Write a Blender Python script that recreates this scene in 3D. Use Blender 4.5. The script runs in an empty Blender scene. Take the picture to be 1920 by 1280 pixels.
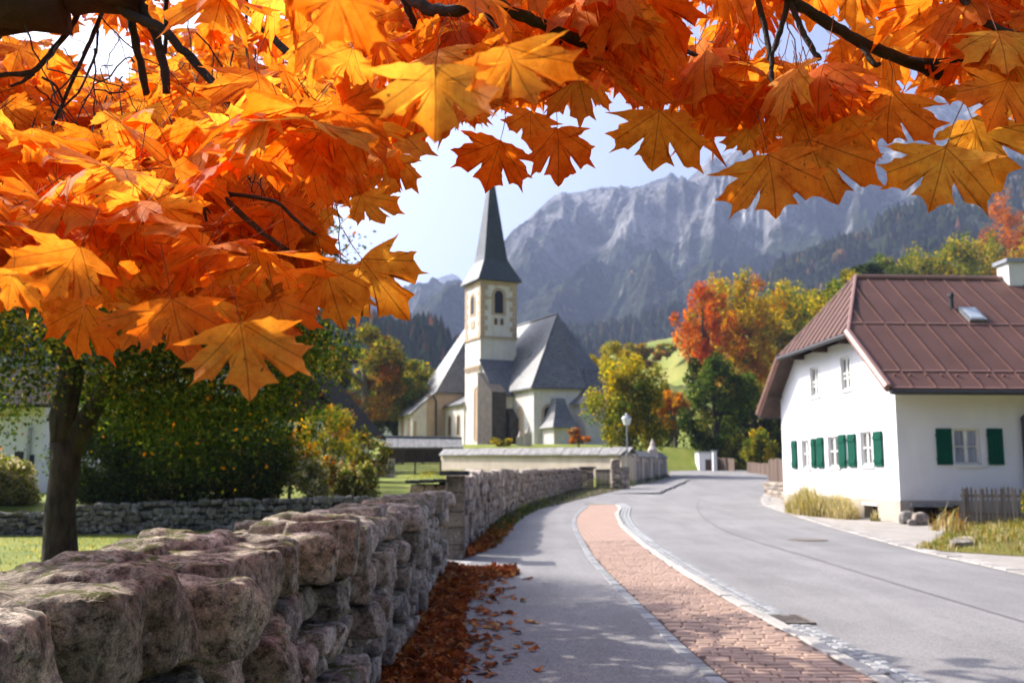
import bpy, math, random
import numpy as np
from mathutils import Vector, Matrix, noise as mn

SC = bpy.context.scene
COL = SC.collection
rng = np.random.default_rng(7)
random.seed(7)
R = math.radians

# ------------------------------------------------------------------ camera
CAM_Z = 1.5
PITCH = math.atan(250 / 1867.0)
cd = bpy.data.cameras.new('camera')
cam = bpy.data.objects.new('camera', cd)
COL.objects.link(cam)
cam.location = (0, 0, CAM_Z)
cam.rotation_euler = (math.pi / 2 + PITCH, 0, 0)
cd.lens = 35.0
cd.sensor_width = 36.0
cd.clip_start = 0.05
cd.clip_end = 20000
cd.dof.use_dof = True
cd.dof.focus_distance = 2.1
cd.dof.aperture_fstop = 7.0
SC.camera = cam

# ------------------------------------------------------------------ sky and sun
SUN_H = (0.85, -0.53)          # the way the light travels over the ground
SUN_EL = R(41)
world = bpy.data.worlds.new('World')
SC.world = world
world.use_nodes = True
wn = world.node_tree
wn.nodes.clear()
sky = wn.nodes.new('ShaderNodeTexSky')
sky.sky_type = 'NISHITA'
sky.sun_disc = False
sky.sun_elevation = SUN_EL
sky.sun_rotation = math.atan2(-SUN_H[0], -SUN_H[1])
sky.air_density = 0.5
sky.dust_density = 9.0
sky.ozone_density = 6.0
bg = wn.nodes.new('ShaderNodeBackground')
bg.inputs['Strength'].default_value = 0.138
wo = wn.nodes.new('ShaderNodeOutputWorld')
wn.links.new(sky.outputs[0], bg.inputs[0])
wn.links.new(bg.outputs[0], wo.inputs[0])

sl = bpy.data.lights.new('sun', 'SUN')
sl.energy = 4.0
sl.angle = R(0.5)
sl.color = (1.0, 0.93, 0.82)
sun = bpy.data.objects.new('sun', sl)
COL.objects.link(sun)
sdir = Vector((SUN_H[0], SUN_H[1], 0)).normalized() * math.cos(SUN_EL)
sdir.z = -math.sin(SUN_EL)
sun.rotation_euler = sdir.to_track_quat('-Z', 'Y').to_euler()
sun.location = (-40, 30, 60)

SC.view_settings.view_transform = 'Standard'
SC.view_settings.look = 'None'
SC.view_settings.gamma = 1.0
SC.view_settings.exposure = 1.22
SC.view_settings.use_curve_mapping = False
SC.render.engine = 'CYCLES'
SC.cycles.use_denoising = True
SC.cycles.max_bounces = 8
SC.cycles.diffuse_bounces = 3
SC.cycles.transmission_bounces = 6
SC.cycles.transparent_max_bounces = 8
SC.cycles.volume_bounces = 0
SC.cycles.caustics_reflective = False
SC.cycles.caustics_refractive = False

# ------------------------------------------------------------------ surveying helpers (photo pixel <-> world)
_F = 1867.0
_fw = np.array([0, math.cos(PITCH), math.sin(PITCH)])
_up = np.array([0, -math.sin(PITCH), math.cos(PITCH)])
_rt = np.array([1.0, 0, 0])
CAMP = np.array([0, 0, CAM_Z])

def ray(px, py):
    return _fw * _F + _rt * (px - 960) - _up * (py - 640)

def P(px, py, d):
    """world point seen at a pixel, at the ground distance d ahead"""
    r = ray(px, py)
    return CAMP + r * (d / r[1])

def proj(p):
    v = np.asarray(p, float) - CAMP
    z = v @ _fw
    return 960 + _F * (v @ _rt) / z, 640 - _F * (v @ _up) / z

ZR = [(-30, 0), (16, 0), (26, .11), (36, .36), (45, .68), (55, 1.06), (72, 1.69), (85, 1.97), (110, 2.5), (150, 5), (200, 9), (300, 14), (600, 26), (1500, 60), (6000, 120)]
_zx = np.array([a for a, b in ZR], float)
_zy = np.array([b for a, b in ZR], float)
def zroad(y):
    # smoothed table
    y = np.asarray(y, float)
    s = np.clip(np.abs(y) * .06, .5, 20)
    return (np.interp(y - s, _zx, _zy) + np.interp(y, _zx, _zy) * 2 + np.interp(y + s, _zx, _zy)) / 4

def G(px, py, dz=0.0):
    """point of the road surface at a pixel"""
    r = ray(px, py)
    lo, hi = 2.0, 400.0
    f = lambda d: CAM_Z + r[2] * d / r[1] - (float(zroad(d)) + dz)
    d = lo
    step = .25
    while d < hi and f(d) > 0:
        d += step
    a, b = d - step, d
    for _ in range(30):
        m = (a + b) / 2
        if f(m) > 0: a = m
        else: b = m
    return P(px, py, a)

def on_plane(px, py, o, n):
    r = ray(px, py)
    o = np.asarray(o, float); n = np.asarray(n, float)
    t = ((o - CAMP) @ n) / (r @ n)
    return CAMP + r * t

# ------------------------------------------------------------------ mesh helpers
class MB:
    def __init__(s):
        s.v = []; s.f = []; s.m = []
    def add(s, vs, fs, m=0):
        b = len(s.v)
        s.v.extend([tuple(map(float, p)) for p in vs])
        for f in fs:
            s.f.append([i + b for i in f]); s.m.append(m)
        return s
    def obox(s, o, U, V, N, u0, u1, v0, v1, n0, n1, m=0):
        o, U, V, N = [np.asarray(a, float) for a in (o, U, V, N)]
        c = [o + U * u + V * v + N * n for n in (n0, n1) for v in (v0, v1) for u in (u0, u1)]
        return s.add(c, [(0, 2, 3, 1), (4, 5, 7, 6), (0, 1, 5, 4), (2, 6, 7, 3), (0, 4, 6, 2), (1, 3, 7, 5)], m)
    def box(s, x0, x1, y0, y1, z0, z1, m=0):
        return s.obox((0, 0, 0), (1, 0, 0), (0, 1, 0), (0, 0, 1), x0, x1, y0, y1, z0, z1, m)
    def prism(s, base, top, m=0, cap=True):
        n = len(base)
        fs = [(i, (i + 1) % n, n + (i + 1) % n, n + i) for i in range(n)]
        if cap: fs += [tuple(range(n))[::-1], tuple(range(n, 2 * n))]
        return s.add(list(base) + list(top), fs, m)
    def slab(s, poly, nrm, t, m=0):
        nrm = np.asarray(nrm, float) * t
        poly = [np.asarray(p, float) for p in poly]
        return s.prism([p - nrm for p in poly], poly, m)
    def tube(s, pts, rad, k=6, m=0, cap=True):
        pts = [np.asarray(p, float) for p in pts]
        n = len(pts)
        if not hasattr(rad, '__len__'): rad = [rad] * n
        vs = []
        ref = np.array([.13, .31, .94])
        for i, p in enumerate(pts):
            t = pts[min(i + 1, n - 1)] - pts[max(i - 1, 0)]
            t = t / (np.linalg.norm(t) + 1e-9)
            a = np.cross(t, ref)
            if np.linalg.norm(a) < .2: a = np.cross(t, (1, 0, 0))
            a /= np.linalg.norm(a)
            b = np.cross(t, a)
            for j in range(k):
                w = 2 * math.pi * j / k
                vs.append(p + (a * math.cos(w) + b * math.sin(w)) * rad[i])
        fs = [(i * k + j, i * k + (j + 1) % k, (i + 1) * k + (j + 1) % k, (i + 1) * k + j) for i in range(n - 1) for j in range(k)]
        if cap: fs += [tuple(range(k))[::-1], tuple(range((n - 1) * k, n * k))]
        return s.add(vs, fs, m)
    def lathe(s, c, prof, k=12, m=0):
        vs = []; n = len(prof)
        for r, z in prof:
            for j in range(k):
                w = 2 * math.pi * j / k
                vs.append((c[0] + r * math.cos(w), c[1] + r * math.sin(w), c[2] + z))
        fs = [(i * k + j, i * k + (j + 1) % k, (i + 1) * k + (j + 1) % k, (i + 1) * k + j) for i in range(n - 1) for j in range(k)]
        fs += [tuple(range(k))[::-1], tuple(range((n - 1) * k, n * k))]
        return s.add(vs, fs, m)

W = {}          # world matrix of every object made
def _fin(o, parent, label, cat, group, kind, Wm):
    COL.objects.link(o)
    if parent is not None:
        o.parent = parent
        o.matrix_basis = W[parent.name].inverted() @ Wm
    else:
        o.matrix_basis = Wm
    W[o.name] = Wm
    for k, v in (('label', label), ('category', cat), ('group', group), ('kind', kind)):
        if v: o[k] = v
    return o

def thing(name, label, cat, loc=(0, 0, 0), rotz=0.0, group=None):
    o = bpy.data.objects.new(name, None)
    o.empty_display_size = .2
    return _fin(o, None, label, cat, group, None, Matrix.Translation(Vector([float(a) for a in loc])) @ Matrix.Rotation(rotz, 4, 'Z'))

def mesh_np(name, V, F, mats, uv=None, tint=None, smooth=False, fm=None, col=None):
    """V (n,3), F list of tuples or an (m,k) array; uv / tint / col per vertex"""
    me = bpy.data.meshes.new(name)
    V = np.asarray(V, np.float32)
    if isinstance(F, np.ndarray):
        m, k = F.shape
        me.vertices.add(len(V)); me.vertices.foreach_set('co', V.ravel())
        me.loops.add(m * k); me.loops.foreach_set('vertex_index', F.astype(np.int32).ravel())
        me.polygons.add(m); me.polygons.foreach_set('loop_start', np.arange(0, m * k, k, dtype=np.int32))
        me.update(calc_edges=True)
    else:
        me.from_pydata(V.tolist(), [], [tuple(f) for f in F])
    for mt in (mats if isinstance(mats, (list, tuple)) else [mats]): me.materials.append(mt)
    nl = len(me.loops)
    if uv is not None:
        li = np.empty(nl, np.int32); me.loops.foreach_get('vertex_index', li)
        l = me.uv_layers.new(name='uv')
        l.data.foreach_set('uv', np.asarray(uv, np.float32)[li].ravel())
    if tint is not None:
        a = me.attributes.new('tint', 'FLOAT', 'POINT'); a.data.foreach_set('value', np.asarray(tint, np.float32))
    if col is not None:
        a = me.attributes.new('col', 'FLOAT_COLOR', 'POINT')
        c = np.ones((len(V), 4), np.float32); c[:, :3] = col
        a.data.foreach_set('color', c.ravel())
    if fm is not None: me.polygons.foreach_set('material_index', np.asarray(fm, np.int32))
    if smooth: me.polygons.foreach_set('use_smooth', np.ones(len(me.polygons), bool))
    me.update()
    return me

def place(name, me, Wm, parent=None, label=None, cat=None, group=None, kind=None):
    return _fin(bpy.data.objects.new(name, me), parent, label, cat, group, kind, Wm)

def build(name, mb, mats, parent=None, label=None, cat=None, group=None, kind=None, smooth=False, bevel=0.0, loc=None, **kw):
    """vertices are given in world coordinates; the object gets its parent's frame, or an origin at loc"""
    if isinstance(mb, MB): V, F, fm = np.array(mb.v, float), mb.f, mb.m
    else: V, F = mb; fm = kw.pop('fm', None); V = np.asarray(V, float)
    if parent is not None: Wm = W[parent.name]
    else: Wm = Matrix.Translation(Vector([float(a) for a in (loc if loc is not None else (0, 0, 0))]))
    I = np.array(Wm.inverted())
    V = V @ I[:3, :3].T + I[:3, 3]
    me = mesh_np(name, V, F, mats, smooth=smooth, fm=fm, **kw)
    o = place(name, me, Wm, parent, label, cat, group, kind)
    if bevel:
        b = o.modifiers.new('b', 'BEVEL'); b.width = bevel; b.segments = 1; b.limit_method = 'ANGLE'
    return o

# ------------------------------------------------------------------ materials
def new_mat(name):
    m = bpy.data.materials.new(name); m.use_nodes = True
    nt = m.node_tree; nt.nodes.clear()
    out = nt.nodes.new('ShaderNodeOutputMaterial')
    return m, nt, out
def N(nt, t, **kw):
    n = nt.nodes.new('ShaderNode' + t)
    for k, v in kw.items():
        if k.startswith('i_'):
            key = k[2:]
            key = int(key) if key.isdigit() else key.replace('_', ' ')
            n.inputs[key].default_value = v
        else: setattr(n, k, v)
    return n
def ramp(nt, src, stops, interp='LINEAR'):
    r = nt.nodes.new('ShaderNodeValToRGB')
    r.color_ramp.interpolation = interp
    el = r.color_ramp.elements
    while len(el) > 1: el.remove(el[-1])
    for i, (p, c) in enumerate(stops):
        e = el[0] if i == 0 else el.new(p)
        e.position = p
        e.color = (c, c, c, 1) if not hasattr(c, '__len__') else (*c, 1)
    nt.links.new(src, r.inputs[0])
    return r.outputs[0]
def mixc(nt, fac, a, b, mode='MIX'):
    m = nt.nodes.new('ShaderNodeMix'); m.data_type = 'RGBA'; m.blend_type = mode
    for s, v in ((m.inputs[0], fac), (m.inputs[6], a), (m.inputs[7], b)):
        if isinstance(v, bpy.types.NodeSocket): nt.links.new(v, s)
        elif hasattr(v, '__len__'): s.default_value = (*v, 1)
        else: s.default_value = v
    return m.outputs[2]
def math_(nt, op, a, b=None, c=None, clamp=False):
    m = nt.nodes.new('ShaderNodeMath'); m.operation = op; m.use_clamp = clamp
    for s, v in zip(m.inputs, (a, b, c)):
        if v is None: continue
        if isinstance(v, bpy.types.NodeSocket): nt.links.new(v, s)
        else: s.default_value = v
    return m.outputs[0]
def pos(nt): return N(nt, 'NewGeometry').outputs['Position']
def noise_n(nt, vec, scale, detail=4, rough=.55, dist=0.0):
    n = N(nt, 'TexNoise', i_Scale=scale, i_Detail=detail, i_Roughness=rough, i_Distortion=dist)
    nt.links.new(vec, n.inputs['Vector'])
    return n.outputs['Fac']
def scaled(nt, vec, s):
    m = N(nt, 'Mapping'); m.inputs['Scale'].default_value = s
    nt.links.new(vec, m.inputs['Vector']); return m.outputs[0]
def bump(nt, h, strength, dist, prev=None):
    b = N(nt, 'Bump', i_Strength=strength, i_Distance=dist)
    nt.links.new(h, b.inputs['Height'])
    if prev is not None: nt.links.new(prev, b.inputs['Normal'])
    return b.outputs[0]
def principled(nt, out, col, rough=.8, nrm=None, spec=.3, metal=0.0):
    p = N(nt, 'BsdfPrincipled', i_Roughness=rough, i_Metallic=metal)
    p.inputs['Specular IOR Level'].default_value = spec
    if isinstance(col, bpy.types.NodeSocket): nt.links.new(col, p.inputs['Base Color'])
    else: p.inputs['Base Color'].default_value = (*col, 1)
    if isinstance(rough, bpy.types.NodeSocket): nt.links.new(rough, p.inputs['Roughness'])
    if nrm is not None: nt.links.new(nrm, p.inputs['Normal'])
    nt.links.new(p.outputs[0], out.inputs[0])
    return p

def simple(name, col, rough=.7, var=.2, scale=3.0, bumps=0.0, bscale=30.0, bdist=.01, spec=.3, metal=0., objrand=0.0, fine=0.0, stretch=None):
    """one colour with patchy variation, an optional relief and a per-object shift"""
    m, nt, out = new_mat(name)
    p = pos(nt)
    if stretch: p = scaled(nt, p, stretch)
    c = np.array(col)
    f = noise_n(nt, p, scale, 5, .6)
    o = ramp(nt, f, [(.3, tuple(c * (1 - var))), (.7, tuple(np.minimum(c * (1 + var), .95)))])
    if fine:
        g = noise_n(nt, p, scale * 25, 2, .6)
        o = mixc(nt, 1.0, o, ramp(nt, g, [(.3, 1 - fine), (.7, 1.0)]), 'MULTIPLY')
    if objrand:
        r = N(nt, 'ObjectInfo').outputs['Random']
        o = mixc(nt, 1.0, o, ramp(nt, r, [(0, 1 - objrand), (1, 1.0)]), 'MULTIPLY')
    nrm = bump(nt, noise_n(nt, p, bscale, 4, .6), bumps, bdist) if bumps else None
    principled(nt, out, o, rough, nrm, spec, metal)
    return m
# ------------------------------------------------------------------ material set
def stone_mat(name, cols, moss=0.0, bstr=.9, scale=1.0, dark=.22, objr=True):
    m, nt, out = new_mat(name)
    p = pos(nt)
    f = noise_n(nt, p, 11 * scale, 8, .7, .15)
    c = ramp(nt, f, [(.28, cols[0]), (.45, cols[1]), (.58, cols[2]), (.74, cols[3])])
    if objr:
        r = N(nt, 'ObjectInfo').outputs['Random']
        c = mixc(nt, .85, c, ramp(nt, r, [(0, (.42, .43, .45)), (.3, (1.12, 1.06, .98)), (.55, (.66, .61, .55)), (.8, (1.15, 1.065, .99)), (1, (1.4, 1.36, 1.3))]), 'MULTIPLY')
    g = noise_n(nt, p, 34 * scale, 7, .75, .1)
    c = mixc(nt, 1.0, c, ramp(nt, g, [(.36, dark), (.5, .95), (.66, 1.25)]), 'MULTIPLY')
    c = mixc(nt, 1.0, c, ramp(nt, noise_n(nt, p, 150 * scale, 3, .7), [(.34, .62), (.5, 1.0), (.66, 1.3)]), 'MULTIPLY')
    c = mixc(nt, ramp(nt, noise_n(nt, p, 19 * scale, 7, .75), [(.60, 0.0), (.66, .7)]), c, (.74, .72, .66))
    # weather stains of their own shape
    st = noise_n(nt, p, 6.5 * scale, 7, .7, .3)
    c = mixc(nt, ramp(nt, st, [(.53, 0.0), (.66, .75)]), c, tuple(np.array(cols[0]) * .45))
    vo = N(nt, 'TexVoronoi', i_Scale=24 * scale); vo.feature = 'F1'
    wv = mixc(nt, .12, p, N(nt, 'TexNoise', i_Scale=14 * scale).outputs['Color'])
    nt.links.new(wv, vo.inputs['Vector'])
    pitmask = noise_n(nt, p, 7 * scale, 3, .5)
    pit = math_(nt, 'MULTIPLY', ramp(nt, vo.outputs['Distance'], [(.08, 1.0), (.30, 0.0)]), ramp(nt, pitmask, [(.48, 0.0), (.62, 1.0)]))
    c = mixc(nt, math_(nt, 'MULTIPLY', pit, .75), c, (.02, .018, .015))
    if moss:
        geo = N(nt, 'NewGeometry'); sx = N(nt, 'SeparateXYZ'); nt.links.new(geo.outputs['Normal'], sx.inputs[0])
        mm = noise_n(nt, p, 6 * scale, 6, .65)
        k = math_(nt, 'MULTIPLY', ramp(nt, sx.outputs['Z'], [(.45, 0.0), (.8, 1.0)]), ramp(nt, mm, [(.52, 0.0), (.57, moss)]))
        k = math_(nt, 'MULTIPLY', k, ramp(nt, noise_n(nt, p, 90, 3, .6), [(.3, .3), (.5, 1.0)]))
        c = mixc(nt, k, c, (.10, .11, .012))
    h = math_(nt, 'ADD', noise_n(nt, p, 26 * scale, 9, .72, .1), math_(nt, 'MULTIPLY', noise_n(nt, p, 90 * scale, 6, .7), .45))
    h = math_(nt, 'SUBTRACT', h, math_(nt, 'MULTIPLY', pit, .8))
    principled(nt, out, c, .88, bump(nt, h, bstr, .034 / scale), .25)
    return m

GREYS = ((.10, .088, .07), (.42, .37, .305), (.66, .60, .515), (.80, .76, .69))
M_STONE = stone_mat('limestone', GREYS, moss=.95)
M_STONE_FAR = stone_mat('limestone_far', ((.14, .115, .095), (.38, .325, .275), (.54, .475, .41), (.68, .63, .57)), bstr=.6, scale=.7, dark=.6)
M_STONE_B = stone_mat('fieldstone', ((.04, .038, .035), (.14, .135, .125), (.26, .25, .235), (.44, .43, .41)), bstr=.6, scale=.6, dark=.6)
M_CORE = simple('wall_core', (.02, .017, .015), .95, .4, 12)
M_BLOCK = stone_mat('dressed_block', ((.09, .08, .07), (.17, .155, .14), (.22, .2, .18), (.3, .28, .26)), bstr=.4, scale=.5, dark=.7)
M_SLATE = simple('slate', (.045, .05, .06), .5, .4, 8, .4, 40, .01)

def asphalt(name, col, spk=.35):
    m, nt, out = new_mat(name)
    p = pos(nt)
    c = np.array(col)
    o = ramp(nt, noise_n(nt, p, .45, 5, .6, .5), [(.3, tuple(c * .84)), (.7, tuple(c * 1.12))])
    o = mixc(nt, 1.0, o, ramp(nt, noise_n(nt, scaled(nt, p, (1, .12, 1)), 1.6, 4, .6), [(.35, .87), (.65, 1.06)]), 'MULTIPLY')
    vo = N(nt, 'TexVoronoi', i_Scale=75.0); nt.links.new(p, vo.inputs['Vector'])
    o = mixc(nt, 1.0, o, ramp(nt, vo.outputs['Color'], [(.1, 1 - spk), (.5, 1.0), (.9, 1 + spk * .55)]), 'MULTIPLY')
    o = mixc(nt, ramp(nt, noise_n(nt, p, 3.1, 6, .7), [(.63, 0.0), (.72, .3)]), o, tuple(c * .55))
    o = mixc(nt, ramp(nt, noise_n(nt, scaled(nt, p, (1, .35, 1)), .9, 7, .7, .8), [(.50, 0.0), (.68, .5)]), o, tuple(c * .68))
    o = mixc(nt, ramp(nt, noise_n(nt, p, 11, 5, .75), [(.64, 0.0), (.74, .55)]), o, tuple(c * .5))
    o = mixc(nt, ramp(nt, noise_n(nt, p, 5.0, 6, .7, .4), [(.60, 0.0), (.78, .45)]), o, tuple(np.minimum(c * 1.3, .9)))
    h = noise_n(nt, p, 140, 3, .6)
    principled(nt, out, o, .8, bump(nt, h, .5, .006), .3)
    return m
M_ROAD = asphalt('road_asphalt', (.222, .212, .208))
M_WALK = asphalt('path_asphalt', (.216, .207, .206), .5)
M_SEAM = simple('tar_seam', (.10, .10, .105), .7, .3, 5)
M_BRICK = simple('clay_paver', (.45, .305, .232), .8, .12, 6, .4, 60, .006, objrand=.28, fine=.18)
M_BRICK_S = None
M_MORTAR = simple('paver_joint', (.085, .06, .05), .95, .3, 20, fine=.3)
M_GRANITE = simple('granite', (.36, .365, .37), .75, .2, 9, .4, 70, .006, objrand=.35, fine=.35)
M_GRAVEL = simple('gravel', (.37, .335, .30), .95, .18, 1.6, .8, 50, .02, fine=.35)
M_SOIL = simple('soil', (.11, .085, .05), .95, .4, 5, .7, 25, .03, fine=.4)

def grass_mat(name, a, b, c, scale=.6):
    m, nt, out = new_mat(name)
    p = pos(nt)
    o = ramp(nt, noise_n(nt, p, scale, 6, .6), [(.32, a), (.5, b), (.7, c)])
    o = mixc(nt, 1.0, o, ramp(nt, noise_n(nt, scaled(nt, p, (1, 1, .4)), 16, 4, .7), [(.25, .55), (.75, 1.3)]), 'MULTIPLY')
    principled(nt, out, o, .85, bump(nt, noise_n(nt, p, 28, 4, .7), .9, .05), .2)
    return m
M_LAWN = grass_mat('lawn', (.13, .17, .022), (.2, .23, .03), (.27, .27, .05))
M_MEADOW = grass_mat('meadow', (.10, .14, .022), (.19, .22, .03), (.27, .25, .055), .05)
M_FAR = grass_mat('far_slopes', (.04, .06, .02), (.07, .085, .03), (.12, .1, .04), .02)

# ------------------------------------------------------------------ edges of paths and walls, as x for a distance y
def edge(pts, near=None):
    q = np.array([G(*p) for p in pts])
    q = q[np.argsort(q[:, 1])]
    ys, xs = list(q[:, 1]), list(q[:, 0])
    s = (xs[1] - xs[0]) / (ys[1] - ys[0]) if near is None else near
    ys = [ys[0] - 12] + ys; xs = [xs[0] - 12 * s] + xs
    return lambda y: np.interp(y, ys, xs)
def smooth_edge(pts, near=None):
    e = edge(pts, near)
    return lambda y: (e(np.asarray(y) - .5) + e(np.asarray(y) + .5) + e(np.asarray(y) - 1.1) + e(np.asarray(y) + 1.1) + e(y) * 2) / 6
WALL_A = lambda y: -.73 - .0155 * np.asarray(y, float)        # path side face of the near wall
PATH_L = smooth_edge([(740, 1280), (790, 1165), (836, 1066), (884, 1044), (926, 1030), (938, 1012), (962, 985), (1008, 955), (1063, 941), (1125, 926), (1180, 914), (1215, 907), (1250, 898), (1262, 884)], -.0155)
BRICK_L = smooth_edge([(1312, 1280), (1246, 1217), (1204, 1168), (1148, 1109), (1099, 1050), (1074, 998), (1072, 978), (1082, 962), (1100, 948)])
BRICK_R = smooth_edge([(1619, 1280), (1545, 1237), (1461, 1190), (1388, 1150), (1337, 1119), (1275, 1080), (1197, 1024), (1160, 988), (1152, 966), (1160, 951)])
ROAD_R = smooth_edge([(1920, 1078), (1833, 1059), (1711, 1032), (1617, 1005), (1489, 967), (1432, 948), (1427, 937), (1437, 921), (1446, 905), (1440, 893), (1432, 886), (1380, 880)])
Y_END = G(1105, 945)[1]            # far end of the brick strip
rise = lambda y: .07 * np.clip((Y_END - np.asarray(y, float)) / 7.0, .06, 1)    # pavement above road

def strip(name, e0, e1, y0, y1, dz, mat, parent=None, kind='structure', n=4, dy=.5, skirt=0.0, **kw):
    ys = np.arange(y0, y1 + dy * .5, dy)
    V, F = [], []
    for y in ys:
        a, b = float(e0(y)), float(e1(y))
        z = float(zroad(y)) + (float(dz(y)) if callable(dz) else dz)
        for k in range(n + 1): V.append((a + (b - a) * k / n, y, z))
    m = n + 1
    for i in range(len(ys) - 1):
        for k in range(n): F.append((i * m + k, i * m + k + 1, (i + 1) * m + k + 1, (i + 1) * m + k))
    if skirt:
        b = len(V)
        for i, y in enumerate(ys):
            V.append((V[i * m][0], y, V[i * m][2] - skirt)); V.append((V[i * m + n][0], y, V[i * m + n][2] - skirt))
        for i in range(len(ys) - 1):
            F.append((i * m, (i + 1) * m, b + 2 * i + 2, b + 2 * i))
            F.append((i * m + n, b + 2 * i + 1, b + 2 * i + 3, (i + 1) * m + n))
    return build(name, (V, F), mat, parent, kind=kind, **kw)

# ------------------------------------------------------------------ the land
ZL = [(-30, 0), (0, 0), (10, -.05), (16, -.1), (28, -.3), (30.0, -.28), (31.2, .5), (35, .95), (40, 1.25), (50, 1.6), (58, 1.66), (68, 1.75), (76, 2.5), (88, 4.0), (120, 4.6), (170, 6), (300, 12), (600, 24), (1500, 60), (6000, 120)]
_lx = np.array([a for a, b in ZL], float); _lz = np.array([b for a, b in ZL], float)
BOUND = lambda y: np.interp(y, [-30, 0, 16, 17.6, 22, 30, 38, 46, 51, 55, 63, 85, 120], [-.9, -1.05, -1.3, -1.35, -1.2, -.3, .7, 2.4, 4.0, 6.4, 9.6, 13.6, 15])
def sst(t):
    t = np.clip(t, 0, 1); return t * t * (3 - 2 * t)
def H(x, y):
    """height of the land"""
    x = np.asarray(x, float); y = np.asarray(y, float)
    zl = np.interp(y, _lx, _lz)
    low = sst((-x - 7) / 8.0) * sst((y - 31) / 4) * (1 - sst((y - 62) / 25))
    zl = zl - low * (zl - .5) * .75
    zr = zroad(y)
    k = sst((BOUND(y) - x) / np.where(y > 49, 5.0, .9))
    z = zr * (1 - k) + zl * k
    cor = (x > BOUND(y) - .1) & (x < ROAD_R(y) + 16) & (y > -30) & (y < 104)
    return np.where(cor, z - .12, z)

def axis(lin, step, far, g=1.22):
    a = list(np.arange(0, lin, step)); d = step
    while a[-1] < far:
        d *= g; a.append(a[-1] + d)
    return a
xs = np.array(sorted([-v for v in axis(26, .8, 3900)[1:]] + axis(30, .8, 3900)))
ys = np.array(sorted([-v - 8 for v in axis(4, 1.5, 300)[1:]] + [v - 8 for v in axis(80, .8, 4400)]))
XX, YY = np.meshgrid(xs, ys)
ZZ = H(XX, YY)
nx, ny = len(xs), len(ys)
idx = np.arange(nx * ny).reshape(ny, nx)
F = np.stack([idx[:-1, :-1], idx[:-1, 1:], idx[1:, 1:], idx[1:, :-1]], -1).reshape(-1, 4)
build('ground', (np.stack([XX, YY, ZZ], -1).reshape(-1, 3), F), M_LAWN, kind='structure', smooth=True)

# ------------------------------------------------------------------ road, footpath, brick strip
road = strip('road', lambda y: np.where(np.asarray(y) < Y_END, BRICK_R(y) + .1, PATH_L(y) - .2), ROAD_R, 2, 100, 0.0, M_ROAD, n=6)
walk = strip('footpath', lambda y: PATH_L(y) - .25, lambda y: BRICK_L(y) + .02, 3, Y_END + .3, lambda y: rise(y) - .004, M_WALK, skirt=.1)
K = .13
bed = strip('brick_pavement', lambda y: BRICK_L(y), lambda y: BRICK_R(y) + .02, 5.6, Y_END, lambda y: rise(y) - .012, M_MORTAR, skirt=.1)

box_f = [(0, 2, 3, 1), (4, 5, 7, 6), (0, 1, 5, 4), (2, 6, 7, 3), (0, 4, 6, 2), (1, 3, 7, 5)]
def paver_mesh(name, lx, ly, h, c, mat):
    """block with a chamfered top, origin at the middle of its top face"""
    a, b = lx / 2, ly / 2
    V = [(sx * a, sy * b, -h) for sy in (-1, 1) for sx in (-1, 1)] + [(sx * a, sy * b, -c) for sy in (-1, 1) for sx in (-1, 1)] + [(sx * (a - c), sy * (b - c), 0) for sy in (-1, 1) for sx in (-1, 1)]
    Fc = []
    for q in (0, 4):
        Fc += [(q, q + 1, q + 5, q + 4), (q + 3, q + 2, q + 6, q + 7), (q + 1, q + 3, q + 7, q + 5), (q + 2, q, q + 4, q + 6)]
    Fc += [(8, 9, 11, 10)]
    return mesh_np(name, V, Fc, mat)
def lay(items, name, parent, mat, lim=300, stuff_name=None):
    """items: (mesh, Matrix), nearest first: the first `lim` become objects, the rest one mesh"""
    for me, Mx in items[:lim]: place(name, me, Mx, parent)
    rest = items[lim:]
    if rest:
        V, F, o = [], [], 0
        for me, Mx in rest:
            A = np.array(Mx)
            v = np.array([p.co[:] for p in me.vertices]) @ A[:3, :3].T + A[:3, 3]
            V.append(v); F += [[i + o for i in p.vertices] for p in me.polygons]; o += len(v)
        build(stuff_name or name + 's', (np.concatenate(V), F), mat, parent, kind='stuff')

brick_me = [paver_mesh('brick', L_ - .016, .101, .05, .008, M_BRICK) for L_ in (.2, .225, .175)]
items = []
y = 6.75; row = 0
while y < 21.5:
    x0, x1 = float(BRICK_L(y)) + K, float(BRICK_R(y))
    x = x0 - random.uniform(0, .2) + .05
    while x < x1:
        k = random.choice((0, 0, 1, 2)); L_ = (.2, .225, .175)[k]
        a, b = max(x, x0 + .01), min(x + L_, x1 - .005)
        if b - a > .05:
            s = (b - a - .014) / (L_ - .016)
            Mx = Matrix.Translation((a / 2 + b / 2, y + .06, float(zroad(y)) + float(rise(y)) + random.uniform(-.0025, .003))) @ Matrix.Rotation(random.gauss(0, .012), 4, 'Y') @ Matrix.Rotation(random.gauss(0, .02), 4, 'X') @ Matrix.Rotation(random.gauss(0, .008), 4, 'Z') @ Matrix.Diagonal((s, 1, 1, 1))
            items.append((brick_me[k], Mx))
        x += L_
    y += .122; row += 1
lay(items, 'brick', bed, M_BRICK, 300, 'brick_courses')
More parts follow.
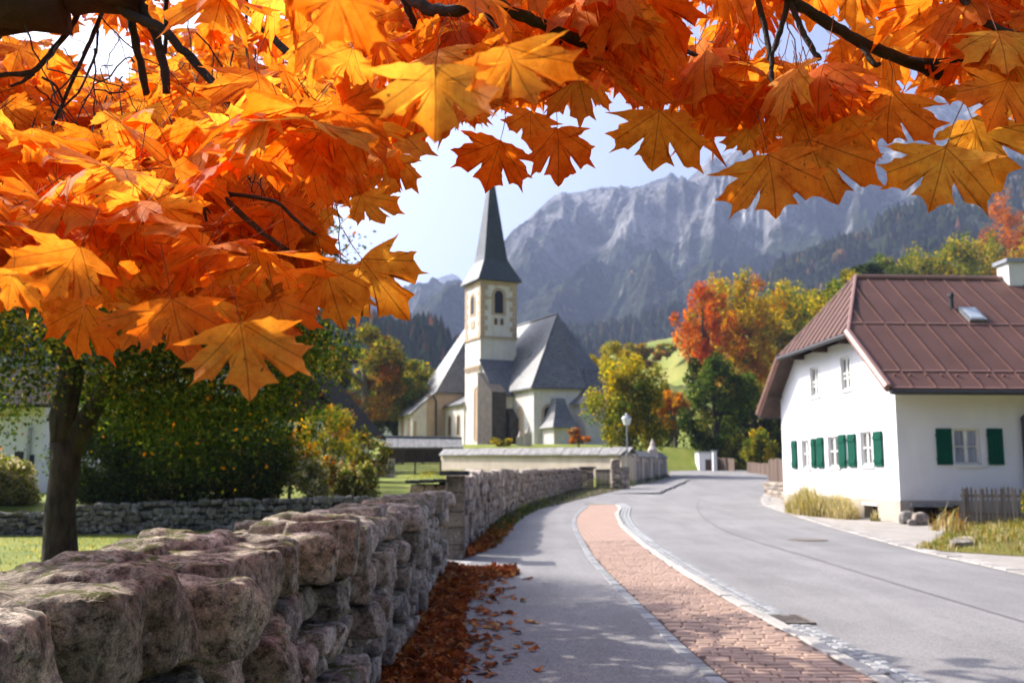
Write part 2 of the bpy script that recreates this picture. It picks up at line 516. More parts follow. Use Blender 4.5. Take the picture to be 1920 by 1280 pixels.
# farther on only the course lines can be told apart
m, nt, out = new_mat('clay_paver_far')
bt = N(nt, 'TexBrick', i_Scale=1.0); bt.inputs['Brick Width'].default_value = .24; bt.inputs['Row Height'].default_value = .14; bt.inputs['Mortar Size'].default_value = .008
bt.inputs['Color1'].default_value = (.375, .25, .19, 1); bt.inputs['Color2'].default_value = (.325, .212, .16, 1); bt.inputs['Mortar'].default_value = (.14, .095, .08, 1)
nt.links.new(pos(nt), bt.inputs['Vector']); principled(nt, out, bt.outputs[0], .8)
strip('brick_surface', lambda y: BRICK_L(y) + K, lambda y: BRICK_R(y), 21.4, Y_END, lambda y: rise(y) - .002, m, bed, kind=None)

def along(e, y0, y1, off):
    """points every few cm along an edge, shifted sideways by off metres, with the running length"""
    ys_ = np.arange(y0, y1, .05)
    p = np.stack([e(ys_), ys_], 1)
    t = np.gradient(p, axis=0); t /= np.linalg.norm(t, axis=1)[:, None]
    p = p + np.stack([t[:, 1], -t[:, 0]], 1) * off
    s = np.concatenate([[0], np.cumsum(np.linalg.norm(np.diff(p, axis=0), axis=1))])
    return p, t, s
def kerb_line(e, y0, y1, off, L_, gap, zoff, me_of, jit=.006):
    p, t, s = along(e, y0, y1, off)
    out_, q = [], 0.0
    while q < s[-1] - L_:
        l = L_ * random.uniform(.85, 1.15)
        x = np.interp(q + l / 2, s, p[:, 0]); yy = np.interp(q + l / 2, s, p[:, 1])
        tx = np.interp(q + l / 2, s, t[:, 0]); ty = np.interp(q + l / 2, s, t[:, 1])
        z = float(zroad(yy)) + (float(zoff(yy)) if callable(zoff) else zoff)
        slope = float(zroad(yy + .5) - zroad(yy - .5))
        Mx = Matrix.Translation((x, yy, z + random.uniform(-jit, jit) * .6)) @ Matrix.Rotation(math.atan2(-tx, ty) + random.gauss(0, .02), 4, 'Z') @ Matrix.Rotation(slope + random.gauss(0, .01), 4, 'X') @ Matrix.Rotation(random.gauss(0, .02), 4, 'Y') @ Matrix.Diagonal((1, (l - gap) / (L_ - gap), 1, 1))
        out_.append((me_of, Mx)); q += l
    return out_
kerb = thing('kerb', None, None, (1.0, 8, 0)); kerb['kind'] = 'structure'
kl = paver_mesh('kerb_stone', .118, .21, .12, .008, M_GRANITE)
lay(kerb_line(BRICK_L, 6.2, Y_END - .5, .065, .22, .01, lambda y: rise(y) + .006, kl), 'kerb_stone', kerb, M_GRANITE)
kr = paver_mesh('kerb_block', .13, .99, .22, .012, simple('pale_kerb', (.44, .415, .375), .8, .12, 4, .3, 60, .005, objrand=.15, fine=.2))
lay(kerb_line(BRICK_R, 5.6, Y_END + .4, .07, 1.0, .008, lambda y: rise(y) + .008, kr, .002), 'kerb_block', kerb, M_GRANITE)
gutter = strip('gutter', lambda y: BRICK_R(y) + .13, lambda y: BRICK_R(y) + .47, 5.2, Y_END + .5, .008, simple('gutter_joint', (.19, .18, .17), .95, .3, 20, fine=.3))
gc = [paver_mesh('cobble', a, .138, .06, .010, M_GRANITE) for a in (.095, .085)]
items = []
for k in range(3):
    items += kerb_line(BRICK_R, 5.6, Y_END + .4, .195 + k * .11, .155, .020, .022, gc[k % 2], .004)
gpd = G(1478, 1164)
items = [a for a in items if abs(a[1].translation.y - gpd[1]) > .34 or abs(a[1].translation.x - gpd[0]) > .30]
items.sort(key=lambda a: a[1].translation.y)
lay(items, 'cobble', gutter, M_GRANITE, 300, 'cobble_rows')
# drain grating in the gutter
M_IRON = simple('cast_iron', (.17, .14, .115), .6, .4, 20, .5, 60, .005, metal=.3)
gp = G(1478, 1163)
dr = thing('drain_grate', 'rusty dark iron drain grate set in the cobbled gutter', 'drain grate', (gp[0], gp[1], .016), math.atan2(-(float(BRICK_R(gp[1] + .5)) - float(BRICK_R(gp[1] - .5))), 1.0))
def lbox(parent, name, mb_args, mat, **kw):
    """boxes in the parent's own frame: (x0,x1,y0,y1,z0,z1)"""
    mb = MB()
    for a in mb_args: mb.box(*a)
    me = mesh_np(name, mb.v, mb.f, mat)
    return place(name, me, W[parent.name], parent, **kw)
lbox(dr, 'frame', [(-.2, .2, -.3, -.265, -.03, .008), (-.2, .2, .265, .3, -.03, .008), (-.2, -.165, -.265, .265, -.03, .008), (.165, .2, -.265, .265, -.03, .008)], M_IRON)
lbox(dr, 'pit', [(-.165, .165, -.265, .265, -.012, -.009)], M_CORE)  # flat dark sheet under the bars; the void's shade is put into its colour
for k in range(6): lbox(dr, 'bar', [(-.165, .165, -.245 + k * .088, -.20 + k * .088, -.008, .005)], M_IRON)
# manhole cover in the road
gp = G(1515, 1012)
mh = thing('manhole_cover', 'round iron manhole cover lying flush in the road', 'manhole cover', (gp[0], gp[1], float(zroad(gp[1]))))
mb = MB(); mb.lathe(W[mh.name].translation, [(.44, -.02), (.44, .012), (.38, .012)], 28); build('rim', mb, M_IRON, mh)
mb = MB(); mb.lathe(W[mh.name].translation, [(.37, -.02), (.37, .016)], 28); build('lid', mb, M_IRON, mh)
# seams of tar between lanes of asphalt, and the edge of a patch
def seam(pts, w=.045):
    q = np.array([G(*p) for p in pts]); V, F_ = [], []
    n_ = 40
    tt = np.linspace(0, 1, n_) * (len(q) - 1)
    c = np.stack([np.interp(tt, np.arange(len(q)), q[:, k]) for k in range(2)], 1)
    for _ in range(3): c[1:-1] = (c[:-2] + c[2:] + c[1:-1] * 2) / 4
    t = np.gradient(c, axis=0); t /= np.linalg.norm(t, axis=1)[:, None]
    for i in range(n_):
        for s in (-1, 1):
            a = c[i] + np.array([t[i, 1], -t[i, 0]]) * s * w * random.uniform(.2, .42)
            V.append((a[0], a[1], float(zroad(a[1])) + .004))
    F_ = [(2 * i, 2 * i + 1, 2 * i + 3, 2 * i + 2) for i in range(n_ - 1)]
    build('tar_seam', (V, F_), M_SEAM, road)
seam([(1310, 940), (1306, 952), (1318, 970), (1355, 995), (1435, 1021), (1560, 1057), (1698, 1100), (1920, 1166), (2100, 1222)])
seam([(1308, 948), (1360, 947), (1420, 947)], .12)
seam([(1186, 962), (1250, 961), (1300, 960)], .14)
# patch of darker asphalt
q = [(1318, 966), (1425, 950), (1480, 968), (1560, 995), (1690, 1035), (1790, 1062), (1700, 1095), (1560, 1054), (1435, 1018), (1352, 990)]
V = [G(*p) for p in q]; V = [(a[0], a[1], float(zroad(a[1])) + .003) for a in V]
yy = np.linspace(G(1330, 950)[1], G(1920, 1166)[1], 70)[::-1]
sq = np.array([G(*p) for p in [(1306, 950), (1318, 970), (1355, 995), (1435, 1021), (1560, 1057), (1698, 1100), (1920, 1166)]])[::-1]
xs_ = np.interp(yy, sq[:, 1], sq[:, 0])
Vp = []
for a, b in zip(xs_, yy):
    e = float(ROAD_R(b)) - .05
    Vp += [(a + .03, b, float(zroad(b)) + .003), (max(e, a + .1), b, float(zroad(b)) + .003)]
M_ROAD2 = asphalt('road_asphalt_newer', (.206, .198, .196), .28)
build('asphalt_lane', (Vp, [(2 * i, 2 * i + 1, 2 * i + 3, 2 * i + 2) for i in range(len(yy) - 1)]), M_ROAD2, road)
def crack(pts, w=.012):
    q = np.array([G(*p) for p in pts]); tt = np.linspace(0, 1, 50) * (len(q) - 1)
    c_ = np.stack([np.interp(tt, np.arange(len(q)), q[:, k]) for k in range(2)], 1) + rng.normal(0, .02, (50, 2))
    t_ = np.gradient(c_, axis=0); t_ /= np.linalg.norm(t_, axis=1)[:, None]; V_ = []
    for i in range(50):
        for s in (-1, 1):
            k_ = c_[i] + np.array([t_[i, 1], -t_[i, 0]]) * s * w * random.uniform(.3, 1.2); V_.append((k_[0], k_[1], float(zroad(k_[1])) + .0065))
    build('crack', (V_, [(2 * i, 2 * i + 1, 2 * i + 3, 2 * i + 2) for i in range(49)]), M_SEAM, road)
# drive paving at the gateway in the wall
dp = thing('driveway_paving', None, None, (-1.3, 16.4, .07)); dp['kind'] = 'structure'
items = []
pm = paver_mesh('paver', .19, .24, .06, .01, simple('pale_paver', (.5, .5, .5), .8, .15, 6, .3, 50, .005, objrand=.2))
for i in range(-3, 4):
    for j in range(7):
        items.append((pm, Matrix.Translation((-1.02 - .0 + i * .2 - .35, 15.55 + j * .25, .075 + random.uniform(-.003, .003)))))
lay(items, 'paver', dp, M_GRANITE)
# raised kerb of the far footpath
p = [G(1238, 926), G(1262, 916), G(1280, 908), G(1296, 900)]
mb = MB()
for a, b in zip(p[:-1], p[1:]):
    d = (b - a); d[2] = 0; L_ = np.linalg.norm(d); U = d / L_; Nn = np.array([-U[1], U[0], 0])
    mb.obox(a, U, (0, 0, 1), Nn, 0, L_, -.1, .075, 0, .2)
    q = P(1180, 912, 52)
build('kerb_edging', mb, M_GRANITE, kerb)
V = [tuple(a + np.array([-.1, 0, .065])) for a in p] + [tuple(np.array([PATH_L(a[1] + .5) - .2, a[1] + .5, zroad(a[1]) + .012])) for a in p]
build('far_footpath', (V, [(i, i + 1, 5 + i, 4 + i) for i in range(3)]), M_WALK, kind='structure')
# right hand side: forecourt, pale gutter stones
strip('forecourt', lambda y: ROAD_R(y) - .05, lambda y: ROAD_R(y) + 15, 8, 60, -.01 + .02, M_GRAVEL, n=10)
rk = thing('gutter_edge', None, None, (8, 18, 0)); rk['kind'] = 'structure'
ks = paver_mesh('edge_stone', .3, .4, .1, .02, simple('pale_setts', (.42, .39, .355), .85, .2, 5, .5, 40, .01, objrand=.3, fine=.3))
lay(kerb_line(ROAD_R, 10, 42, .17, .42, .02, .03, ks, .01), 'edge_stone', rk, M_GRANITE)
# verge below the far stone wall
strip('verge', lambda y: BOUND(y) - .1, lambda y: PATH_L(y) + .03, 17.2, 50, lambda y: rise(y) + .02, M_SOIL, n=4)

# ------------------------------------------------------------------ stones
def cube_grid(n):
    """vertices of a cube split n times, shared along the edges, in -1..1"""
    key, V, F_ = {}, [], []
    def vid(p):
        k = tuple(int(round(a * n)) for a in p)
        if k not in key: key[k] = len(V); V.append([a / n * 2 - 1 for a in k])
        return key[k]
    for ax in range(3):
        for sd in (0, 1):
            for i in range(n):
                for j in range(n):
                    q = []
                    for a, b in ((0, 0), (1, 0), (1, 1), (0, 1)):
                        p = [0, 0, 0]; p[ax] = sd; p[(ax + 1) % 3] = (i + a) / n; p[(ax + 2) % 3] = (j + b) / n
                        q.append(vid([v * 1.0 for v in p]))
                    F_.append(q if sd else q[::-1])
    return np.array([[(a + 1) / 2 * 2 - 1 for a in v] for v in V]), np.array(F_)
CG = {n: cube_grid(n) for n in (3, 4, 6, 9, 16)}
def stone_verts(dims, n, rough=1.0, rnd=.3, chops=5):
    V, F_ = CG[n]
    v = V.copy()
    sp = v / np.linalg.norm(v, axis=1)[:, None] * 1.22
    v = v * (1 - rnd) + sp * rnd
    for _ in range(chops):
        d = rng.normal(size=3); d /= np.linalg.norm(d)
        o = rng.uniform(.82, 1.12)
        k = v @ d - o * np.abs(d).sum() * .78
        v = v - np.where(k > 0, k, 0)[:, None] * d
    v = v * np.array(dims) / 2
    if n >= 4:
        off = rng.uniform(-50, 50, 3); md = min(dims)
        for i in range(len(v)):
            p = Vector(v[i] + off)
            a = mn.noise(p * (2.2 / md)) * .09 * md * rough
            if n > 6: a += mn.noise(p * (6 / md)) * .035 * md * rough + mn.noise(p * (15 / md)) * .018 * md * rough
            w = v[i] / (np.linalg.norm(v[i]) + 1e-6)
            v[i] += w * a
    return v, F_
import bmesh
def hull_stone(dims, n, seed=None):
    """a fractured block: the hull of jittered corner and face points, edges worn, faces roughened"""
    bm = bmesh.new()
    pts = []
    for sx_ in (-1, 1):
        for sy_ in (-1, 1):
            for sz_ in (-1, 1):
                q = np.array([sx_, sy_, sz_], float) * rng.uniform(.80, 1.0, 3)
                if rng.random() < .35: q[rng.integers(0, 3)] *= rng.uniform(.45, .8)
                pts.append(q)
    for _ in range(7):
        q = rng.uniform(-.8, .8, 3); k = rng.integers(0, 3); q[k] = np.sign(q[k] + 1e-9) * rng.uniform(.93, 1.08); pts.append(q)
    for q in pts: bm.verts.new(tuple(q * np.array(dims) / 2))
    r = bmesh.ops.convex_hull(bm, input=bm.verts[:])
    bmesh.ops.delete(bm, geom=[v for v in bm.verts if not v.link_faces], context='VERTS')
    bmesh.ops.dissolve_limit(bm, angle_limit=R(9), verts=bm.verts[:], edges=bm.edges[:])
    md = min(dims)
    bmesh.ops.bevel(bm, geom=bm.edges[:], offset=md * rng.uniform(.05, .09), segments=2 if n > 4 else 1, profile=.6, affect='EDGES')
    bmesh.ops.remove_doubles(bm, verts=bm.verts[:], dist=md * .02)
    for v in bm.verts:
        for k in range(3): v.co[k] = max(-.54 * dims[k], min(.54 * dims[k], v.co[k]))
    bmesh.ops.triangulate(bm, faces=bm.faces[:])
    if n >= 6:
        for _ in range(4 if n >= 16 else 2 if n >= 9 else 1):
            lim = md * (.09 if n >= 16 else .16 if n >= 9 else .3)
            ed = [e for e in bm.edges if e.calc_length() > lim]
            if ed: bmesh.ops.subdivide_edges(bm, edges=ed, cuts=1)
        bmesh.ops.triangulate(bm, faces=bm.faces[:])
        for _ in range(5 if n >= 16 else 3 if n >= 9 else 1): bmesh.ops.smooth_vert(bm, verts=bm.verts[:], factor=.5, use_axis_x=True, use_axis_y=True, use_axis_z=True)
        for v in bm.verts: v.co *= 1.005
        bm.normal_update()
        off = Vector(rng.uniform(-50, 50, 3))
        for v in bm.verts:
            p = v.co + off
            a = mn.noise(p * (2.2 / md)) * .085 * md + mn.noise(p * (7 / md)) * .034 * md
            if n >= 9: a += mn.noise(p * (17 / md)) * .012 * md + min(0, mn.noise(p * (4.3 / md)) + .25) * .12 * md
            v.co += v.normal * a
            for k in range(3): v.co[k] = max(-.6 * dims[k], min(.6 * dims[k], v.co[k]))
    bm.verts.index_update()
    V = np.array([v.co[:] for v in bm.verts]); F_ = [tuple(v.index for v in f.verts) for f in bm.faces]
    bm.free()
    return V, F_
def stone_obj(parent, c, dims, U, n, mat, label=None, roll=0.0, **kw):
    """stone centred at c, its length along U (horizontal)"""
    v, F_ = hull_stone(dims, n)
    me = mesh_np('stone', v, F_, mat, smooth=n >= 6)
    Mx = Matrix.Translation(Vector(c)) @ Matrix.Rotation(math.atan2(U[1], U[0]), 4, 'Z') @ Matrix.Rotation(roll, 4, 'Y')
    return place('stone', me, Mx, parent, label)

def seen(p, m=40):
    if p[1] < .3: return False
    a, b = proj(p); return -m < a < 1920 + m and -m < b < 1280 + m

# --- near dry stone wall
HW = 1.27
wallA = thing('stone_wall', 'dry stone wall of rough grey limestone with mossy capstones beside the footpath', 'stone wall', (-1.1, 8, 0))
mb = MB(); ysA = np.arange(-1.2, 15.31, .5)
for y0, y1 in zip(ysA[:-1], ysA[1:]):
    mb.prism([(float(WALL_A(y0)) - .16, y0, -.25), (float(WALL_A(y1)) - .16, y1, -.25), (float(WALL_A(y1)) - .5, y1, -.25), (float(WALL_A(y0)) - .5, y0, -.25)],
             [(float(WALL_A(y0)) - .16, y0, HW - .2), (float(WALL_A(y1)) - .16, y1, HW - .2), (float(WALL_A(y1)) - .5, y1, HW - .2), (float(WALL_A(y0)) - .5, y0, HW - .2)])
build('core', mb, M_CORE, wallA)
stones = []       # (centre, dims, n)
lev = [0, .18, .38, .60, .80, 1.01, 1.27]
def levy(k, y):
    if k == 0: return -.04
    b = lev[k]
    a = .05 * mn.noise(Vector((y * .55, k * 7.3, 0))) + .025 * mn.noise(Vector((y * 1.7, k * 3.1, 5)))
    if k == 6: a = .055 * mn.noise(Vector((y * 1.1, 3.3, 0))) - .05 * sst((y - 3) / 6) + .018
    return b + a
for k in range(6):
    y = -.9 + random.uniform(0, .3)
    while y < 15.25:
        w = random.choice((.24, .3, .36, .42)) * (1.05 if k == 5 else .92) * random.uniform(.75, 1.2)
        if y < 1.75 and k == 5: w = random.uniform(.45, .55)
        if y + w > 15.3: w = 15.32 - y
        if w > .1:
            yc = y + w / 2
            z0, z1 = levy(k, yc), levy(k + 1, yc) + (random.uniform(-.05, .04) if k == 5 else 0)
            h = z1 - z0
            if k < 5 and random.random() < .16 and h > .2 and w < .4:      # two flat stones in one bed
                s = random.uniform(.4, .6)
                parts = [(z0, z0 + h * s), (z0 + h * s, z1)]
            else: parts = [(z0, z1)]
            for a, b in parts:
                dep = random.uniform(.26, .38) * (1.25 if k == 5 else 1)
                x = float(WALL_A(yc)) - dep / 2 + random.gauss(.0, .05)
                stones.append([np.array([x, yc, (a + b) / 2]), (w * .955 - .004, dep, (b - a) * .965 - .003)])
        y += w
y = -.9
while y < 15.2:               # the garden side and the hearting of the top
    w = random.uniform(.24, .46); yc = y + w / 2
    for k in range(2):
        h = random.uniform(.2, .3)
        stones.append([np.array([float(WALL_A(yc)) - .58 + random.gauss(0, .03) + (.12 if k else 0), yc, levy(6, yc) - h / 2 - .03 - .0 * k + random.uniform(-.06, .03) - .22 * (k == 0) * 0]), (w * 1.05, random.uniform(.28, .4), h)])
    y += w
vis = [s for s in stones if seen(s[0] + np.array([.15, 0, s[1][2] / 2]), 160)]
hid = [s for s in stones if not seen(s[0] + np.array([.15, 0, s[1][2] / 2]), 160)]
vis.sort(key=lambda s: -s[1][0] * s[1][2] / (s[0][1] ** 2))
UA = np.array([-.0155, 1, 0])
for i, (c, d, *_) in enumerate(vis[:300]):
    dist = np.linalg.norm(c - CAMP)
    n = 16 if dist < 3.2 else 9 if dist < 7 else 6
    stone_obj(wallA, c, d, UA, n, M_STONE)
V, F_, o = [], [], 0
for c, d, *_ in vis[300:] + hid:
    v, f = stone_verts(d, 3, rnd=.2)
    v = v[:, [1, 0, 2]] * np.array([-1, 1, 1]) + c
    V.append(v); F_.append(f + o); o += len(v)
build('stones', (np.concatenate(V), np.concatenate(F_)), M_STONE, wallA, kind='stuff', smooth=True)

def rubble_wall(name, line, top, base, thick, mat, label, sw, sh, side, lim=300, n=4, cap=True, jit=.03):
    """coursed rubble along a polyline of (x, y); top and base give z along it (0..1)"""
    q = np.array(line, float)
    s = np.concatenate([[0], np.cumsum(np.linalg.norm(np.diff(q, axis=0), axis=1))])
    t = thing(name, label, 'stone wall', (q[0][0], q[0][1], base(0)))
    at = lambda d: np.array([np.interp(d, s, q[:, 0]), np.interp(d, s, q[:, 1])])
    mb = MB(); st = []
    m_ = max(6, int(s[-1] / 1.5))
    ds = np.linspace(0, s[-1], m_ + 1)
    for a, b in zip(ds[:-1], ds[1:]):
        p0, p1 = at(a), at(b); u = (p1 - p0) / np.linalg.norm(p1 - p0); nr = np.array([u[1], -u[0]]) * side
        c = [p0 - nr * .1, p1 - nr * .1, p1 - nr * thick, p0 - nr * thick]
        z0a, z0b, z1a, z1b = base(a / s[-1]) - .3, base(b / s[-1]) - .3, top(a / s[-1]) - .1, top(b / s[-1]) - .1
        mb.prism([(*c[0], z0a), (*c[1], z0b), (*c[2], z0b), (*c[3], z0a)], [(*c[0], z1a), (*c[1], z1b), (*c[2], z1b), (*c[3], z1a)])
    build('core', mb, M_CORE, t)
    k = 0
    rows = max(2, int(round((top(.5) - base(.5)) / sh)))
    for r in range(rows):
        d = random.uniform(0, sw)
        while d < s[-1]:
            w = sw * random.uniform(.5, 1.5); w = min(w, s[-1] - d)
            if w < .08: break
            f = (d + w / 2) / s[-1]
            b0, t0 = base(f), top(f)
            hh = (t0 - b0) / rows
            zc = b0 + (r + .5 + random.uniform(-.22, .22)) * hh + .05 * mn.noise(Vector((d * .7, r * 3, 1)))
            p0, p1 = at(max(0, d)), at(min(s[-1], d + w)); u = (p1 - p0) / (np.linalg.norm(p1 - p0) + 1e-9); nr = np.array([u[1], -u[0]]) * side
            dp_ = random.uniform(.2, .3); last = r == rows - 1 and cap
            if last: dp_ = thick * .9
            c = at(d + w / 2) - nr * (dp_ / 2 + random.gauss(0, jit))
            st.append(((c[0], c[1], zc + (.02 if last else 0)), (w * 1.04, dp_, hh * random.uniform(.8, 1.35)), (u[0], u[1])))
            d += w
    st.sort(key=lambda a: -a[1][0] * a[1][2] / (a[0][1] ** 2) - (0 if seen(a[0], 0) else -99))
    for c, d, u in st[:lim]: stone_obj(t, c, d, u, n, mat, roll=random.gauss(0, .16))
    V, F_, o = [], [], 0
    for c, d, u in st[lim:]:
        v, f = stone_verts(d, 3, rnd=.25)
        Rz = np.array([[u[0], -u[1], 0], [u[1], u[0], 0], [0, 0, 1]])
        V.append(v @ Rz.T + np.array(c)); F_.append(f + o); o += len(v)
    if V: build('stones', (np.concatenate(V), np.concatenate(F_)), mat, t, kind='stuff', smooth=True)
    return t
# --- far wall along the path after the gate pier
bp = [(873, 1042), (892, 1022), (912, 1000), (938, 975), (958, 960), (1000, 941), (1060, 923), (1092, 915)]
tp = [892, 889, 887, 886, 885, 883, 880, 879]
g = [G(*p) for p in bp]
tz = [P(p[0], r, a[1])[2] for p, r, a in zip(bp, tp, g)]
gx = np.array([a[:2] for a in g]); sl_ = np.concatenate([[0], np.cumsum(np.linalg.norm(np.diff(gx, axis=0), axis=1))]); sl_ /= sl_[-1]
wallC = rubble_wall('stone_wall', gx, lambda f: float(np.interp(f, sl_, tz)), lambda f: float(np.interp(f, sl_, [a[2] for a in g])), .5, M_STONE_FAR,
                    'pale rubble stone wall curving uphill from the gate pier to the wooden gate', .27, .2, 1)
# --- field wall across the lawn
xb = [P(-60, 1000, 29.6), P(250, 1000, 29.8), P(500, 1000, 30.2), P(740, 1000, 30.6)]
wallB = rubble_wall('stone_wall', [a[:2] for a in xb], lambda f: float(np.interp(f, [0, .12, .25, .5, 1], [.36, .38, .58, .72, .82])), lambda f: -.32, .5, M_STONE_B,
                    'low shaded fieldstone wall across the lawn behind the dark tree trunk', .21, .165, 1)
# --- gate pier with slate caps
pz = float(zroad(17.2))
pr = thing('gate_pier', 'square grey stone gate pier with a flat dark slate cap', 'gate pier', (-.98, 17.6, 0))
x0, x1 = P(836, 1040, 17.2)[0], P(869, 1040, 17.2)[0]
ztop = P(850, 891, 17.2)[2]
zz = 0.0; hs = [.3, .27, .24, .3, .26]
hs = [h * (ztop / sum(hs)) for h in hs]
for h in hs:
    mb = MB(); mb.box(x0 - random.uniform(0, .012), x1 + random.uniform(0, .012), 17.2 - random.uniform(0, .012), 17.65, zz + .004, zz + h - .004); zz += h
    build('block', mb, M_BLOCK, pr, bevel=.012)
mb = MB(); mb.box(x0 - .12, x1 + .08, 17.08, 17.78, ztop, ztop + .08); build('cap', mb, M_SLATE, pr, bevel=.01)
wx0 = P(766, 1000, 17.8)[0]; wz = P(800, 905, 17.8)[2]
wg = thing('wing_wall', 'low rubble wing wall with a dark slate cap beside the gate pier', 'wing wall', (wx0, 17.9, 0))
mb = MB(); mb.box(wx0 + .1, x0 - .02, 17.95, 18.3, -.4, wz - .02); build('core', mb, M_CORE, wg)
z = -.2
while z < wz - .12:
    x = wx0
    while x < x0 - .1:
        w = random.uniform(.14, .3); w = min(w, x0 - .02 - x)
        stone_obj(wg, (x + w / 2, 17.95, z + .1), (w * 1.04, .26, .2), (1, 0), 6, M_STONE_FAR); x += w
    z += .19
for k in range(3):
    a = wx0 - .06 + k * (x0 - wx0 + .04) / 3
    mb = MB(); mb.box(a, a + (x0 - wx0 + .04) / 3 - .01, 17.7, 18.4, wz - .01 + .01 * k, wz + .05 + .01 * k); build('slate', mb, M_SLATE, wg)
# ------------------------------------------------------------------ mountains and hills
def relief(name, d0, d1, d2, crest, z0, amp, px0, px1, nx_, nf, nb, mat, power=1.4, fs=1.0, seed=0.0, kind='structure', mix=.6, gully=.18, **kw):
    """land that climbs from distance d0 to a crest at d1 (crest given as photo pixels) and falls to d2"""
    cx = np.array([c[0] for c in crest], float)
    cz = np.array([P(c[0], c[1], d1)[2] for c in crest])
    pxs = np.linspace(px0, px1, nx_)
    V = []
    ts = list(np.linspace(0, 1, nf)) + list(1 + np.linspace(0, 1, nb + 1)[1:])
    for t in ts:
        for p in pxs:
            zc = np.interp(p, cx, cz)
            d = d0 + (d1 - d0) * t if t <= 1 else d1 + (d2 - d1) * (t - 1)
            x = (p - 960) / _F * d
            q = Vector((x / amp * fs, d / amp * fs, seed))
            if t <= 1:
                g = mix * t ** power + (1 - mix) * t
                gl_ = mn.ridged_multi_fractal(Vector(((x - .55 * zc * t) / (amp * .34), t * 2.2, seed)), .9, 2.2, 5, 1.0, 2.0) - 1.0
                r = mn.ridged_multi_fractal(q * .32, 1.0, 2.1, 6, 1.0, 2.0) - 1.1
                e = mn.hetero_terrain(q * 1.1, .9, 2.1, 5, .7) - .6
                w = min(1, t * 3) * (1 - .8 * t ** 3)
                z = z0 + (zc - z0) * g + amp * (.28 * r + .10 * e + gully * gl_) * w + amp * .05 * mn.noise(q * 3.1) * t
                d_ = d + amp * .25 * mn.noise(q * .7 + Vector((9, 2, 4))) * (1 - t)
                V.append((x, d_, z))
            else:
                V.append((x, d, zc + (z0 - zc) * (t - 1) + amp * .05 * mn.noise(q * 3.1) * (2 - t)))
    nr = len(ts)
    idx = np.arange(nr * nx_).reshape(nr, nx_)
    F = np.stack([idx[:-1, :-1], idx[:-1, 1:], idx[1:, 1:], idx[1:, :-1]], -1).reshape(-1, 4)
    o = build(name, (np.array(V), F), mat, kind=kind, smooth=True, **kw)
    grid = np.array(V).reshape(nr, nx_, 3)
    return o, grid

def rock_mat(name, rock, dark, green, gline, sc, autumn=True):
    m, nt, out = new_mat(name)
    p = pos(nt)
    st = noise_n(nt, scaled(nt, p, (1, 1, .35)), .012 * sc, 9, .68, .8)
    c = ramp(nt, st, [(.38, dark), (.53, tuple((np.array(rock) + np.array(dark) * 2) / 3)), (.66, rock)])
    geo = N(nt, 'NewGeometry'); sx = N(nt, 'SeparateXYZ'); nt.links.new(geo.outputs['Normal'], sx.inputs[0])
    sp = N(nt, 'SeparateXYZ'); nt.links.new(p, sp.inputs[0])
    hz = math_(nt, 'DIVIDE', sp.outputs['Z'], gline)
    n1 = noise_n(nt, p, .011 * sc, 7, .7)
    k = math_(nt, 'ADD', math_(nt, 'SUBTRACT', math_(nt, 'MULTIPLY', n1, 2.6), hz), math_(nt, 'MULTIPLY', sx.outputs['Z'], .7))
    k = ramp(nt, k, [(.55, 0.0), (.8, 1.0)])
    gc = mixc(nt, ramp(nt, noise_n(nt, p, .06 * sc, 5, .75), [(.60, 0.0), (.70, 1.0)]), green, (.2, .13, .05)) if autumn else green
    gc = mixc(nt, 1.0, gc, ramp(nt, noise_n(nt, p, .12 * sc, 4, .8), [(.3, .45), (.7, 1.3)]), 'MULTIPLY')
    c = mixc(nt, k, c, gc)
    c = mixc(nt, 1.0, c, ramp(nt, noise_n(nt, scaled(nt, p, (1, 1, .6)), .035 * sc, 8, .75, .5), [(.36, .45), (.5, 1.0), (.64, 1.5)]), 'MULTIPLY')
    h = math_(nt, 'ADD', noise_n(nt, scaled(nt, p, (1, 1, .5)), .03 * sc, 9, .72), math_(nt, 'MULTIPLY', noise_n(nt, p, .1 * sc, 5, .75), .35))
    principled(nt, out, c, .95, bump(nt, h, 1.0, 60 / sc), .1)
    return m
M_ROCK = rock_mat('limestone_cliffs', (.60, .58, .565), (.06, .063, .07), (.035, .05, .022), 330, 1.0)
M_ROCK_FAR = rock_mat('far_rock', (.26, .25, .24), (.12, .12, .12), (.04, .055, .03), 500, .6, False)
M_WOOD = simple('wooded_slope', (.045, .06, .02), .95, .5, .03, .5, .2, 3)

crest = [(480, 640), (800, 575), (905, 540), (948, 487), (968, 450), (992, 425), (1030, 392), (1057, 374), (1100, 370), (1154, 362), (1190, 362), (1225, 352), (1272, 345), (1297, 347), (1328, 318), (1345, 303), (1374, 303), (1410, 285), (1460, 262), (1520, 235), (1600, 215), (1680, 195), (1740, 178), (1830, 185), (1920, 150), (2100, 120), (2500, 100), (3000, 200), (3600, 400)]
massif, MG = relief('mountain', 850, 2000, 2700, crest, 45, 330, 560, 2500, 720, 250, 10, M_ROCK, 1.25, 1.25, 3.0)
relief('far_mountain', 2300, 3400, 3900, [(-1400, 420), (-600, 470), (-100, 520), (300, 560), (480, 590), (600, 600), (690, 588), (740, 563), (785, 540), (825, 527), (851, 519), (866, 531), (900, 545), (980, 600), (1200, 640)], 60, 330, -1500, 1250, 260, 50, 6, M_ROCK_FAR, 1.2, 1.0, 11.0)
relief('mountain_spur', 1500, 2500, 2800, [(300, 690), (520, 660), (640, 640), (720, 618), (765, 590), (800, 565), (825, 552), (848, 545), (866, 548), (900, 530), (1000, 500), (1200, 520)], 50, 260, 250, 1250, 160, 50, 5, M_ROCK_FAR, 1.2, 1.0, 23.0)
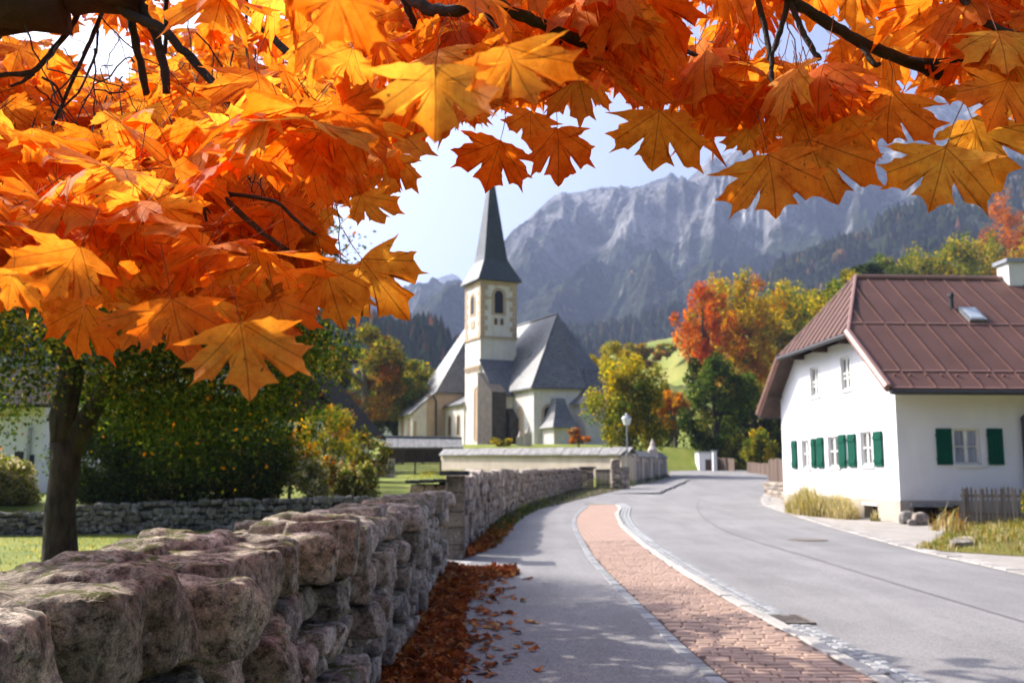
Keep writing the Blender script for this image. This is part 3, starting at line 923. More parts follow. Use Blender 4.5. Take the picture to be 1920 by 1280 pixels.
# wooded spur coming down from the right in front of the cliffs
spur_c = [(1040, 655), (1120, 640), (1180, 627), (1240, 610), (1300, 590), (1380, 560), (1450, 530), (1530, 495), (1600, 455), (1680, 415), (1760, 395), (1840, 375), (1920, 330), (2100, 250), (2500, 180), (3000, 150)]
M_SPUR = rock_mat('wooded_crags', (.40, .385, .37), (.2, .19, .185), (.035, .055, .02), 210, 2.2)
spur, SG = relief('wooded_spur', 480, 900, 1250, spur_c, 22, 110, 1000, 2900, 190, 60, 8, M_SPUR, 1.1, 1.0, 31.0)
hillb, HB = relief('wooded_hill', 260, 480, 700, [(-500, 560), (-100, 585), (300, 612), (540, 628), (600, 625), (680, 630), (730, 632), (780, 634), (825, 645), (850, 690), (900, 720), (1000, 740)], 9, 40, -600, 1000, 120, 26, 5, M_WOOD, 1.0, 1.0, 41.0)
mead, MDG = relief('meadow_hill', 118, 290, 430, [(800, 760), (1000, 720), (1100, 690), (1150, 668), (1200, 652), (1250, 640), (1300, 626), (1380, 610), (1500, 590), (1700, 560), (2000, 520), (2600, 470)], 3.2, 13, 850, 2600, 110, 34, 6, M_MEADOW, 1.0, .8, 53.0)

# ------------------------------------------------------------------ trees
def leafy(name):
    m, nt, out = new_mat(name)
    a = N(nt, 'Attribute', attribute_name='col')
    d = N(nt, 'BsdfDiffuse'); t = N(nt, 'BsdfTranslucent'); s = N(nt, 'MixShader'); s.inputs[0].default_value = .5
    c = a.outputs['Color']
    nt.links.new(c, d.inputs[0])
    g = N(nt, 'HueSaturation', i_Saturation=1.1, i_Value=1.5); nt.links.new(c, g.inputs['Color'])
    nt.links.new(g.outputs[0], t.inputs[0])
    nt.links.new(d.outputs[0], s.inputs[1]); nt.links.new(t.outputs[0], s.inputs[2])
    nt.links.new(s.outputs[0], out.inputs[0])
    return m
M_LEAFY = leafy('foliage')
M_BARK = simple('bark', (.045, .037, .028), .95, .65, 11, .9, 22, .03, stretch=(1, 1, .35))
M_BARK_PALE = simple('bark_pale', (.14, .12, .095), .95, .4, 7, .9, 22, .03, stretch=(1, 1, .35))

def leaf_quads(C, size, nrm_bias=(0, 0, .6), flat=.5):
    """a small pointed leaf (4 corners) at every centre"""
    n = len(C)
    d = rng.normal(size=(n, 3)) + np.array([0, 0, -.25]); d /= np.linalg.norm(d, axis=1)[:, None]
    k = rng.normal(size=(n, 3)) + np.array(nrm_bias); s = np.cross(d, k); s /= np.linalg.norm(s, axis=1)[:, None] + 1e-6
    sz = size * rng.uniform(.55, 1.4, n)
    a = d * sz[:, None]; b = s * (sz * rng.uniform(.55, .95, n))[:, None] * .5
    nn = np.cross(d, s) * (sz * rng.uniform(-.15, .15, n))[:, None]
    V = np.stack([C - a * .5, C + b * .9 - a * .05 + nn, C + a * .5, C - b * .9 - a * .05 + nn], 1).reshape(-1, 3)
    F = np.arange(4 * n).reshape(n, 4)
    return V, F

PAL = dict(
    green=[(.05, .085, .014), (.075, .115, .018), (.11, .14, .022)],
    dark=[(.017, .029, .008), (.027, .043, .010), (.042, .06, .013)],
    olive=[(.11, .12, .02), (.18, .17, .028), (.27, .23, .036)],
    yellow=[(.26, .21, .026), (.40, .30, .036), (.54, .36, .036)],
    gold=[(.40, .24, .028), (.54, .29, .028), (.56, .2, .02)],
    orange=[(.5, .16, .02), (.58, .22, .024), (.44, .11, .016)],
    red=[(.54, .11, .025), (.58, .17, .03), (.42, .075, .02)],
    bronze=[(.2, .13, .032), (.28, .16, .04), (.32, .16, .03)],
    rust=[(.32, .1, .028), (.42, .14, .03), (.25, .08, .024)],
    straw=[(.42, .35, .2), (.52, .44, .26), (.33, .29, .14)])
def colours(n, mixd, cl=None, K=1):
    """per-leaf colours: clumps lean to one palette, leaves vary inside it"""
    names = list(mixd); w = np.array([mixd[k] for k in names], float); w /= w.sum()
    if cl is None: cl = np.zeros(n, int)
    pick = rng.choice(len(names), K, p=w)
    own = rng.choice(len(names), n, p=w)
    use = np.where(rng.random(n) < .6, pick[cl], own)
    pal = np.array([PAL[k] for k in names])
    c = pal[use, rng.integers(0, 3, n)] * rng.uniform(.75, 1.25, (n, 1))
    return c * rng.uniform(.85, 1.15, (K, 1))[cl]

def tree(name, label, cat, base, top_z, rx, rz, n, size, mixd, trunk=.2, cz=None, K=26, group=None, loose=.34, bark=None, limbs=6, lean=0, hollow=.55, low=0.0, cat_part='crown', off=(0, 0)):
    """trunk and limbs, and a crown of many small leaves gathered in uneven clumps"""
    b = np.array(base, float)
    if cz is None: cz = top_z - rz
    c = np.array([b[0] + off[0], b[1] + off[1], cz])
    t = thing(name, label, cat, b, 0, group)
    d = rng.normal(size=(K, 3)); d /= np.linalg.norm(d, axis=1)[:, None]
    r = rng.uniform(hollow, .88, K) ** .8
    cc = c + d * r[:, None] * np.array([rx, rx, rz])
    if low: cc[:, 2] = np.maximum(cc[:, 2], b[2] + low)
    cr = rng.uniform(.7, 1.35, K) * loose
    n = int(n * 1.55)
    cl = rng.integers(0, K, n)
    u = rng.normal(size=(n, 3)); u /= np.linalg.norm(u, axis=1)[:, None]
    rr = rng.uniform(0, 1, n) ** .45
    C = cc[cl] + u * (rr * cr[cl])[:, None] * np.array([rx, rx, rz * .8])
    C = C[C[:, 2] > b[2] + .05]; cl = cl[:len(C)]
    V, F = leaf_quads(C, size * .76)
    col = np.repeat(colours(len(C), mixd, cl, K), 4, axis=0)
    build('crown', (V, F), M_LEAFY, t, col=col)
    if trunk:
        mb = MB()
        z1 = c[2] + rz * .35
        p = [b + np.array([0, 0, -.3])] + [b * (1 - f) + np.array([c[0] + lean * f * (1 - f), c[1], z1]) * f + np.array([rng.normal() * trunk * .4, rng.normal() * trunk * .4, 0]) for f in (.12, .3, .5, .75, 1)]
        mb.tube(p, [trunk * 1.35, trunk * 1.1, trunk * .95, trunk * .8, trunk * .5, trunk * .15], 8)
        for k in rng.choice(K, min(limbs, K), replace=False):
            f = rng.uniform(.3, .7)
            s = p[3] * (1 - f) + p[4] * f if rng.random() < .6 else p[2] * (1 - f) + p[3] * f
            e = cc[k]; mid = (s + e) / 2 + np.array([0, 0, np.linalg.norm(e - s) * .12])
            mb.tube([s, mid, e], [trunk * .5, trunk * .3, trunk * .06], 6)
        build('trunk', mb, bark or M_BARK, t, smooth=True)
    return t
def tree_px(name, label, cat, px, d, top, bottom, w, n, size, mixd, base_row=None, **kw):
    """tree at distance d whose crown spans rows top..bottom and w pixels across"""
    zt, zb = P(px, top, d)[2], P(px, bottom, d)[2]
    x = P(px, (top + bottom) / 2, d)[0]
    zg = float(H(x, d)) if base_row is None else P(px, base_row, d)[2]
    rx = w / 2 / _F * d
    return tree(name, label, cat, (x, d, zg), zt, rx * .98, (zt - zb) / 2 * .97, n, size, mixd, cz=(zt + zb) / 2, **kw)

# dark tree on the lawn
b = P(118, 1048, 14.0); gz = float(H(b[0], 14.0))
t = thing('orchard_tree', 'dark old orchard tree with forked trunk on the bright lawn', 'tree', (b[0], 14.0, gz))
mb = MB()
q = lambda px, py, d=14.0: P(px, py, d)
mb.tube([np.array([b[0], 14, gz - .3]), q(113, 1046), q(112, 960), q(122, 880), q(124, 830)], [.29, .24, .205, .205, .22], 12)
mb.tube([q(122, 850), q(118, 780), q(135, 700), q(128, 600, 14.4), q(150, 500, 14.8)], [.2, .19, .17, .12, .05], 10)
mb.tube([q(130, 850), q(160, 790), q(190, 740), q(235, 660, 13.7), q(300, 580, 13.4)], [.17, .15, .12, .08, .03], 9)
mb.tube([q(135, 700), q(80, 620, 14.3), q(20, 560, 14.6)], [.09, .06, .02], 7)
mb.tube([q(190, 740), q(260, 720, 13.6), q(380, 690, 13.4), q(480, 670, 13.5)], [.07, .055, .04, .015], 7)
mb.tube([q(128, 640, 14.2), q(190, 560, 15), q(260, 500, 15.4)], [.08, .05, .02], 7)
build('trunk', mb, M_BARK, t, smooth=True)
K = 170
cp, cd_ = [], []
while len(cp) < K:
    px, py = rng.uniform(-160, 610), rng.uniform(430, 850)
    lo = np.interp(px, [-160, 0, 60, 90, 160, 260, 420, 520, 610], [780, 810, 800, 750, 760, 860, 870, 830, 760])
    if py > lo - 15: continue
    cp.append(P(px, py, rng.uniform(12.6, 16.4)))
cc = np.array(cp); n = 76000
cl = rng.integers(0, K, n)
C = cc[cl] + rng.normal(size=(n, 3)) * np.array([.32, .32, .26])
V, F = leaf_quads(C, .062)
build('crown', (V, F), M_LEAFY, t, col=np.repeat(colours(n, dict(dark=5.5, green=4, olive=1.6, gold=.5, orange=.1), cl, K), 4, axis=0))
# hedge of dark shrubs behind the field wall
for i, (px, w, top, d, mx, lab) in enumerate([
        (-10, 150, 850, 31.9, dict(olive=2, straw=2, green=1), 'pale feathery shrub by the white house behind the field wall'),
        (215, 200, 740, 31.9, dict(dark=6, green=3), 'dark dense shrub just past the forked trunk behind the field wall'),
        (345, 210, 715, 31.9, dict(dark=6, green=3.4, olive=.8, gold=.15), 'tall dark shrub in the middle of the hedge behind the field wall'),
        (455, 170, 740, 32, dict(dark=5, green=3.4, olive=1.2, gold=.25), 'dark shrub with scattered gold leaves at the end of the hedge')]):
    tree_px('shrub', lab, 'shrub', px, d, top, 975, w, 24000, .125, mx, trunk=.03, K=60, group='shrubs behind the field wall', loose=.4)
GARD = [
    (545, 100, 800, 935, 33, dict(green=3, olive=2, gold=.6), 3000, 'green bush with a few orange leaves beside the white wall of the chalet'),
    (580, 80, 860, 945, 32, dict(straw=3, olive=2, green=1), 2200, 'pale wispy bush standing at the field wall, paler than its neighbours'),
    (612, 110, 765, 900, 36, dict(yellow=1.6, olive=3, green=2), 3000, 'yellow green bush below the dark chalet gable'),
    (635, 70, 755, 850, 38, dict(gold=3, bronze=2, olive=3), 1800, 'small orange and olive bush below the tall bronze tree'),
    (668, 80, 855, 940, 33, dict(olive=2, straw=2, rust=.8, green=2), 2600, 'mixed green and russet bush nearest the strip of lawn'),
    (625, 60, 850, 940, 34, dict(rust=2, green=2, straw=1), 1800, 'russet stemmed bush between two pale bushes'),
    (690, 90, 805, 890, 40, dict(bronze=1.5, dark=3, olive=1.5), 2600, 'dark round bush with bronze top hanging over the old garden wall')]
for px, w, top, bot, d, mx, n, lab in GARD:
    tree_px('bush', lab, 'bush', px, d, top, bot + 6, w, n, .13, mx, trunk=.05, K=22, group='garden bushes', loose=.42)
# trees round the church
tree_px('tree', 'bronze leaved tree rising behind the garden bushes', 'tree', 684, 96, 604, 790, 165, 11000, .38, dict(bronze=3, dark=2, rust=.5, olive=2, green=1), trunk=.5, K=24, loose=.3, bark=M_BARK_PALE)
tree_px('tree', 'round gold topped green tree touching the church roof', 'tree', 742, 108, 650, 830, 172, 15000, .40, dict(olive=3, yellow=1.0, green=4.5, gold=.4), trunk=.35, K=80, loose=.24, hollow=.2)
tree_px('tree', 'low green tree behind the bronze tree', 'tree', 590, 110, 665, 790, 130, 4000, .45, dict(green=3, olive=2, orange=.5), trunk=.35, K=24)
tree_px('tree', 'yellow green tree leaning over the churchyard wall by the lamp post', 'tree', 1174, 66, 652, 870, 165, 12000, .26, dict(olive=4, yellow=1.8, green=2.4), trunk=.22, K=70, loose=.25, hollow=.25)
tree_px('tree', 'olive green tree filling the gap between the lamp post and the orange tree', 'tree', 1232, 98, 700, 868, 95, 6000, .32, dict(olive=3, green=3, yellow=.8), trunk=.22, K=50, loose=.25, hollow=.25, low=.3)
tree_px('tree', 'thin yellow tree standing at the foot of the meadow', 'tree', 1140, 112, 632, 740, 80, 3000, .32, dict(yellow=3, olive=2), trunk=.2, K=22, loose=.3)
tree_px('shrub', 'small gold shrub at the foot of the church tower', 'shrub', 941, 80, 812, 842, 48, 700, .24, dict(yellow=2, olive=2), trunk=.05, K=10)
tree_px('shrub', 'small reddish shrub in front of the church stair turret', 'shrub', 1085, 78, 795, 842, 46, 800, .22, dict(rust=3, straw=1, olive=1), trunk=.05, K=10)
# meadow trees
for px, d, top, bot, w, mx, lab in [(1188, 170, 640, 700, 60, dict(bronze=2, olive=2), 'low bronze bush on the meadow slope'),
                                    (1215, 185, 650, 690, 55, dict(rust=2, olive=2, green=1), 'second bush on the meadow slope, greener than the first'),
                                    (1250, 210, 640, 672, 42, dict(olive=2, bronze=1), 'highest olive bush on the meadow slope'),
                                    (1165, 150, 655, 720, 60, dict(yellow=2, olive=2), 'yellowish bush lowest on the meadow slope')]:
    tree_px('bush', lab, 'bush', px, d, top, bot, w, 1500, .6, mx, base_row=bot, trunk=.1, K=14, group='bushes on the meadow')
tree_px('tree', 'small round orange tree beside the road bend', 'tree', 1266, 92, 728, 812, 82, 2800, .34, dict(gold=3, orange=2, bronze=1), trunk=.2, K=22, bark=M_BARK_PALE)
tree_px('tree', 'scarlet tree, reddest of all, above the road bend', 'tree', 1318, 116, 505, 735, 125, 6500, .42, dict(red=5, orange=3, olive=1), trunk=.3, K=60, loose=.20, limbs=12, hollow=.25)
tree_px('tree', 'tall orange and gold tree directly behind the scarlet one', 'tree', 1392, 124, 488, 775, 190, 13000, .46, dict(gold=2.2, yellow=3, orange=1.4, olive=2), trunk=.4, K=80, loose=.22, limbs=12, hollow=.25)
tree_px('tree', 'tall yellow green tree right of the orange one, with a full crown', 'tree', 1480, 132, 500, 800, 200, 13000, .5, dict(yellow=3, olive=4, green=2), trunk=.42, K=80, loose=.22, limbs=10, hollow=.25)
tree_px('tree', 'green tree standing highest beside the brown roof', 'tree', 1560, 120, 512, 800, 190, 12000, .46, dict(olive=3, green=3, yellow=1.5), trunk=.42, K=70, loose=.24, hollow=.25)
tree_px('tree', 'dense dark green tree at the road bend beneath the scarlet tree', 'tree', 1340, 84, 650, 872, 140, 10000, .32, dict(green=4, dark=3, olive=.8), trunk=.32, K=50, loose=.28, low=.3)
tree_px('tree', 'dark green tree between the road bend and the white house', 'tree', 1418, 88, 690, 890, 160, 11000, .34, dict(dark=3, green=4, olive=1.5), trunk=.32, K=44, loose=.28, low=.3)
tree_px('tree', 'green tree half hidden by the gable of the white house', 'tree', 1500, 96, 640, 890, 150, 9000, .38, dict(green=3, olive=3, dark=2), trunk=.32, K=40, loose=.28, low=.3)
tree_px('bush', 'light green bush over the brown fence', 'bush', 1428, 78, 790, 882, 62, 2600, .25, dict(olive=3, green=2, yellow=.8), trunk=.08, K=18)
tree_px('bush', 'olive bush over the fence by the white gate posts', 'bush', 1385, 82, 810, 885, 60, 2200, .25, dict(olive=3, green=2), trunk=.08, K=18)
# trees on the slope behind the house
for px, d, top, bot, w, mx, lab in [
        (1590, 145, 500, 640, 90, dict(olive=3, yellow=2, green=1), 'yellow green tree peeping out left of the dark pointed one at the ridge end'),
        (1625, 150, 482, 620, 70, dict(dark=5, green=2), 'dark pointed tree peeping over the roof ridge end'),
        (1675, 160, 470, 640, 110, dict(green=3, olive=2), 'green tree behind the roof ridge'),
        (1740, 170, 455, 640, 120, dict(olive=3, yellow=2, green=1), 'yellow green tree behind the middle of the ridge'),
        (1800, 180, 440, 640, 110, dict(olive=2, yellow=2, green=2), 'olive tree behind the ridge, next to the russet trees'),
        (1850, 200, 425, 620, 110, dict(green=2, yellow=2, olive=2), 'green and yellow tree beside the chimney'),
        (1885, 215, 360, 560, 95, dict(rust=5, orange=2), 'tall russet tree above the chimney'),
        (1930, 190, 440, 640, 110, dict(orange=2, yellow=2, olive=1), 'orange tree behind the chimney'),
        (1960, 230, 380, 560, 110, dict(rust=3, yellow=2), 'russet and yellow tree past the chimney')]:
    tree_px('tree', lab, 'tree', px, d, top, bot, w, 5000, .6, mx, trunk=.3, K=40, group='trees on the slope behind the house', loose=.3)
# far woods: one mass each
def wood(name, grid, n, tmin, tmax, pxr, hmin, hmax, cols, cone=.6):
    nr, nc, _ = grid.shape
    V, F, Cc = [], [], []
    k = 0; o = 0
    a7 = np.arange(7) * 2 * math.pi / 7
    while k < n:
        i = int(rng.uniform(tmin, tmax) * (nr - 1)); j = rng.integers(pxr[0] * (nc - 1), pxr[1] * (nc - 1))
        p = grid[i, j] + (grid[min(i + 1, nr - 1), j] - grid[i, j]) * rng.random() + (grid[i, min(j + 1, nc - 1)] - grid[i, j]) * rng.random()
        if mn.noise(Vector(p / 60)) < -.12: 
            if rng.random() < .75: k += .2; continue
        h = rng.uniform(hmin, hmax)
        c = np.array(cols[rng.choice(len(cols), p=np.array([c_[1] for c_ in cols]) / sum(c_[1] for c_ in cols))][0]) * rng.uniform(.7, 1.3)
        con = rng.random() < cone
        prof = [(.0, .22 * h), (.42, .15 * h), (.42, .17 * h), (.75, .08 * h), (1.0, 0.01)] if con else [(0, .12 * h), (.3, .33 * h), (.6, .3 * h), (.85, .17 * h), (.93, .02)]
        if not con: h *= .8
        for f, r in prof:
            jit = rng.uniform(.75, 1.2, 7)
            V.append(np.stack([p[0] + np.cos(a7) * r * jit, p[1] + np.sin(a7) * r * jit, np.full(7, p[2] - 1 + f * h) + rng.normal(size=7) * .03 * h], 1))
        Cc.append(np.repeat(c[None], 35, 0))
        for q_ in range(4):
            for m_ in range(7): F.append((o + q_ * 7 + m_, o + q_ * 7 + (m_ + 1) % 7, o + q_ * 7 + 7 + (m_ + 1) % 7, o + q_ * 7 + 7 + m_))
        o += 35; k += 1
    build(name, (np.concatenate(V), F), M_LEAFY, kind='stuff', col=np.concatenate(Cc))
CON = [((.026, .042, .018), 6), ((.042, .058, .022), 4), ((.17, .1, .03), 1.2), ((.24, .1, .03), .7)]
wood('hill_forest', HB, 2000, .35, 1.0, (.3, .95), 9, 15, CON, .75)
wood('spur_forest', SG, 3800, .02, 1.0, (.0, .55), 9, 16, [((.032, .048, .02), 5), ((.045, .055, .02), 4), ((.14, .1, .035), .9), ((.2, .1, .04), .4)], .75)
wood('slope_forest', MDG, 260, .75, 1.0, (.25, .8), 6, 10, [((.035, .05, .016), 5), ((.1, .1, .02), 4), ((.22, .12, .03), 2)], .15)

# ------------------------------------------------------------------ white house
def plaster(name, col, var=.06, streak=.0, st_col=(.5, .42, .33), base_z=None):
    m, nt, out = new_mat(name)
    p = pos(nt); c = np.array(col)
    o = ramp(nt, noise_n(nt, p, .8, 6, .6), [(.3, tuple(c * (1 - var))), (.7, tuple(c * (1 + var * .5)))])
    if streak:
        k = ramp(nt, noise_n(nt, scaled(nt, p, (1, 1, .22)), .9, 6, .65, .6), [(.48, 0.0), (.68, streak)])
        o = mixc(nt, k, o, st_col)
    if base_z is not None:      # splashed dirt above the ground, ragged at its upper edge
        sz_ = N(nt, 'SeparateXYZ'); nt.links.new(p, sz_.inputs[0])
        hh_ = math_(nt, 'ADD', math_(nt, 'SUBTRACT', sz_.outputs['Z'], base_z), math_(nt, 'MULTIPLY', math_(nt, 'SUBTRACT', noise_n(nt, p, 2.2, 6, .7), .5), -1.3))
        o = mixc(nt, ramp(nt, hh_, [(.1, .5), (.75, 0.0)]), o, (.5, .46, .4))
    principled(nt, out, o, .9, bump(nt, noise_n(nt, p, 18, 5, .6), .25, .02), .2)
    return m
M_WHITE = plaster('white_render', (.80, .795, .80), .06, .22, (.6, .585, .56), base_z=.45)
M_PLINTH = plaster('plinth_render', (.43, .375, .31), .12, .5, (.3, .26, .21))
M_ROOF = simple('brown_roof_sheet', (.130, .067, .055), .6, .12, 1.2, .15, 3, .02, spec=.12, objrand=.12)
M_ROOFEDGE = simple('brown_trim', (.26, .14, .115), .5, .08, 3, spec=.4)
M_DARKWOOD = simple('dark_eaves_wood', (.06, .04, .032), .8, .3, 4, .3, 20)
M_GREEN = simple('green_shutter_paint', (.002, .07, .042), .6, .12, 4, .2, 30, .004, spec=.12)
M_FRAME = simple('white_window_paint', (.74, .73, .69), .5, .05, 6)
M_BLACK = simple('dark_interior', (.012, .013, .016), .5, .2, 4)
M_CURTAIN = simple('net_curtain', (.50, .52, .58), .8, .2, 9, stretch=(4, 4, .3))
M_IRONB = simple('black_iron', (.03, .03, .032), .5, .2, 8, spec=.5)
M_METAL = simple('grey_metal', (.35, .36, .37), .35, .1, 6, metal=.7)
m, nt, out = new_mat('window_glass')
gcol = ramp(nt, noise_n(nt, scaled(nt, pos(nt), (6, 6, .5)), 2.5, 3, .6), [(.35, (.05, .055, .06)), (.65, (.19, .19, .18))])
pr_ = principled(nt, out, gcol, .08, None, .5)
M_GLASS = m

def wall_cols(mb, o, U, V, Nn, us, top, holes, thick=.3, m=0, z0=0.0):
    """a wall with openings, built in columns; holes: (u0,u1,v0,v1) get their reveals"""
    o, U, V, Nn = [np.asarray(a, float) for a in (o, U, V, Nn)]
    br = sorted(set(list(us) + [h[0] for h in holes] + [h[1] for h in holes]))
    pt = lambda u, v, n=0: o + U * u + V * v + Nn * n
    for a, b in zip(br[:-1], br[1:]):
        hs = sorted([h for h in holes if h[0] <= a + 1e-6 and h[1] >= b - 1e-6], key=lambda h: h[2])
        lo = z0
        for h in hs:
            mb.add([pt(a, lo), pt(b, lo), pt(b, h[2]), pt(a, h[2])], [(0, 1, 2, 3)], m); lo = h[3]
        mb.add([pt(a, lo), pt(b, lo), pt(b, top(b)), pt(a, top(a))], [(0, 1, 2, 3)], m)
    for u0, u1, v0, v1 in holes:
        q = [pt(u0, v0), pt(u1, v0), pt(u1, v1), pt(u0, v1), pt(u0, v0, -thick), pt(u1, v0, -thick), pt(u1, v1, -thick), pt(u0, v1, -thick)]
        mb.add(q, [(0, 4, 5, 1), (1, 5, 6, 2), (2, 6, 7, 3), (3, 7, 4, 0)], m)

C0 = G(1690, 981); C0[2] = float(zroad(C0[1])) - .05
AX = R(3.6)
UL = np.array([-math.sin(AX), math.cos(AX), 0]); NL = np.array([-math.cos(AX), -math.sin(AX), 0])
UR = np.array([math.cos(AX), math.sin(AX), 0]); NR = np.array([math.sin(AX), -math.cos(AX), 0])
ZU = np.array([0, 0, 1.0])
def onL(px, py, n=0.0):
    p = on_plane(px, py, C0 + NL * n, NL) - C0; return p @ UL, p[2]
def onR(px, py, n=0.0):
    p = on_plane(px, py, C0 + NR * n, NR) - C0; return p @ UR, p[2]
WID = onL(1469, 900)[0]                        # width of the gable side
E_N = .75                                      # eaves overhang
pe = on_plane(1668, 727, C0 + NL * .55, NL) - C0
zE = pe[2]; uE = pe @ UL                       # near eave edge
mid = WID / 2
pr0 = on_plane(1606, 519, C0 + NL * -.9, NL) - C0
zRdg = P(1700, 520, (C0 + UL * mid)[1])[2] - C0[2]
slope = (zRdg - zE) / (mid - uE)
zH = zE + slope * ((on_plane(1590, 604, C0 + NL * .55, NL) - C0) @ UL - uE)
house = thing('house', 'white rendered house with brown metal half-hipped roof and green shutters', 'house', C0)
LEN = 15.0
hp = lambda u, w, z: C0 + UL * u + UR * w + ZU * z          # u: across the gable, w: along the ridge
roofz = lambda u: min(zE + slope * (min(u, 2 * mid - u) - uE), zH + .05) - .12
wins = []
for k, (a, b) in enumerate([((1503, 826), (1519, 877)), ((1552, 819), (1574, 875)), ((1613, 810), (1637, 872))]):
    u1, v1 = onL(*a); u0, v0 = onL(*b); wins.append((u0, u1, v0, v1))
att = []
for a, b in [((1519, 690), (1536, 741)), ((1576, 671), (1596, 728))]:
    u1, v1 = onL(*a); u0, v0 = onL(*b); att.append((u0, u1, v0, v1))
ub, vb = onL(1623, 976); ub2, vb2 = onL(1647, 948)
cell = (ub2, ub, max(.1, vb), vb2)
plz = onL(1688, 938)[1]
mb = MB()
uh = uE + (zH - zE) / slope
wall_cols(mb, C0, UL, ZU, NL, [0, mid, WID, uh, 2 * mid - uh], roofz, wins + att, .22, z0=plz)
u0, v1 = onR(1788, 803); u1, v0 = onR(1841, 870)
wR = (u0, u1, v0, v1)
wall_cols(mb, C0, UR, ZU, NR, [0, LEN], lambda u: zE + .25, [wR], .22, z0=plz)
mb.add([hp(WID, 0, 0), hp(WID, LEN, 0), hp(WID, LEN, zE + .1), hp(WID, 0, zE + .1)], [(0, 1, 2, 3)])
mb.add([hp(0, LEN, 0), hp(WID, LEN, 0), hp(WID, LEN, zE), hp(mid, LEN, zRdg - .2), hp(0, LEN, zE)], [(0, 1, 2, 3, 4)])
build('wall', mb, M_WHITE, house)
mb = MB()
al = [onR(1716, 985)[0], onR(1803, 985)[0]]
wall_cols(mb, C0 + NL * .035 + NR * .035, UL, ZU, NL, [-.035, WID], lambda u: plz, [cell], .3, z0=-.5)
mb.add([C0 + NL * .035 + NR * .035 + ZU * plz, hp(WID, -.035, plz), hp(WID, 0, plz), hp(0, 0, plz)], [(0, 1, 2, 3)])
vA = onR(1750, 947)[1]
wall_cols(mb, C0 + NR * .035 + NL * .035, UR, ZU, NR, [0, LEN], lambda u: plz, [(al[0], al[1], -.1, vA)], .9, z0=-.5)
mb.add([C0 + NL * .035 + NR * .035 + ZU * plz, hp(-.035, LEN, plz), hp(0, LEN, plz), hp(0, 0, plz)], [(0, 1, 2, 3)])
build('plinth', mb, M_PLINTH, house)
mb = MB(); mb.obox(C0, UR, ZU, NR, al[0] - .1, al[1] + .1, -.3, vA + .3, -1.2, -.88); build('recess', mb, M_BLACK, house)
mb = MB(); mb.obox(C0, UR, ZU, NR, al[0] - .15, al[1] - .3, vA - .04, vA + .06, -.5, .18); build('stone_lintel', mb, M_GRANITE, house)

def window(parent, o, U, Nn, u0, u1, v0, v1, inset=.1, mull=1, trans=(.5,), curtain=False, sill=True, sur=True, bar=.045):
    f = MB()
    for a, b, c, d in ((u0, u0 + .06, v0, v1), (u1 - .06, u1, v0, v1), (u0 + .06, u1 - .06, v0, v0 + .06), (u0 + .06, u1 - .06, v1 - .06, v1)):
        f.obox(o, U, ZU, Nn, a, b, c, d, -inset - .06, -inset)
    for k in range(mull):
        c = u0 + (u1 - u0) * (k + 1) / (mull + 1); f.obox(o, U, ZU, Nn, c - .05, c + .05, v0 + .06, v1 - .06, -inset - .05, -inset + .012)
    w = build('window', f, M_FRAME, parent)
    n_ = mull + 1
    for k in range(n_):
        a = u0 + (u1 - u0) * k / n_; b = u0 + (u1 - u0) * (k + 1) / n_
        vs = [v0] + [v0 + (v1 - v0) * t for t in trans] + [v1]
        for c, d in zip(vs[:-1], vs[1:]):
            g = MB(); g.obox(o, U, ZU, Nn, a + .055, b - .055, c + .045, d - .045, -inset - .05, -inset - .035)
            build('pane', g, M_GLASS if not curtain else M_CURT_GLASS, w)
        s = MB()
        for t in trans:
            s.obox(o, U, ZU, Nn, a + .055, b - .055, v0 + (v1 - v0) * t - bar / 2, v0 + (v1 - v0) * t + bar / 2, -inset - .045, -inset + .004)
        build('glazing_bar', s, M_FRAME, w)
    if sill:
        s = MB(); s.obox(o, U, ZU, Nn, u0 - .12, u1 + .12, v0 - .09, v0, -inset, .05); build('sill', s, M_FRAME, w)
    if sur:
        s = MB()
        for a, b, c, d in ((u0 - .13, u0, v0, v1 + .13), (u1, u1 + .13, v0, v1 + .13), (u0, u1, v1, v1 + .13)):
            s.obox(o, U, ZU, Nn, a, b, c, d, .003, .014)
        build('surround', s, M_WHITE, w)
    return w
m, nt, out = new_mat('curtained_glass')
cc_ = ramp(nt, noise_n(nt, scaled(nt, pos(nt), (7, 7, .35)), 3.0, 3, .6), [(.3, (.20, .225, .30)), (.7, (.44, .47, .56))])
principled(nt, out, cc_, .12, None, .5)
M_CURT_GLASS = m
def shutter(parent, o, U, Nn, u0, u1, v0, v1, boards=3):
    s = MB(); s.obox(o, U, ZU, Nn, u0, u1, v0, v1, .02, .045)
    sh = build('shutter', s, M_GREEN, parent)
    for k in range(boards):
        a = u0 + (u1 - u0) * k / boards; b = u0 + (u1 - u0) * (k + 1) / boards
        q_ = MB(); q_.obox(o, U, ZU, Nn, a + .006, b - .006, v0 + .01, v1 - .01, .045, .062); build('board', q_, M_GREEN, sh)
    for t in (.16, .82):
        q_ = MB(); q_.obox(o, U, ZU, Nn, u0 + .02, u1 - .02, v0 + (v1 - v0) * t - .05, v0 + (v1 - v0) * t + .05, .062, .088); build('batten', q_, M_GREEN, sh)
    q_ = MB()
    for t in (.16, .82): q_.obox(o, U, ZU, Nn, (u0 if u0 > 0 else u0) - .03, u0 + .0, v0 + (v1 - v0) * t - .015, v0 + (v1 - v0) * t + .015, .01, .05)
    build('hinge', q_, M_IRONB, sh)
for w in wins: window(house, C0, UL, NL, *w, inset=.06, mull=1, trans=(.52,), curtain=False)
for w in att: window(house, C0, UL, NL, *w, inset=.06, mull=1, trans=(.35, .5))
window(house, C0, UR, NR, *wR, inset=.12, mull=1, trans=(.5,), curtain=True)
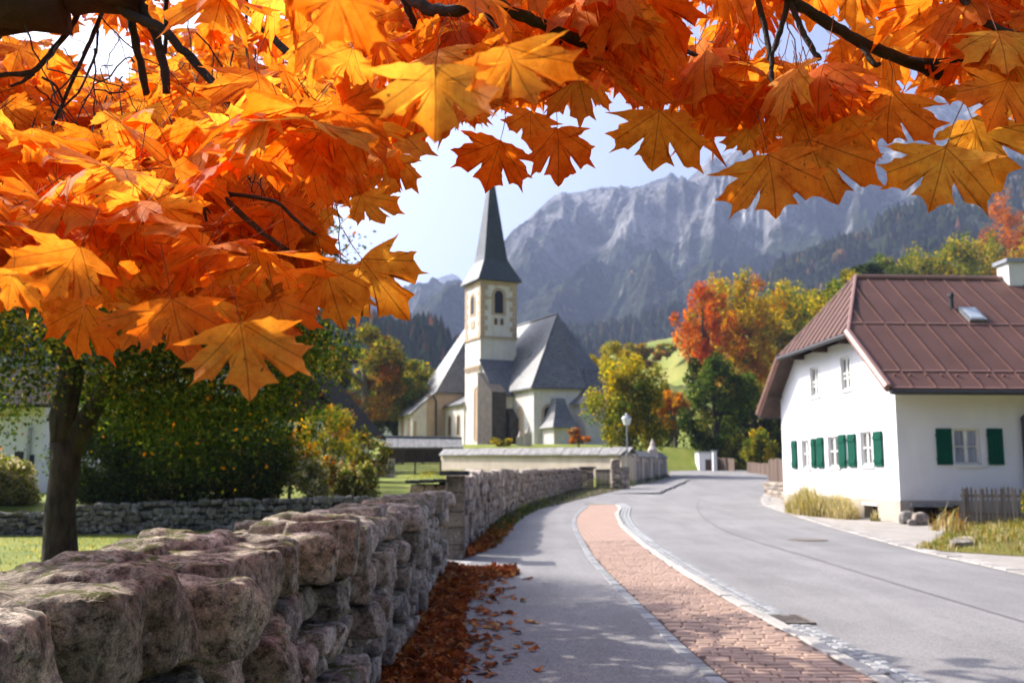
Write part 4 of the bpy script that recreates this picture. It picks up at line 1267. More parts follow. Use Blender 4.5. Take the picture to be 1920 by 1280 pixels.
for (x0_, x1_, r0, r1, r2, r3) in [(1483, 1495, 826, 878, 826, 878), (1520, 1530, 822, 878, 821, 877), (1530, 1545, 820, 877, 819, 877), (1571, 1587, 815, 876, 815, 876), (1588, 1606, 814, 875, 812, 875), (1636, 1656, 809, 874, 808, 874)]:
    a, v1 = onL(x0_, r0, .05); b, v0 = onL(x1_ - 1, r3, .05)
    shutter(house, C0, UL, NL, b, a, v0, v1)
for x0_, x1_ in ((1755, 1788), (1851, 1884)):
    a, v1 = onR(x0_, 803, .05); b, v0 = onR(x1_, 871, .05)
    shutter(house, C0, UR, NR, a, b, v0, v1)
g = MB(); g.obox(C0 + NL * .035, UL, ZU, NL, cell[0], cell[1], cell[2], cell[3], -.3, -.25)
cw = build('cellar_window', g, M_BLACK, house)
g = MB(); g.obox(C0 + NL * .035, UL, ZU, NL, cell[0] + .08, cell[1] - .08, cell[2] + .06, cell[3] - .14, -.24, -.2); build('pane', g, M_GREEN, cw)
g = MB(); g.obox(C0 + NL * .035, UL, ZU, NL, cell[0] - .06, cell[1] + .06, cell[3], cell[3] + .09, -.02, .03); build('lintel', g, M_FRAME, cw)

# roof: body, then standing seam panels
OV = .55                                          # overhang at the gable
wRd = (on_plane(1606, 519, hp(mid, 0, zRdg), np.array([0, 1, 0])) - C0) @ UR      # where the ridge starts
if not (.2 < wRd < 3): wRd = 1.1
rb = MB()
e0 = uE - .0; e1 = 2 * mid - uE
A = hp(e0, -OV, zE); B = hp(uh, -OV, zH); Cc_ = hp(mid, wRd, zRdg); D = hp(2 * mid - uh, -OV, zH); E = hp(e1, -OV, zE)
A2 = hp(e0, LEN + .5, zE); C2 = hp(mid, LEN + .5, zRdg); E2 = hp(e1, LEN + .5, zE)
dn = ZU * -.14
def face(ps): rb.prism([p + dn for p in ps], ps)
face([A, A2, C2, Cc_, B]); face([B, Cc_, D]); face([D, Cc_, C2, E2, E])
roof = build('roof', rb, M_DARKWOOD, house)
nF = np.cross(UR, (B - A)); nF /= np.linalg.norm(nF); nF *= np.sign(nF[2])
sF = (hp(mid, 0, zRdg) - hp(e0, 0, zE)); LS = np.linalg.norm(sF); sF = sF / LS           # up the front slope
o_ = hp(e0, 0, zE)
# panels: rows of sheets between raised seams, clipped by the hip on the gable side
tiers = [(-.06, .115 * LS), (.12 * LS, .52 * LS), (.525 * LS, .97 * LS)]
sh = (uh - e0) / (mid - e0) * LS
def left_lim(s):          # w of the verge at a distance s up the slope
    return -OV if s <= sh else -OV + (wRd + OV) * (s - sh) / (LS - sh)
pw = .66
for s0, s1 in tiers:
    w = -OV
    while w < LEN + .4:
        a0, a1 = max(w, left_lim(s0)), max(w, left_lim(s1))
        b_ = w + pw - .018
        if b_ > min(a0, a1) + .02:
            sm_ = s1 if b_ >= wRd else min(s1, sh + (b_ + OV) / (wRd + OV) * (LS - sh) - .01)
            if sm_ < s0 + .03:
                w += pw; continue
            ss = [s0, sm_]
            if s0 < sh < sm_ and w < wRd: ss = [s0, sh, sm_]
            L_ = [(max(w, left_lim(s)), s) for s in ss]
            L_ = [(min(a, b_), s) for a, s in L_]
            ps = [o_ + UR * a + sF * s for a, s in L_] + [o_ + UR * b_ + sF * s for s in ss[::-1]]
            mb = MB(); mb.prism([p + nF * .004 for p in ps], [p + nF * .028 for p in ps])
            if a0 <= w + .3 or True:
                st_ = min(s1, s1 if b_ >= wRd else sh + (b_ + OV) / (wRd + OV) * (LS - sh))
                if st_ > s0 + .05: mb.obox(o_, UR, sF, nF, b_ - .022, b_ + .02, s0, st_, .028, .065)
            build('roof_panel', mb, M_ROOF, roof)
        w += pw
    mb = MB(); mb.obox(o_, UR, sF, nF, left_lim(s0) + .05, LEN + .4, s0 - .02, s0 + .03, .02, .06)
    build('roof_lap', mb, M_ROOFEDGE, roof)
for s in (.085 * LS,):
    mb = MB()
    for k in range(34): 
        w = -.2 + k * .45
        if w > left_lim(s) + .1: mb.obox(o_, UR, sF, nF, w, w + .07, s, s + .03, .02, .09)
    build('snow_guards', mb, M_ROOFEDGE, roof, kind='stuff')
nH = np.cross(D - B, Cc_ - B); nH /= np.linalg.norm(nH); nH *= np.sign(nH[2])
k = 0; nh = 13
for k in range(nh):
    f0, f1 = k / nh, (k + 1) / nh - .006
    def tp(f): return B + (Cc_ - B) * (f * 2) if f < .5 else D + (Cc_ - D) * ((1 - f) * 2)
    bt = lambda f: B + (D - B) * f
    ps = [bt(f0), bt(f1), tp(f1), tp(f0)] if not (f0 < .5 < f1) else [bt(f0), bt(f1), tp(f1), Cc_, tp(f0)]
    mb = MB(); mb.prism([p + nH * .004 for p in ps], [p + nH * .03 for p in ps])
    a, b = bt(f1), tp(f1); mb.tube([a + nH * .05, b + nH * .05], .022, 4)
    build('hip_panel', mb, M_ROOF, roof)
mb = MB(); mb.tube([Cc_ + ZU * .03, C2 + ZU * .03], .1, 8); build('ridge_cap', mb, M_ROOFEDGE, roof)
mb = MB(); mb.tube([B + ZU * .03, Cc_ + ZU * .05], .06, 6); mb.tube([D + ZU * .03, Cc_ + ZU * .05], .06, 6); build('hip_cap', mb, M_ROOFEDGE, roof)
for p, q_ in ((A, B), (E, D)):
    mb = MB(); mb.tube([p + NL * .03, q_ + NL * .03], [.13, .12], 8); build('verge_board', mb, M_ROOFEDGE, roof)
mb = MB()
mb.tube([A + ZU * -.12 - UL * .1 + UR * -.02, A2 + ZU * -.12 - UL * .1], .075, 8)
mb.tube([E + ZU * -.12 + UL * .08, E2 + ZU * -.12 + UL * .08], .075, 8)
mb.tube([B + NL * .08 + ZU * -.1, D + NL * .08 + ZU * -.1], .07, 8)
build('gutter', mb, M_IRONB, roof)
for u in (.15, mid * .55, mid, mid * 1.45, WID - .15):
    mb = MB(); mb.obox(C0, UL, ZU, NL, u - .07, u + .07, roofz(u) - .16, roofz(u) + .02, 0.02, OV - .05); build('purlin_end', mb, M_DARKWOOD, roof)
# downpipe, chimney, skylight, vent
mb = MB()
u, v = onR(1913, 770)
mb.tube([C0 + UR * (u + .25) + ZU * (zE - .25) + NR * .6, C0 + UR * (u + .2) + ZU * (zE - .5) + NR * .3, C0 + UR * u + ZU * (zE - .75) + NR * .1, C0 + UR * u + ZU * .1 + NR * .1], .055, 8)
build('downpipe', mb, M_IRONB, house)
cx = (on_plane(1899, 500, hp(mid, 0, 0), UL) - C0) @ UR
chz = P(1899, 497, hp(mid, cx, 0)[1])[2] - C0[2]
mb = MB(); mb.obox(C0, UR, ZU, NR, cx - .42, cx + .9, zRdg - 1.3, chz, -mid - .25 + .0, -mid + .45); ch = build('chimney', mb, M_FRAME, roof)
mb = MB(); mb.obox(C0, UR, ZU, NR, cx - .52, cx + 1.0, chz, chz + .12, -mid - .35, -mid + .55); build('chimney_cap', mb, M_METAL, ch)
p = on_plane(1822, 594, o_, nF) - o_; w_, s_ = p @ UR, p @ sF
mb = MB(); mb.obox(o_, UR, sF, nF, w_ - .28, w_ + .28, s_ - .42, s_ + .42, .02, .14); sk = build('skylight', mb, M_METAL, roof)
mb = MB(); mb.obox(o_, UR, sF, nF, w_ - .2, w_ + .2, s_ - .33, s_ + .33, .14, .15); build('pane', mb, simple('sky_pane', (.4, .45, .5), .08, .05, 2, spec=.8), sk)
mb = MB(); p = o_ + UR * (w_ - .42) + sF * (s_ + .5); mb.tube([p, p + ZU * .42], .07, 8); mb.tube([p + ZU * .42, p + ZU * .52], [.11, .09], 8); build('vent_pipe', mb, M_IRONB, roof)

# things at the foot of the house
def boulder(px, py, d, s, mat, label, squash=.8):
    p = P(px, py, d); v, f = stone_verts((s, s * .8, s * squash), 6, rnd=.5)
    o = place('boulder', mesh_np('boulder', v, f, mat, smooth=True), Matrix.Translation(Vector((p[0], p[1], float(zroad(d)) + s * squash * .36))), None, label, 'boulder')
dR = C0[1]
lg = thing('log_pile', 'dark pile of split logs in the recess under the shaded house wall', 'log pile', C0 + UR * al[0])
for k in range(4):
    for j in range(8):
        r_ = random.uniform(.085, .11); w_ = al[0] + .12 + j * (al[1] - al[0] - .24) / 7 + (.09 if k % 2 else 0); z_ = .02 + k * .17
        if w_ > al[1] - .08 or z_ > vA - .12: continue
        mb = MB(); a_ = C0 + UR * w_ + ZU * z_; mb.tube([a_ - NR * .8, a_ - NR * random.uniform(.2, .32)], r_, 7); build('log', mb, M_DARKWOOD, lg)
boulder(1726, 975, dR - .7, .4, M_STONE_FAR, 'larger pale boulder at the foot of the shaded house wall', 1.0)
boulder(1711, 980, dR - .9, .24, M_STONE_FAR, 'small pale boulder next to the larger one by the house wall')
boulder(1702, 979, dR - .3, .4, M_STONE_B, 'dark stone in the shade against the house corner', 1.0)
def stone_step(px, py, label, n=5, s=.5):
    q = G(px, py)
    t = thing('garden_stones', label, 'stones', (q[0], q[1], q[2]))
    for k in range(n):
        stone_obj(t, (q[0] + k * s * .45 + random.uniform(-.05, .05), q[1] + random.uniform(-.2, .3) + k * .25, q[2] + .08), (s, s * .6, .22), (1, .1), 6, M_STONE_FAR)
stone_step(1795, 1030, 'row of flat edging stones in the grass below the picket fence', 5, .5)
# dry stone footing and pale terrace wall at the left end of the house
q = G(1446, 922)
t = thing('garden_wall', 'short pale stone retaining wall at the far corner of the white house', 'garden wall', q)
for i in range(6):
    for k in range(4):
        f = i / 5; a_ = P(1441 + 32 * f, 900, 43.5 - 2.6 * f); c = (a_[0], a_[1], float(zroad(43)) + .0 + k * .17)
        stone_obj(t, c, (.42, .35, .18), (.3, -1), 4, M_STONE_FAR)

# garden bed on the right
gl = [G(1713, 1031), G(1740, 1022), G(1768, 1004), G(1782, 985), G(1800, 972)]
V, F_ = [], []; mg = 24
for i in range(len(gl) * 4 - 3):
    f = i / 4; a = gl[int(min(f, len(gl) - 1))] * (1 - f % 1) + gl[min(int(f) + 1, len(gl) - 1)] * (f % 1)
    e = np.array([float(ROAD_R(a[1])) + .4, a[1], 0])
    for j in range(mg + 1):
        x = a[0] + 9.0 * j / mg
        z = float(zroad(a[1])) + .012 + .28 * float(sst(j / 6)) * (.6 + .5 * mn.noise(Vector((x * .6, a[1] * .6, 2)))) 
        V.append((x, a[1], z))
q0 = V[:mg + 1]
front = []
for j in range(mg + 1):
    x = q0[j][0]; yy = np.interp(x, [gl[0][0], gl[0][0] + 9], [gl[0][1], gl[0][1] - 9.5])
    front.append((max(x, float(ROAD_R(yy)) + .36), yy, float(zroad(yy)) + .02))
V = front + V
nr = len(V) // (mg + 1)
F_ = [(i * (mg + 1) + j, i * (mg + 1) + j + 1, (i + 1) * (mg + 1) + j + 1, (i + 1) * (mg + 1) + j) for i in range(nr - 1) for j in range(mg)]
M_BED = grass_mat('rough_grass', (.16, .10, .03), (.17, .17, .03), (.3, .2, .06), 1.6)
build('garden_bed', (V, F_), M_BED, kind='structure', smooth=True)
bedV = np.array(V).reshape(nr, mg + 1, 3)

def blades(C, h, w, bend, mixd, K=12, spread=.5):
    """grass blades: two bent segments each, from points C on the ground"""
    n = len(C); az = rng.uniform(0, 2 * math.pi, n); hh = h * rng.uniform(.45, 1.25, n)
    dx = np.stack([np.cos(az), np.sin(az), np.zeros(n)], 1); sx = np.stack([-np.sin(az), np.cos(az), np.zeros(n)], 1)
    ln = rng.uniform(.2, 1, n) * bend
    mid_ = C + dx * (hh * ln * .35)[:, None] + np.array([0, 0, 1.0]) * (hh * .6)[:, None]
    tip = C + dx * (hh * ln)[:, None] + np.array([0, 0, 1.0]) * (hh * (1 - ln * .35))[:, None]
    wv = sx * (w * rng.uniform(.6, 1.4, n))[:, None]
    V = np.stack([C - wv, C + wv, mid_ + wv * .8, mid_ - wv * .8, tip], 1).reshape(-1, 3)
    b = np.arange(n) * 5
    F = [tuple(x) for x in np.stack([b, b + 1, b + 2, b + 3], 1)] + [tuple(x) for x in np.stack([b + 3, b + 2, b + 4], 1)]
    return V, F, np.repeat(colours(n, mixd, rng.integers(0, K, n), K), 5, axis=0)
# rough grass and dead stalks of the bed
i = rng.integers(0, nr - 1, 15000); j = rng.integers(0, mg - 1, 15000); f, g_ = rng.random((2, 15000))[..., None]
C = bedV[i, j] * (1 - f) * (1 - g_) + bedV[i + 1, j] * f * (1 - g_) + bedV[i, j + 1] * (1 - f) * g_ + bedV[i + 1, j + 1] * f * g_
V, F_, c = blades(C - np.array([0, 0, .03]), .19, .008, .9, dict(green=3, olive=3, straw=3.2, bronze=1.4), K=60)
build('bed_grass', (V, F_), M_LEAFY, kind='stuff', col=c)
def clump(name, label, cat, c, r, n, h, w, bend, mixd, ry=None, group=None):
    a = rng.uniform(0, 2 * math.pi, n); q_ = np.sqrt(rng.random(n))
    C = np.stack([c[0] + np.cos(a) * q_ * r, c[1] + np.sin(a) * q_ * (ry or r), np.full(n, c[2] - .03)], 1)
    V, F, col = blades(C, h * (1.15 - .75 * q_ ** 1.5), w, bend, mixd, 30)
    t = thing(name, label, cat, c, 0, group); build('blades', (V, F), M_LEAFY, t, col=col); return t
clump('dry_grass', 'wide clump of pale dry grass along the plinth of the white house', 'grass clump', G(1560, 970) + [.25, .3, 0], .5, 2600, .85, .007, .75, dict(straw=7, yellow=.6, olive=.8), 1.4)
clump('dry_grass', 'greener tall end of the dry grass by the white house wall', 'grass clump', G(1520, 966) + [.1, .6, 0], .6, 2600, 1.05, .008, .7, dict(olive=1.6, straw=5, yellow=.8), 1.5)
clump('grass_tuft', 'small grass tuft in front of the cellar window', 'grass clump', G(1641, 977), .14, 160, .36, .01, .6, dict(straw=2, olive=2))
clump('dead_stalks', 'reddish brown dead stalks leaning at the near end of the picket fence', 'dead plant', G(1783, 988), .28, 110, .55, .008, 1.2, dict(bronze=3, straw=3, rust=1), .5)
clump('dead_stalks', 'russet dead stalks growing up through the picket fence', 'dead plant', G(1835, 1012) + [0, 1.5, .15], .5, 150, .7, .008, .9, dict(bronze=3, straw=3, olive=2), .4)
# climbing shrub at the right edge
tree_px('shrub', 'leafy green and orange shrub growing over the end of the picket fence', 'shrub', 1968, 18.8, 888, 1030, 96, 2400, .075, dict(olive=3, green=3, gold=.7, rust=1), trunk=.03, K=26, loose=.3)

# picket fence
M_GREYWOOD = simple('weathered_wood', (.20, .17, .145), .9, .3, 6, .6, 40, .01, objrand=.5, stretch=(1, 1, .1))
pa, pb = G(1808, 987), None
fz = float(zroad(pa[1]))
fd = np.array([.86, -.52, 0]); fd /= np.linalg.norm(fd)
fh = P(1808, 914, pa[1])[2] - fz
pf = thing('picket_fence', 'weathered grey wooden picket fence beside the white house', 'fence', (pa[0], pa[1], fz))
fn = np.array([fd[1], -fd[0], 0])
for k in range(30):
    a = pa + fd * (k * .098) ; a[2] = fz + random.uniform(-.03, .02)
    mb = MB(); wd = random.uniform(.055, .07); tl = random.gauss(0, .018)
    U_ = fd + ZU * tl * 0; V_ = ZU + fd * tl
    mb.obox(a, U_, V_, fn, 0, wd, 0, fh - .04, 0, .022)
    p = [a + fd * 0 + V_ * (fh - .04), a + fd * wd + V_ * (fh - .04), a + fd * wd / 2 + V_ * (fh + .02 + random.uniform(0, .03))]
    mb.prism([q_ for q_ in p], [q_ + fn * .022 for q_ in p])
    build('picket', mb, M_GREYWOOD, pf)
for h_ in (.3, fh - .25):
    mb = MB(); mb.obox(pa + np.array([0, 0, fz - pa[2]]), fd, ZU, fn, -.05, 3.0, h_, h_ + .08, -.05, -.003); build('rail', mb, M_GREYWOOD, pf)
for s in (.05, 1.55, 2.9):
    mb = MB(); mb.obox(pa + np.array([0, 0, fz - pa[2]]), fd, ZU, fn, s, s + .09, -.3, fh - .02, -.15, -.055); build('post', mb, M_GREYWOOD, pf)
# brown board fences at the road bend
M_FENCE = simple('brown_boards', (.16, .11, .085), .9, .25, 5, .4, 30, .01, objrand=.4, stretch=(1, 1, .1))
def board_fence(label, p0, p1, h, nb, lean=0):
    p0, p1 = np.array(p0, float), np.array(p1, float)
    L_ = np.linalg.norm((p1 - p0)[:2]); U = (p1 - p0) / L_; U[2] = 0; nn = np.array([U[1], -U[0], 0])
    t = thing('board_fence', label, 'fence', p0)
    for k in range(nb):
        f = k / nb; a = p0 + (p1 - p0) * f
        mb = MB(); mb.obox(a, U, ZU, nn, .008, L_ / nb - .008, -.1, h * random.uniform(.96, 1.03), 0, .025); build('board', mb, M_FENCE, t)
    mb = MB()
    for v in (.3, h - .35): mb.add(*(lambda q: (q.v, q.f))(MB().prism([p0 + ZU * v, p1 + ZU * v, p1 + ZU * v - nn * .06, p0 + ZU * v - nn * .06], [p0 + ZU * (v + .09), p1 + ZU * (v + .09), p1 + ZU * (v + .09) - nn * .06, p0 + ZU * (v + .09) - nn * .06])))
    build('rail', mb, M_FENCE, t)
def Pz(px, py, d): return P(px, py, d)
ga, gb = G(1444, 915), hp(WID, -.1, 0)
board_fence('tall brown board fence joining the far corner of the white house', P(1443, 914, 52), P(1478, 914, 49.5), 1.45, 9)
a, b = P(1402, 893, 72), P(1446, 899, 66)
board_fence('brown board fence between the bushes at the road bend', a, b, 1.05, 14)
a, b = P(1346, 886, 80), P(1378, 889, 76)
board_fence('short dark board fence beside the white gate posts', a, b, 1.2, 9)

# small walls and gate posts at the far bend
def block(name, label, cat, px0, px1, top, bot, d, thick, mat, cap=None, capm=None):
    a, b = P(px0, bot, d), P(px1, bot, d); zt = P(px0, top, d)[2]
    t = thing(name, label, cat, a)
    mb = MB(); mb.box(a[0], b[0], d, d + thick, a[2] - .3, zt); build('body', mb, mat, t)
    mb = MB(); mb.box(a[0] - .06, b[0] + .06, d - .06, d + thick + .06, zt, zt + .1); build('cap', mb, capm or mat, t)
    return t
t = block('shed', 'small white rendered shed with a brown door at the road bend', 'shed', 1311, 1337, 848, 885, 79, 1.6, M_WHITE, capm=M_METAL)
a = P(1323, 885, 79); b = P(1333, 861, 79)
mb = MB(); mb.box(a[0], b[0], 78.94, 78.99, a[2], b[2]); build('door', mb, M_FENCE, t)
block('gate_post', 'white square gate post between the shed and the dark fence', 'gate post', 1338, 1345, 846, 885, 78, .4, M_WHITE, capm=M_METAL)
block('garden_wall', 'low pale garden wall beyond the bend in front of the meadow', 'garden wall', 1252, 1300, 853, 873, 96, .5, plaster('pale_wall', (.45, .41, .36), .15))
tree_px('bush', 'low orange hedge plants beside the pale wall beyond the bend', 'bush', 1278, 92, 856, 882, 60, 900, .3, dict(gold=3, yellow=2, olive=1), trunk=.03, K=12)

# ------------------------------------------------------------------ street lamp
q = G(1177, 908)
lp = thing('street_lamp', 'grey street lamp post with a white lantern by the churchyard wall corner', 'street lamp', q)
zt = P(1177, 797, q[1])[2]; z2 = P(1177, 776, q[1])[2]
mb = MB(); mb.lathe(q, [(.075, -.2), (.075, .9), (.05, 1.0), (.042, zt - q[2])], 10); build('pole', mb, M_METAL, lp)
hL = z2 - zt
mb = MB(); mb.lathe((q[0], q[1], zt), [(.08, 0), (.16, .04 * hL), (.25, .55 * hL), (.25, .6 * hL)], 8); build('lantern', mb, simple('opal_glass', (.75, .77, .78), .3, .05, 4), lp)
mb = MB(); mb.lathe((q[0], q[1], zt), [(.28, .6 * hL), (.2, .78 * hL), (.09, .88 * hL), (.07, .98 * hL), (.02, 1.1 * hL)], 8); build('lantern_roof', mb, M_METAL, lp)

# ------------------------------------------------------------------ churchyard wall, gate, pinnacle
M_OLDPL = plaster('old_plaster', (.60, .51, .435), .16, .6, (.40, .31, .24))
M_SHING = simple('shingle_grey', (.26, .25, .245), .85, .3, 3, .6, 14, .03, stretch=(1, 1, 1), fine=.3)
dA, dB = 68.0, 54.0
pA, pB = P(826, 884, dA), P(1182, 910, dB)
zA, zB = P(826, 851, dA)[2], P(1182, 850, dB)[2]
cw = thing('churchyard_wall', 'long plastered churchyard wall with a grey shingled coping', 'wall', (pA[0], pA[1], pA[2]))
def wall_run(t, pA, pB, zA, zB, th, mat, roofh, name='wall', shing=True):
    u = (pB - pA); u[2] = 0; L_ = np.linalg.norm(u); u /= L_; nn = np.array([u[1], -u[0], 0])
    mb = MB(); mb.prism([pA - ZU * .6, pB - ZU * .6, pB - nn * th - ZU * .6, pA - nn * th - ZU * .6], [np.array([pA[0], pA[1], zA]), np.array([pB[0], pB[1], zB]), np.array([*(pB - nn * th)[:2], zB]), np.array([*(pA - nn * th)[:2], zA])])
    build(name, mb, mat, t)
    n_ = max(2, int(L_ / .75))
    for k in range(n_ if shing else 1):
        f0, f1 = (k / n_, (k + 1) / n_ - .002) if shing else (0, 1)
        a = np.array([*(pA + (pB - pA) * f0)[:2], zA + (zB - zA) * f0]); b = np.array([*(pA + (pB - pA) * f1)[:2], zA + (zB - zA) * f1])
        rr = a + 0; mb = MB()
        ov = .16; j = random.uniform(-.012, .012) * ZU
        ps = [a + nn * ov + j - ZU * .03, b + nn * ov + j - ZU * .03, b - nn * th / 2 + ZU * roofh + j, a - nn * th / 2 + ZU * roofh + j]
        qs = [a - nn * (th + ov) + j - ZU * .03, b - nn * (th + ov) + j - ZU * .03, b - nn * th / 2 + ZU * (roofh + .002) + j, a - nn * th / 2 + ZU * (roofh + .002) + j]
        mb.prism([p - ZU * .07 for p in ps], ps); mb.prism([p - ZU * .07 for p in qs], qs)
        build('coping_slab', mb, M_SHING, t)
wall_run(cw, pA, pB, zA, zB, .5, M_OLDPL, .36)
pC = P(1249, 899, 64.5); zC = P(1249, 857, 64.5)[2]
c2 = thing('churchyard_wall', 'end stretch of the churchyard wall with pilasters, running back beside the road', 'wall', pB)
wall_run(c2, pB + np.array([.02, 0, 0]), pC, zB - .1, zC, .5, M_OLDPL, .3)
u = pC - pB; u[2] = 0; L_ = np.linalg.norm(u); u /= L_; nn = np.array([u[1], -u[0], 0])
for f in (.03, .27, .5, .72, .95):
    a = pB + (pC - pB) * f; zt = zB + (zC - zB) * f - .15
    mb = MB(); mb.obox(np.array([a[0], a[1], 0]), u, ZU, nn, -.3, .3, a[2] - .3, zt, .01, .14); build('pilaster', mb, M_OLDPL, c2)
for f in (.15, .39, .61, .84):
    a = pB + (pC - pB) * f; zt = zB + (zC - zB) * f - .4
    mb = MB(); mb.obox(np.array([a[0], a[1], 0]), u, ZU, nn, -.55, .55, a[2] + .35, zt, .004, .03); build('niche_panel', mb, simple('niche', (.3, .26, .22), .9, .2, 2), c2)
a = pB + (pC - pB) * .6
pn = thing('pinnacle', 'slim stone pinnacle rising from the end stretch of the churchyard wall', 'pinnacle', (a[0], a[1], zB - .2))
zt = P(1226, 822, a[1])[2]
mb = MB(); mb.box(a[0] - .25, a[0] + .25, a[1] - .2, a[1] + .3, zB - .4, zB + (zt - zB) * .35); build('shaft', mb, M_OLDPL, pn)
mb = MB(); mb.lathe((a[0], a[1] + .05, zB), [(.3, (zt - zB) * .35), (.14, (zt - zB) * .6), (.16, (zt - zB) * .64), (.1, (zt - zB) * .8), (.02, zt - zB)], 8); build('finial', mb, M_OLDPL, pn)
# rubble pier and wooden gate where the path turns in
gp = thing('gate_pier', 'low rubble pier with a slate cap at the end of the curving stone wall', 'gate pier', G(1098, 914))
d = W[gp.name].translation.y; a, b = P(1089, 914, d), P(1113, 914, d); zt = P(1100, 878, d)[2]
for k in range(6):
    for j in range(2): stone_obj(gp, (a[0] + (b[0] - a[0]) * (.25 + .5 * j), d, a[2] + (zt - a[2]) * (k + .5) / 6), ((b[0] - a[0]) * .55, .6, (zt - a[2]) / 5.6), (1, 0), 4, M_STONE_FAR)
mb = MB(); mb.box(a[0] - .1, b[0] + .1, d - .4, d + .4, zt, zt + .09); build('cap', mb, M_SLATE, gp)
wg = thing('wooden_gate', 'low weathered wooden slat gate between two stone piers', 'gate', G(1117, 917))
d = W[wg.name].translation.y + .3
for k in range(9):
    a = P(1117 + k * 3.1, 917, d); zt = P(1117, 879, d)[2]
    mb = MB(); mb.box(a[0], a[0] + .068, d, d + .03, a[2] + .05, zt); build('slat', mb, M_GREYWOOD, wg)
mb = MB()
for r_ in (883, 908):
    a, b = P(1117, r_, d), P(1145, r_, d); mb.box(a[0], b[0], d + .03, d + .08, a[2] - .05, a[2] + .05)
build('rail', mb, M_GREYWOOD, wg)
d = W[wg.name].translation.y + .6
rp = thing('rubble_pier', 'broad rubble stone pier between the wooden gate and the lamp post', 'gate pier', P(1146, 915, d))
a, b = P(1146, 915, d), P(1180, 912, d)
for k in range(8):
    zt = P(1146, 860, d)[2] - (0)
    n_ = 4
    for j in range(n_):
        if k > 5 and j > 1: continue
        stone_obj(rp, (a[0] + (b[0] - a[0]) * (j + .5) / n_, d + .1, a[2] + (zt - a[2]) * (k + .5) / 8), ((b[0] - a[0]) / n_ * 1.08, .6, (zt - a[2]) / 7.6), (1, 0), 4, M_STONE_FAR)
# covered wall left of the churchyard wall, old garden wall beneath
cv = thing('covered_wall', 'open timber shelter with a long grey shingle roof below the church', 'shelter', P(716, 868, 74))
d = 74.0
r0, r1, t0_, t1_ = P(716, 838, d), P(868, 838, d), P(716, 819, d + 1.3), P(866, 822, d + 1.3)
n_ = 15
for k in range(n_):
    f0, f1 = k / n_, (k + 1) / n_ - .004
    ps = [r0 + (r1 - r0) * f0, r0 + (r1 - r0) * f1, t0_ + (t1_ - t0_) * f1, t0_ + (t1_ - t0_) * f0]
    j = random.uniform(0, .02) * ZU
    mb = MB(); mb.prism([p - ZU * .1 for p in ps], [p + j for p in ps]); build('roof_slab', mb, M_SHING, cv)
mb = MB(); mb.tube([t0_ + ZU * .03, t1_ + ZU * .03], .1, 6); build('ridge_board', mb, M_SLATE, cv)
for f in (.02, .25, .5, .75, .97):
    p = r0 + (r1 - r0) * f; mb = MB(); mb.box(p[0] - .08, p[0] + .08, d + .3, d + .46, P(716, 872, d)[2] - .4, p[2]); build('post', mb, M_DARKWOOD, cv)
mb = MB(); a, b = P(716, 872, d + 1.6), P(868, 870, d + 1.6); mb.box(a[0], b[0], d + 1.6, d + 1.75, a[2] - .5, r0[2] + .1); build('back_wall', mb, M_DARKWOOD, cv)
d = 48.0
a, b = P(690, 903, d), P(830, 903, d)
ow = thing('railing', 'dark horizontal bar railing on the bank above the lawn', 'railing', a)
for k in range(9):
    z = P(740, 866 + k * 4.2, d)[2]; x0_, x1_ = P(733, 880, d)[0], P(828, 880, d)[0]
    mb = MB(); mb.box(x0_, x1_, d, d + .05, z - .028, z + .028); build('bar', mb, M_GREYWOOD, ow)
for px in (733, 778, 826):
    x = P(px, 880, d)[0]; mb = MB(); mb.box(x - .04, x + .04, d + .05, d + .13, a[2] - .4, P(px, 862, d)[2]); build('post', mb, M_IRONB, ow)
M_RUIN = stone_mat('old_masonry', ((.12, .11, .1), (.25, .23, .2), (.4, .37, .33), (.5, .47, .43)), bstr=.5, scale=.25, dark=.6)
rw = thing('old_garden_wall', 'ruined pale stone wall under the dark hanging bush', 'garden wall', P(660, 905, 44))
d = 44.0; q = P(660, 905, d)
for k in range(5):
    for j in range(8):
        zt = P(660, 860, d)[2]; h_ = (zt - q[2]) / 5
        if k == 4 and j in (2, 3, 6): continue
        stone_obj(rw, (q[0] + j * .24 + random.uniform(0, .08), d + random.uniform(0, .1), q[2] + (k + .5) * h_), (.3, .4, h_ * 1.1), (1, 0), 4, M_STONE_FAR)

# ------------------------------------------------------------------ church
M_CHW = plaster('church_plaster', (.80, .745, .69), .12, .5, (.50, .40, .30))
M_CHT = plaster('church_tan', (.55, .41, .29), .15, .3, (.42, .30, .2))
def shingle(name, c, sc=1.0):
    m, nt, out = new_mat(name)
    p = pos(nt)
    o = ramp(nt, noise_n(nt, p, .8, 6, .65), [(.3, tuple(np.array(c) * .7)), (.7, tuple(np.array(c) * 1.2))])
    o = mixc(nt, 1.0, o, ramp(nt, noise_n(nt, scaled(nt, p, (2.2, 2.2, 5)), 1.3, 4, .75), [(.32, .45), (.68, 1.4)]), 'MULTIPLY')
    sx = N(nt, 'SeparateXYZ'); nt.links.new(p, sx.inputs[0])
    fr = math_(nt, 'FRACT', math_(nt, 'MULTIPLY', sx.outputs['Z'], 3.6 * sc))
    o = mixc(nt, 1.0, o, ramp(nt, fr, [(0, .42), (.3, 1.0)]), 'MULTIPLY')
    principled(nt, out, o, .5, bump(nt, fr, .4, .04), .6)
    return m
M_CHR = shingle('church_shingles', (.125, .127, .132))
M_SPIRE = shingle('spire_shingles', (.042, .052, .057))
TH = R(25)
Dc = 95.0
ch0 = P(900, 838, Dc)
cu = np.array([math.cos(TH), math.sin(TH), 0]); cq = np.array([math.sin(TH), -math.cos(TH), 0])
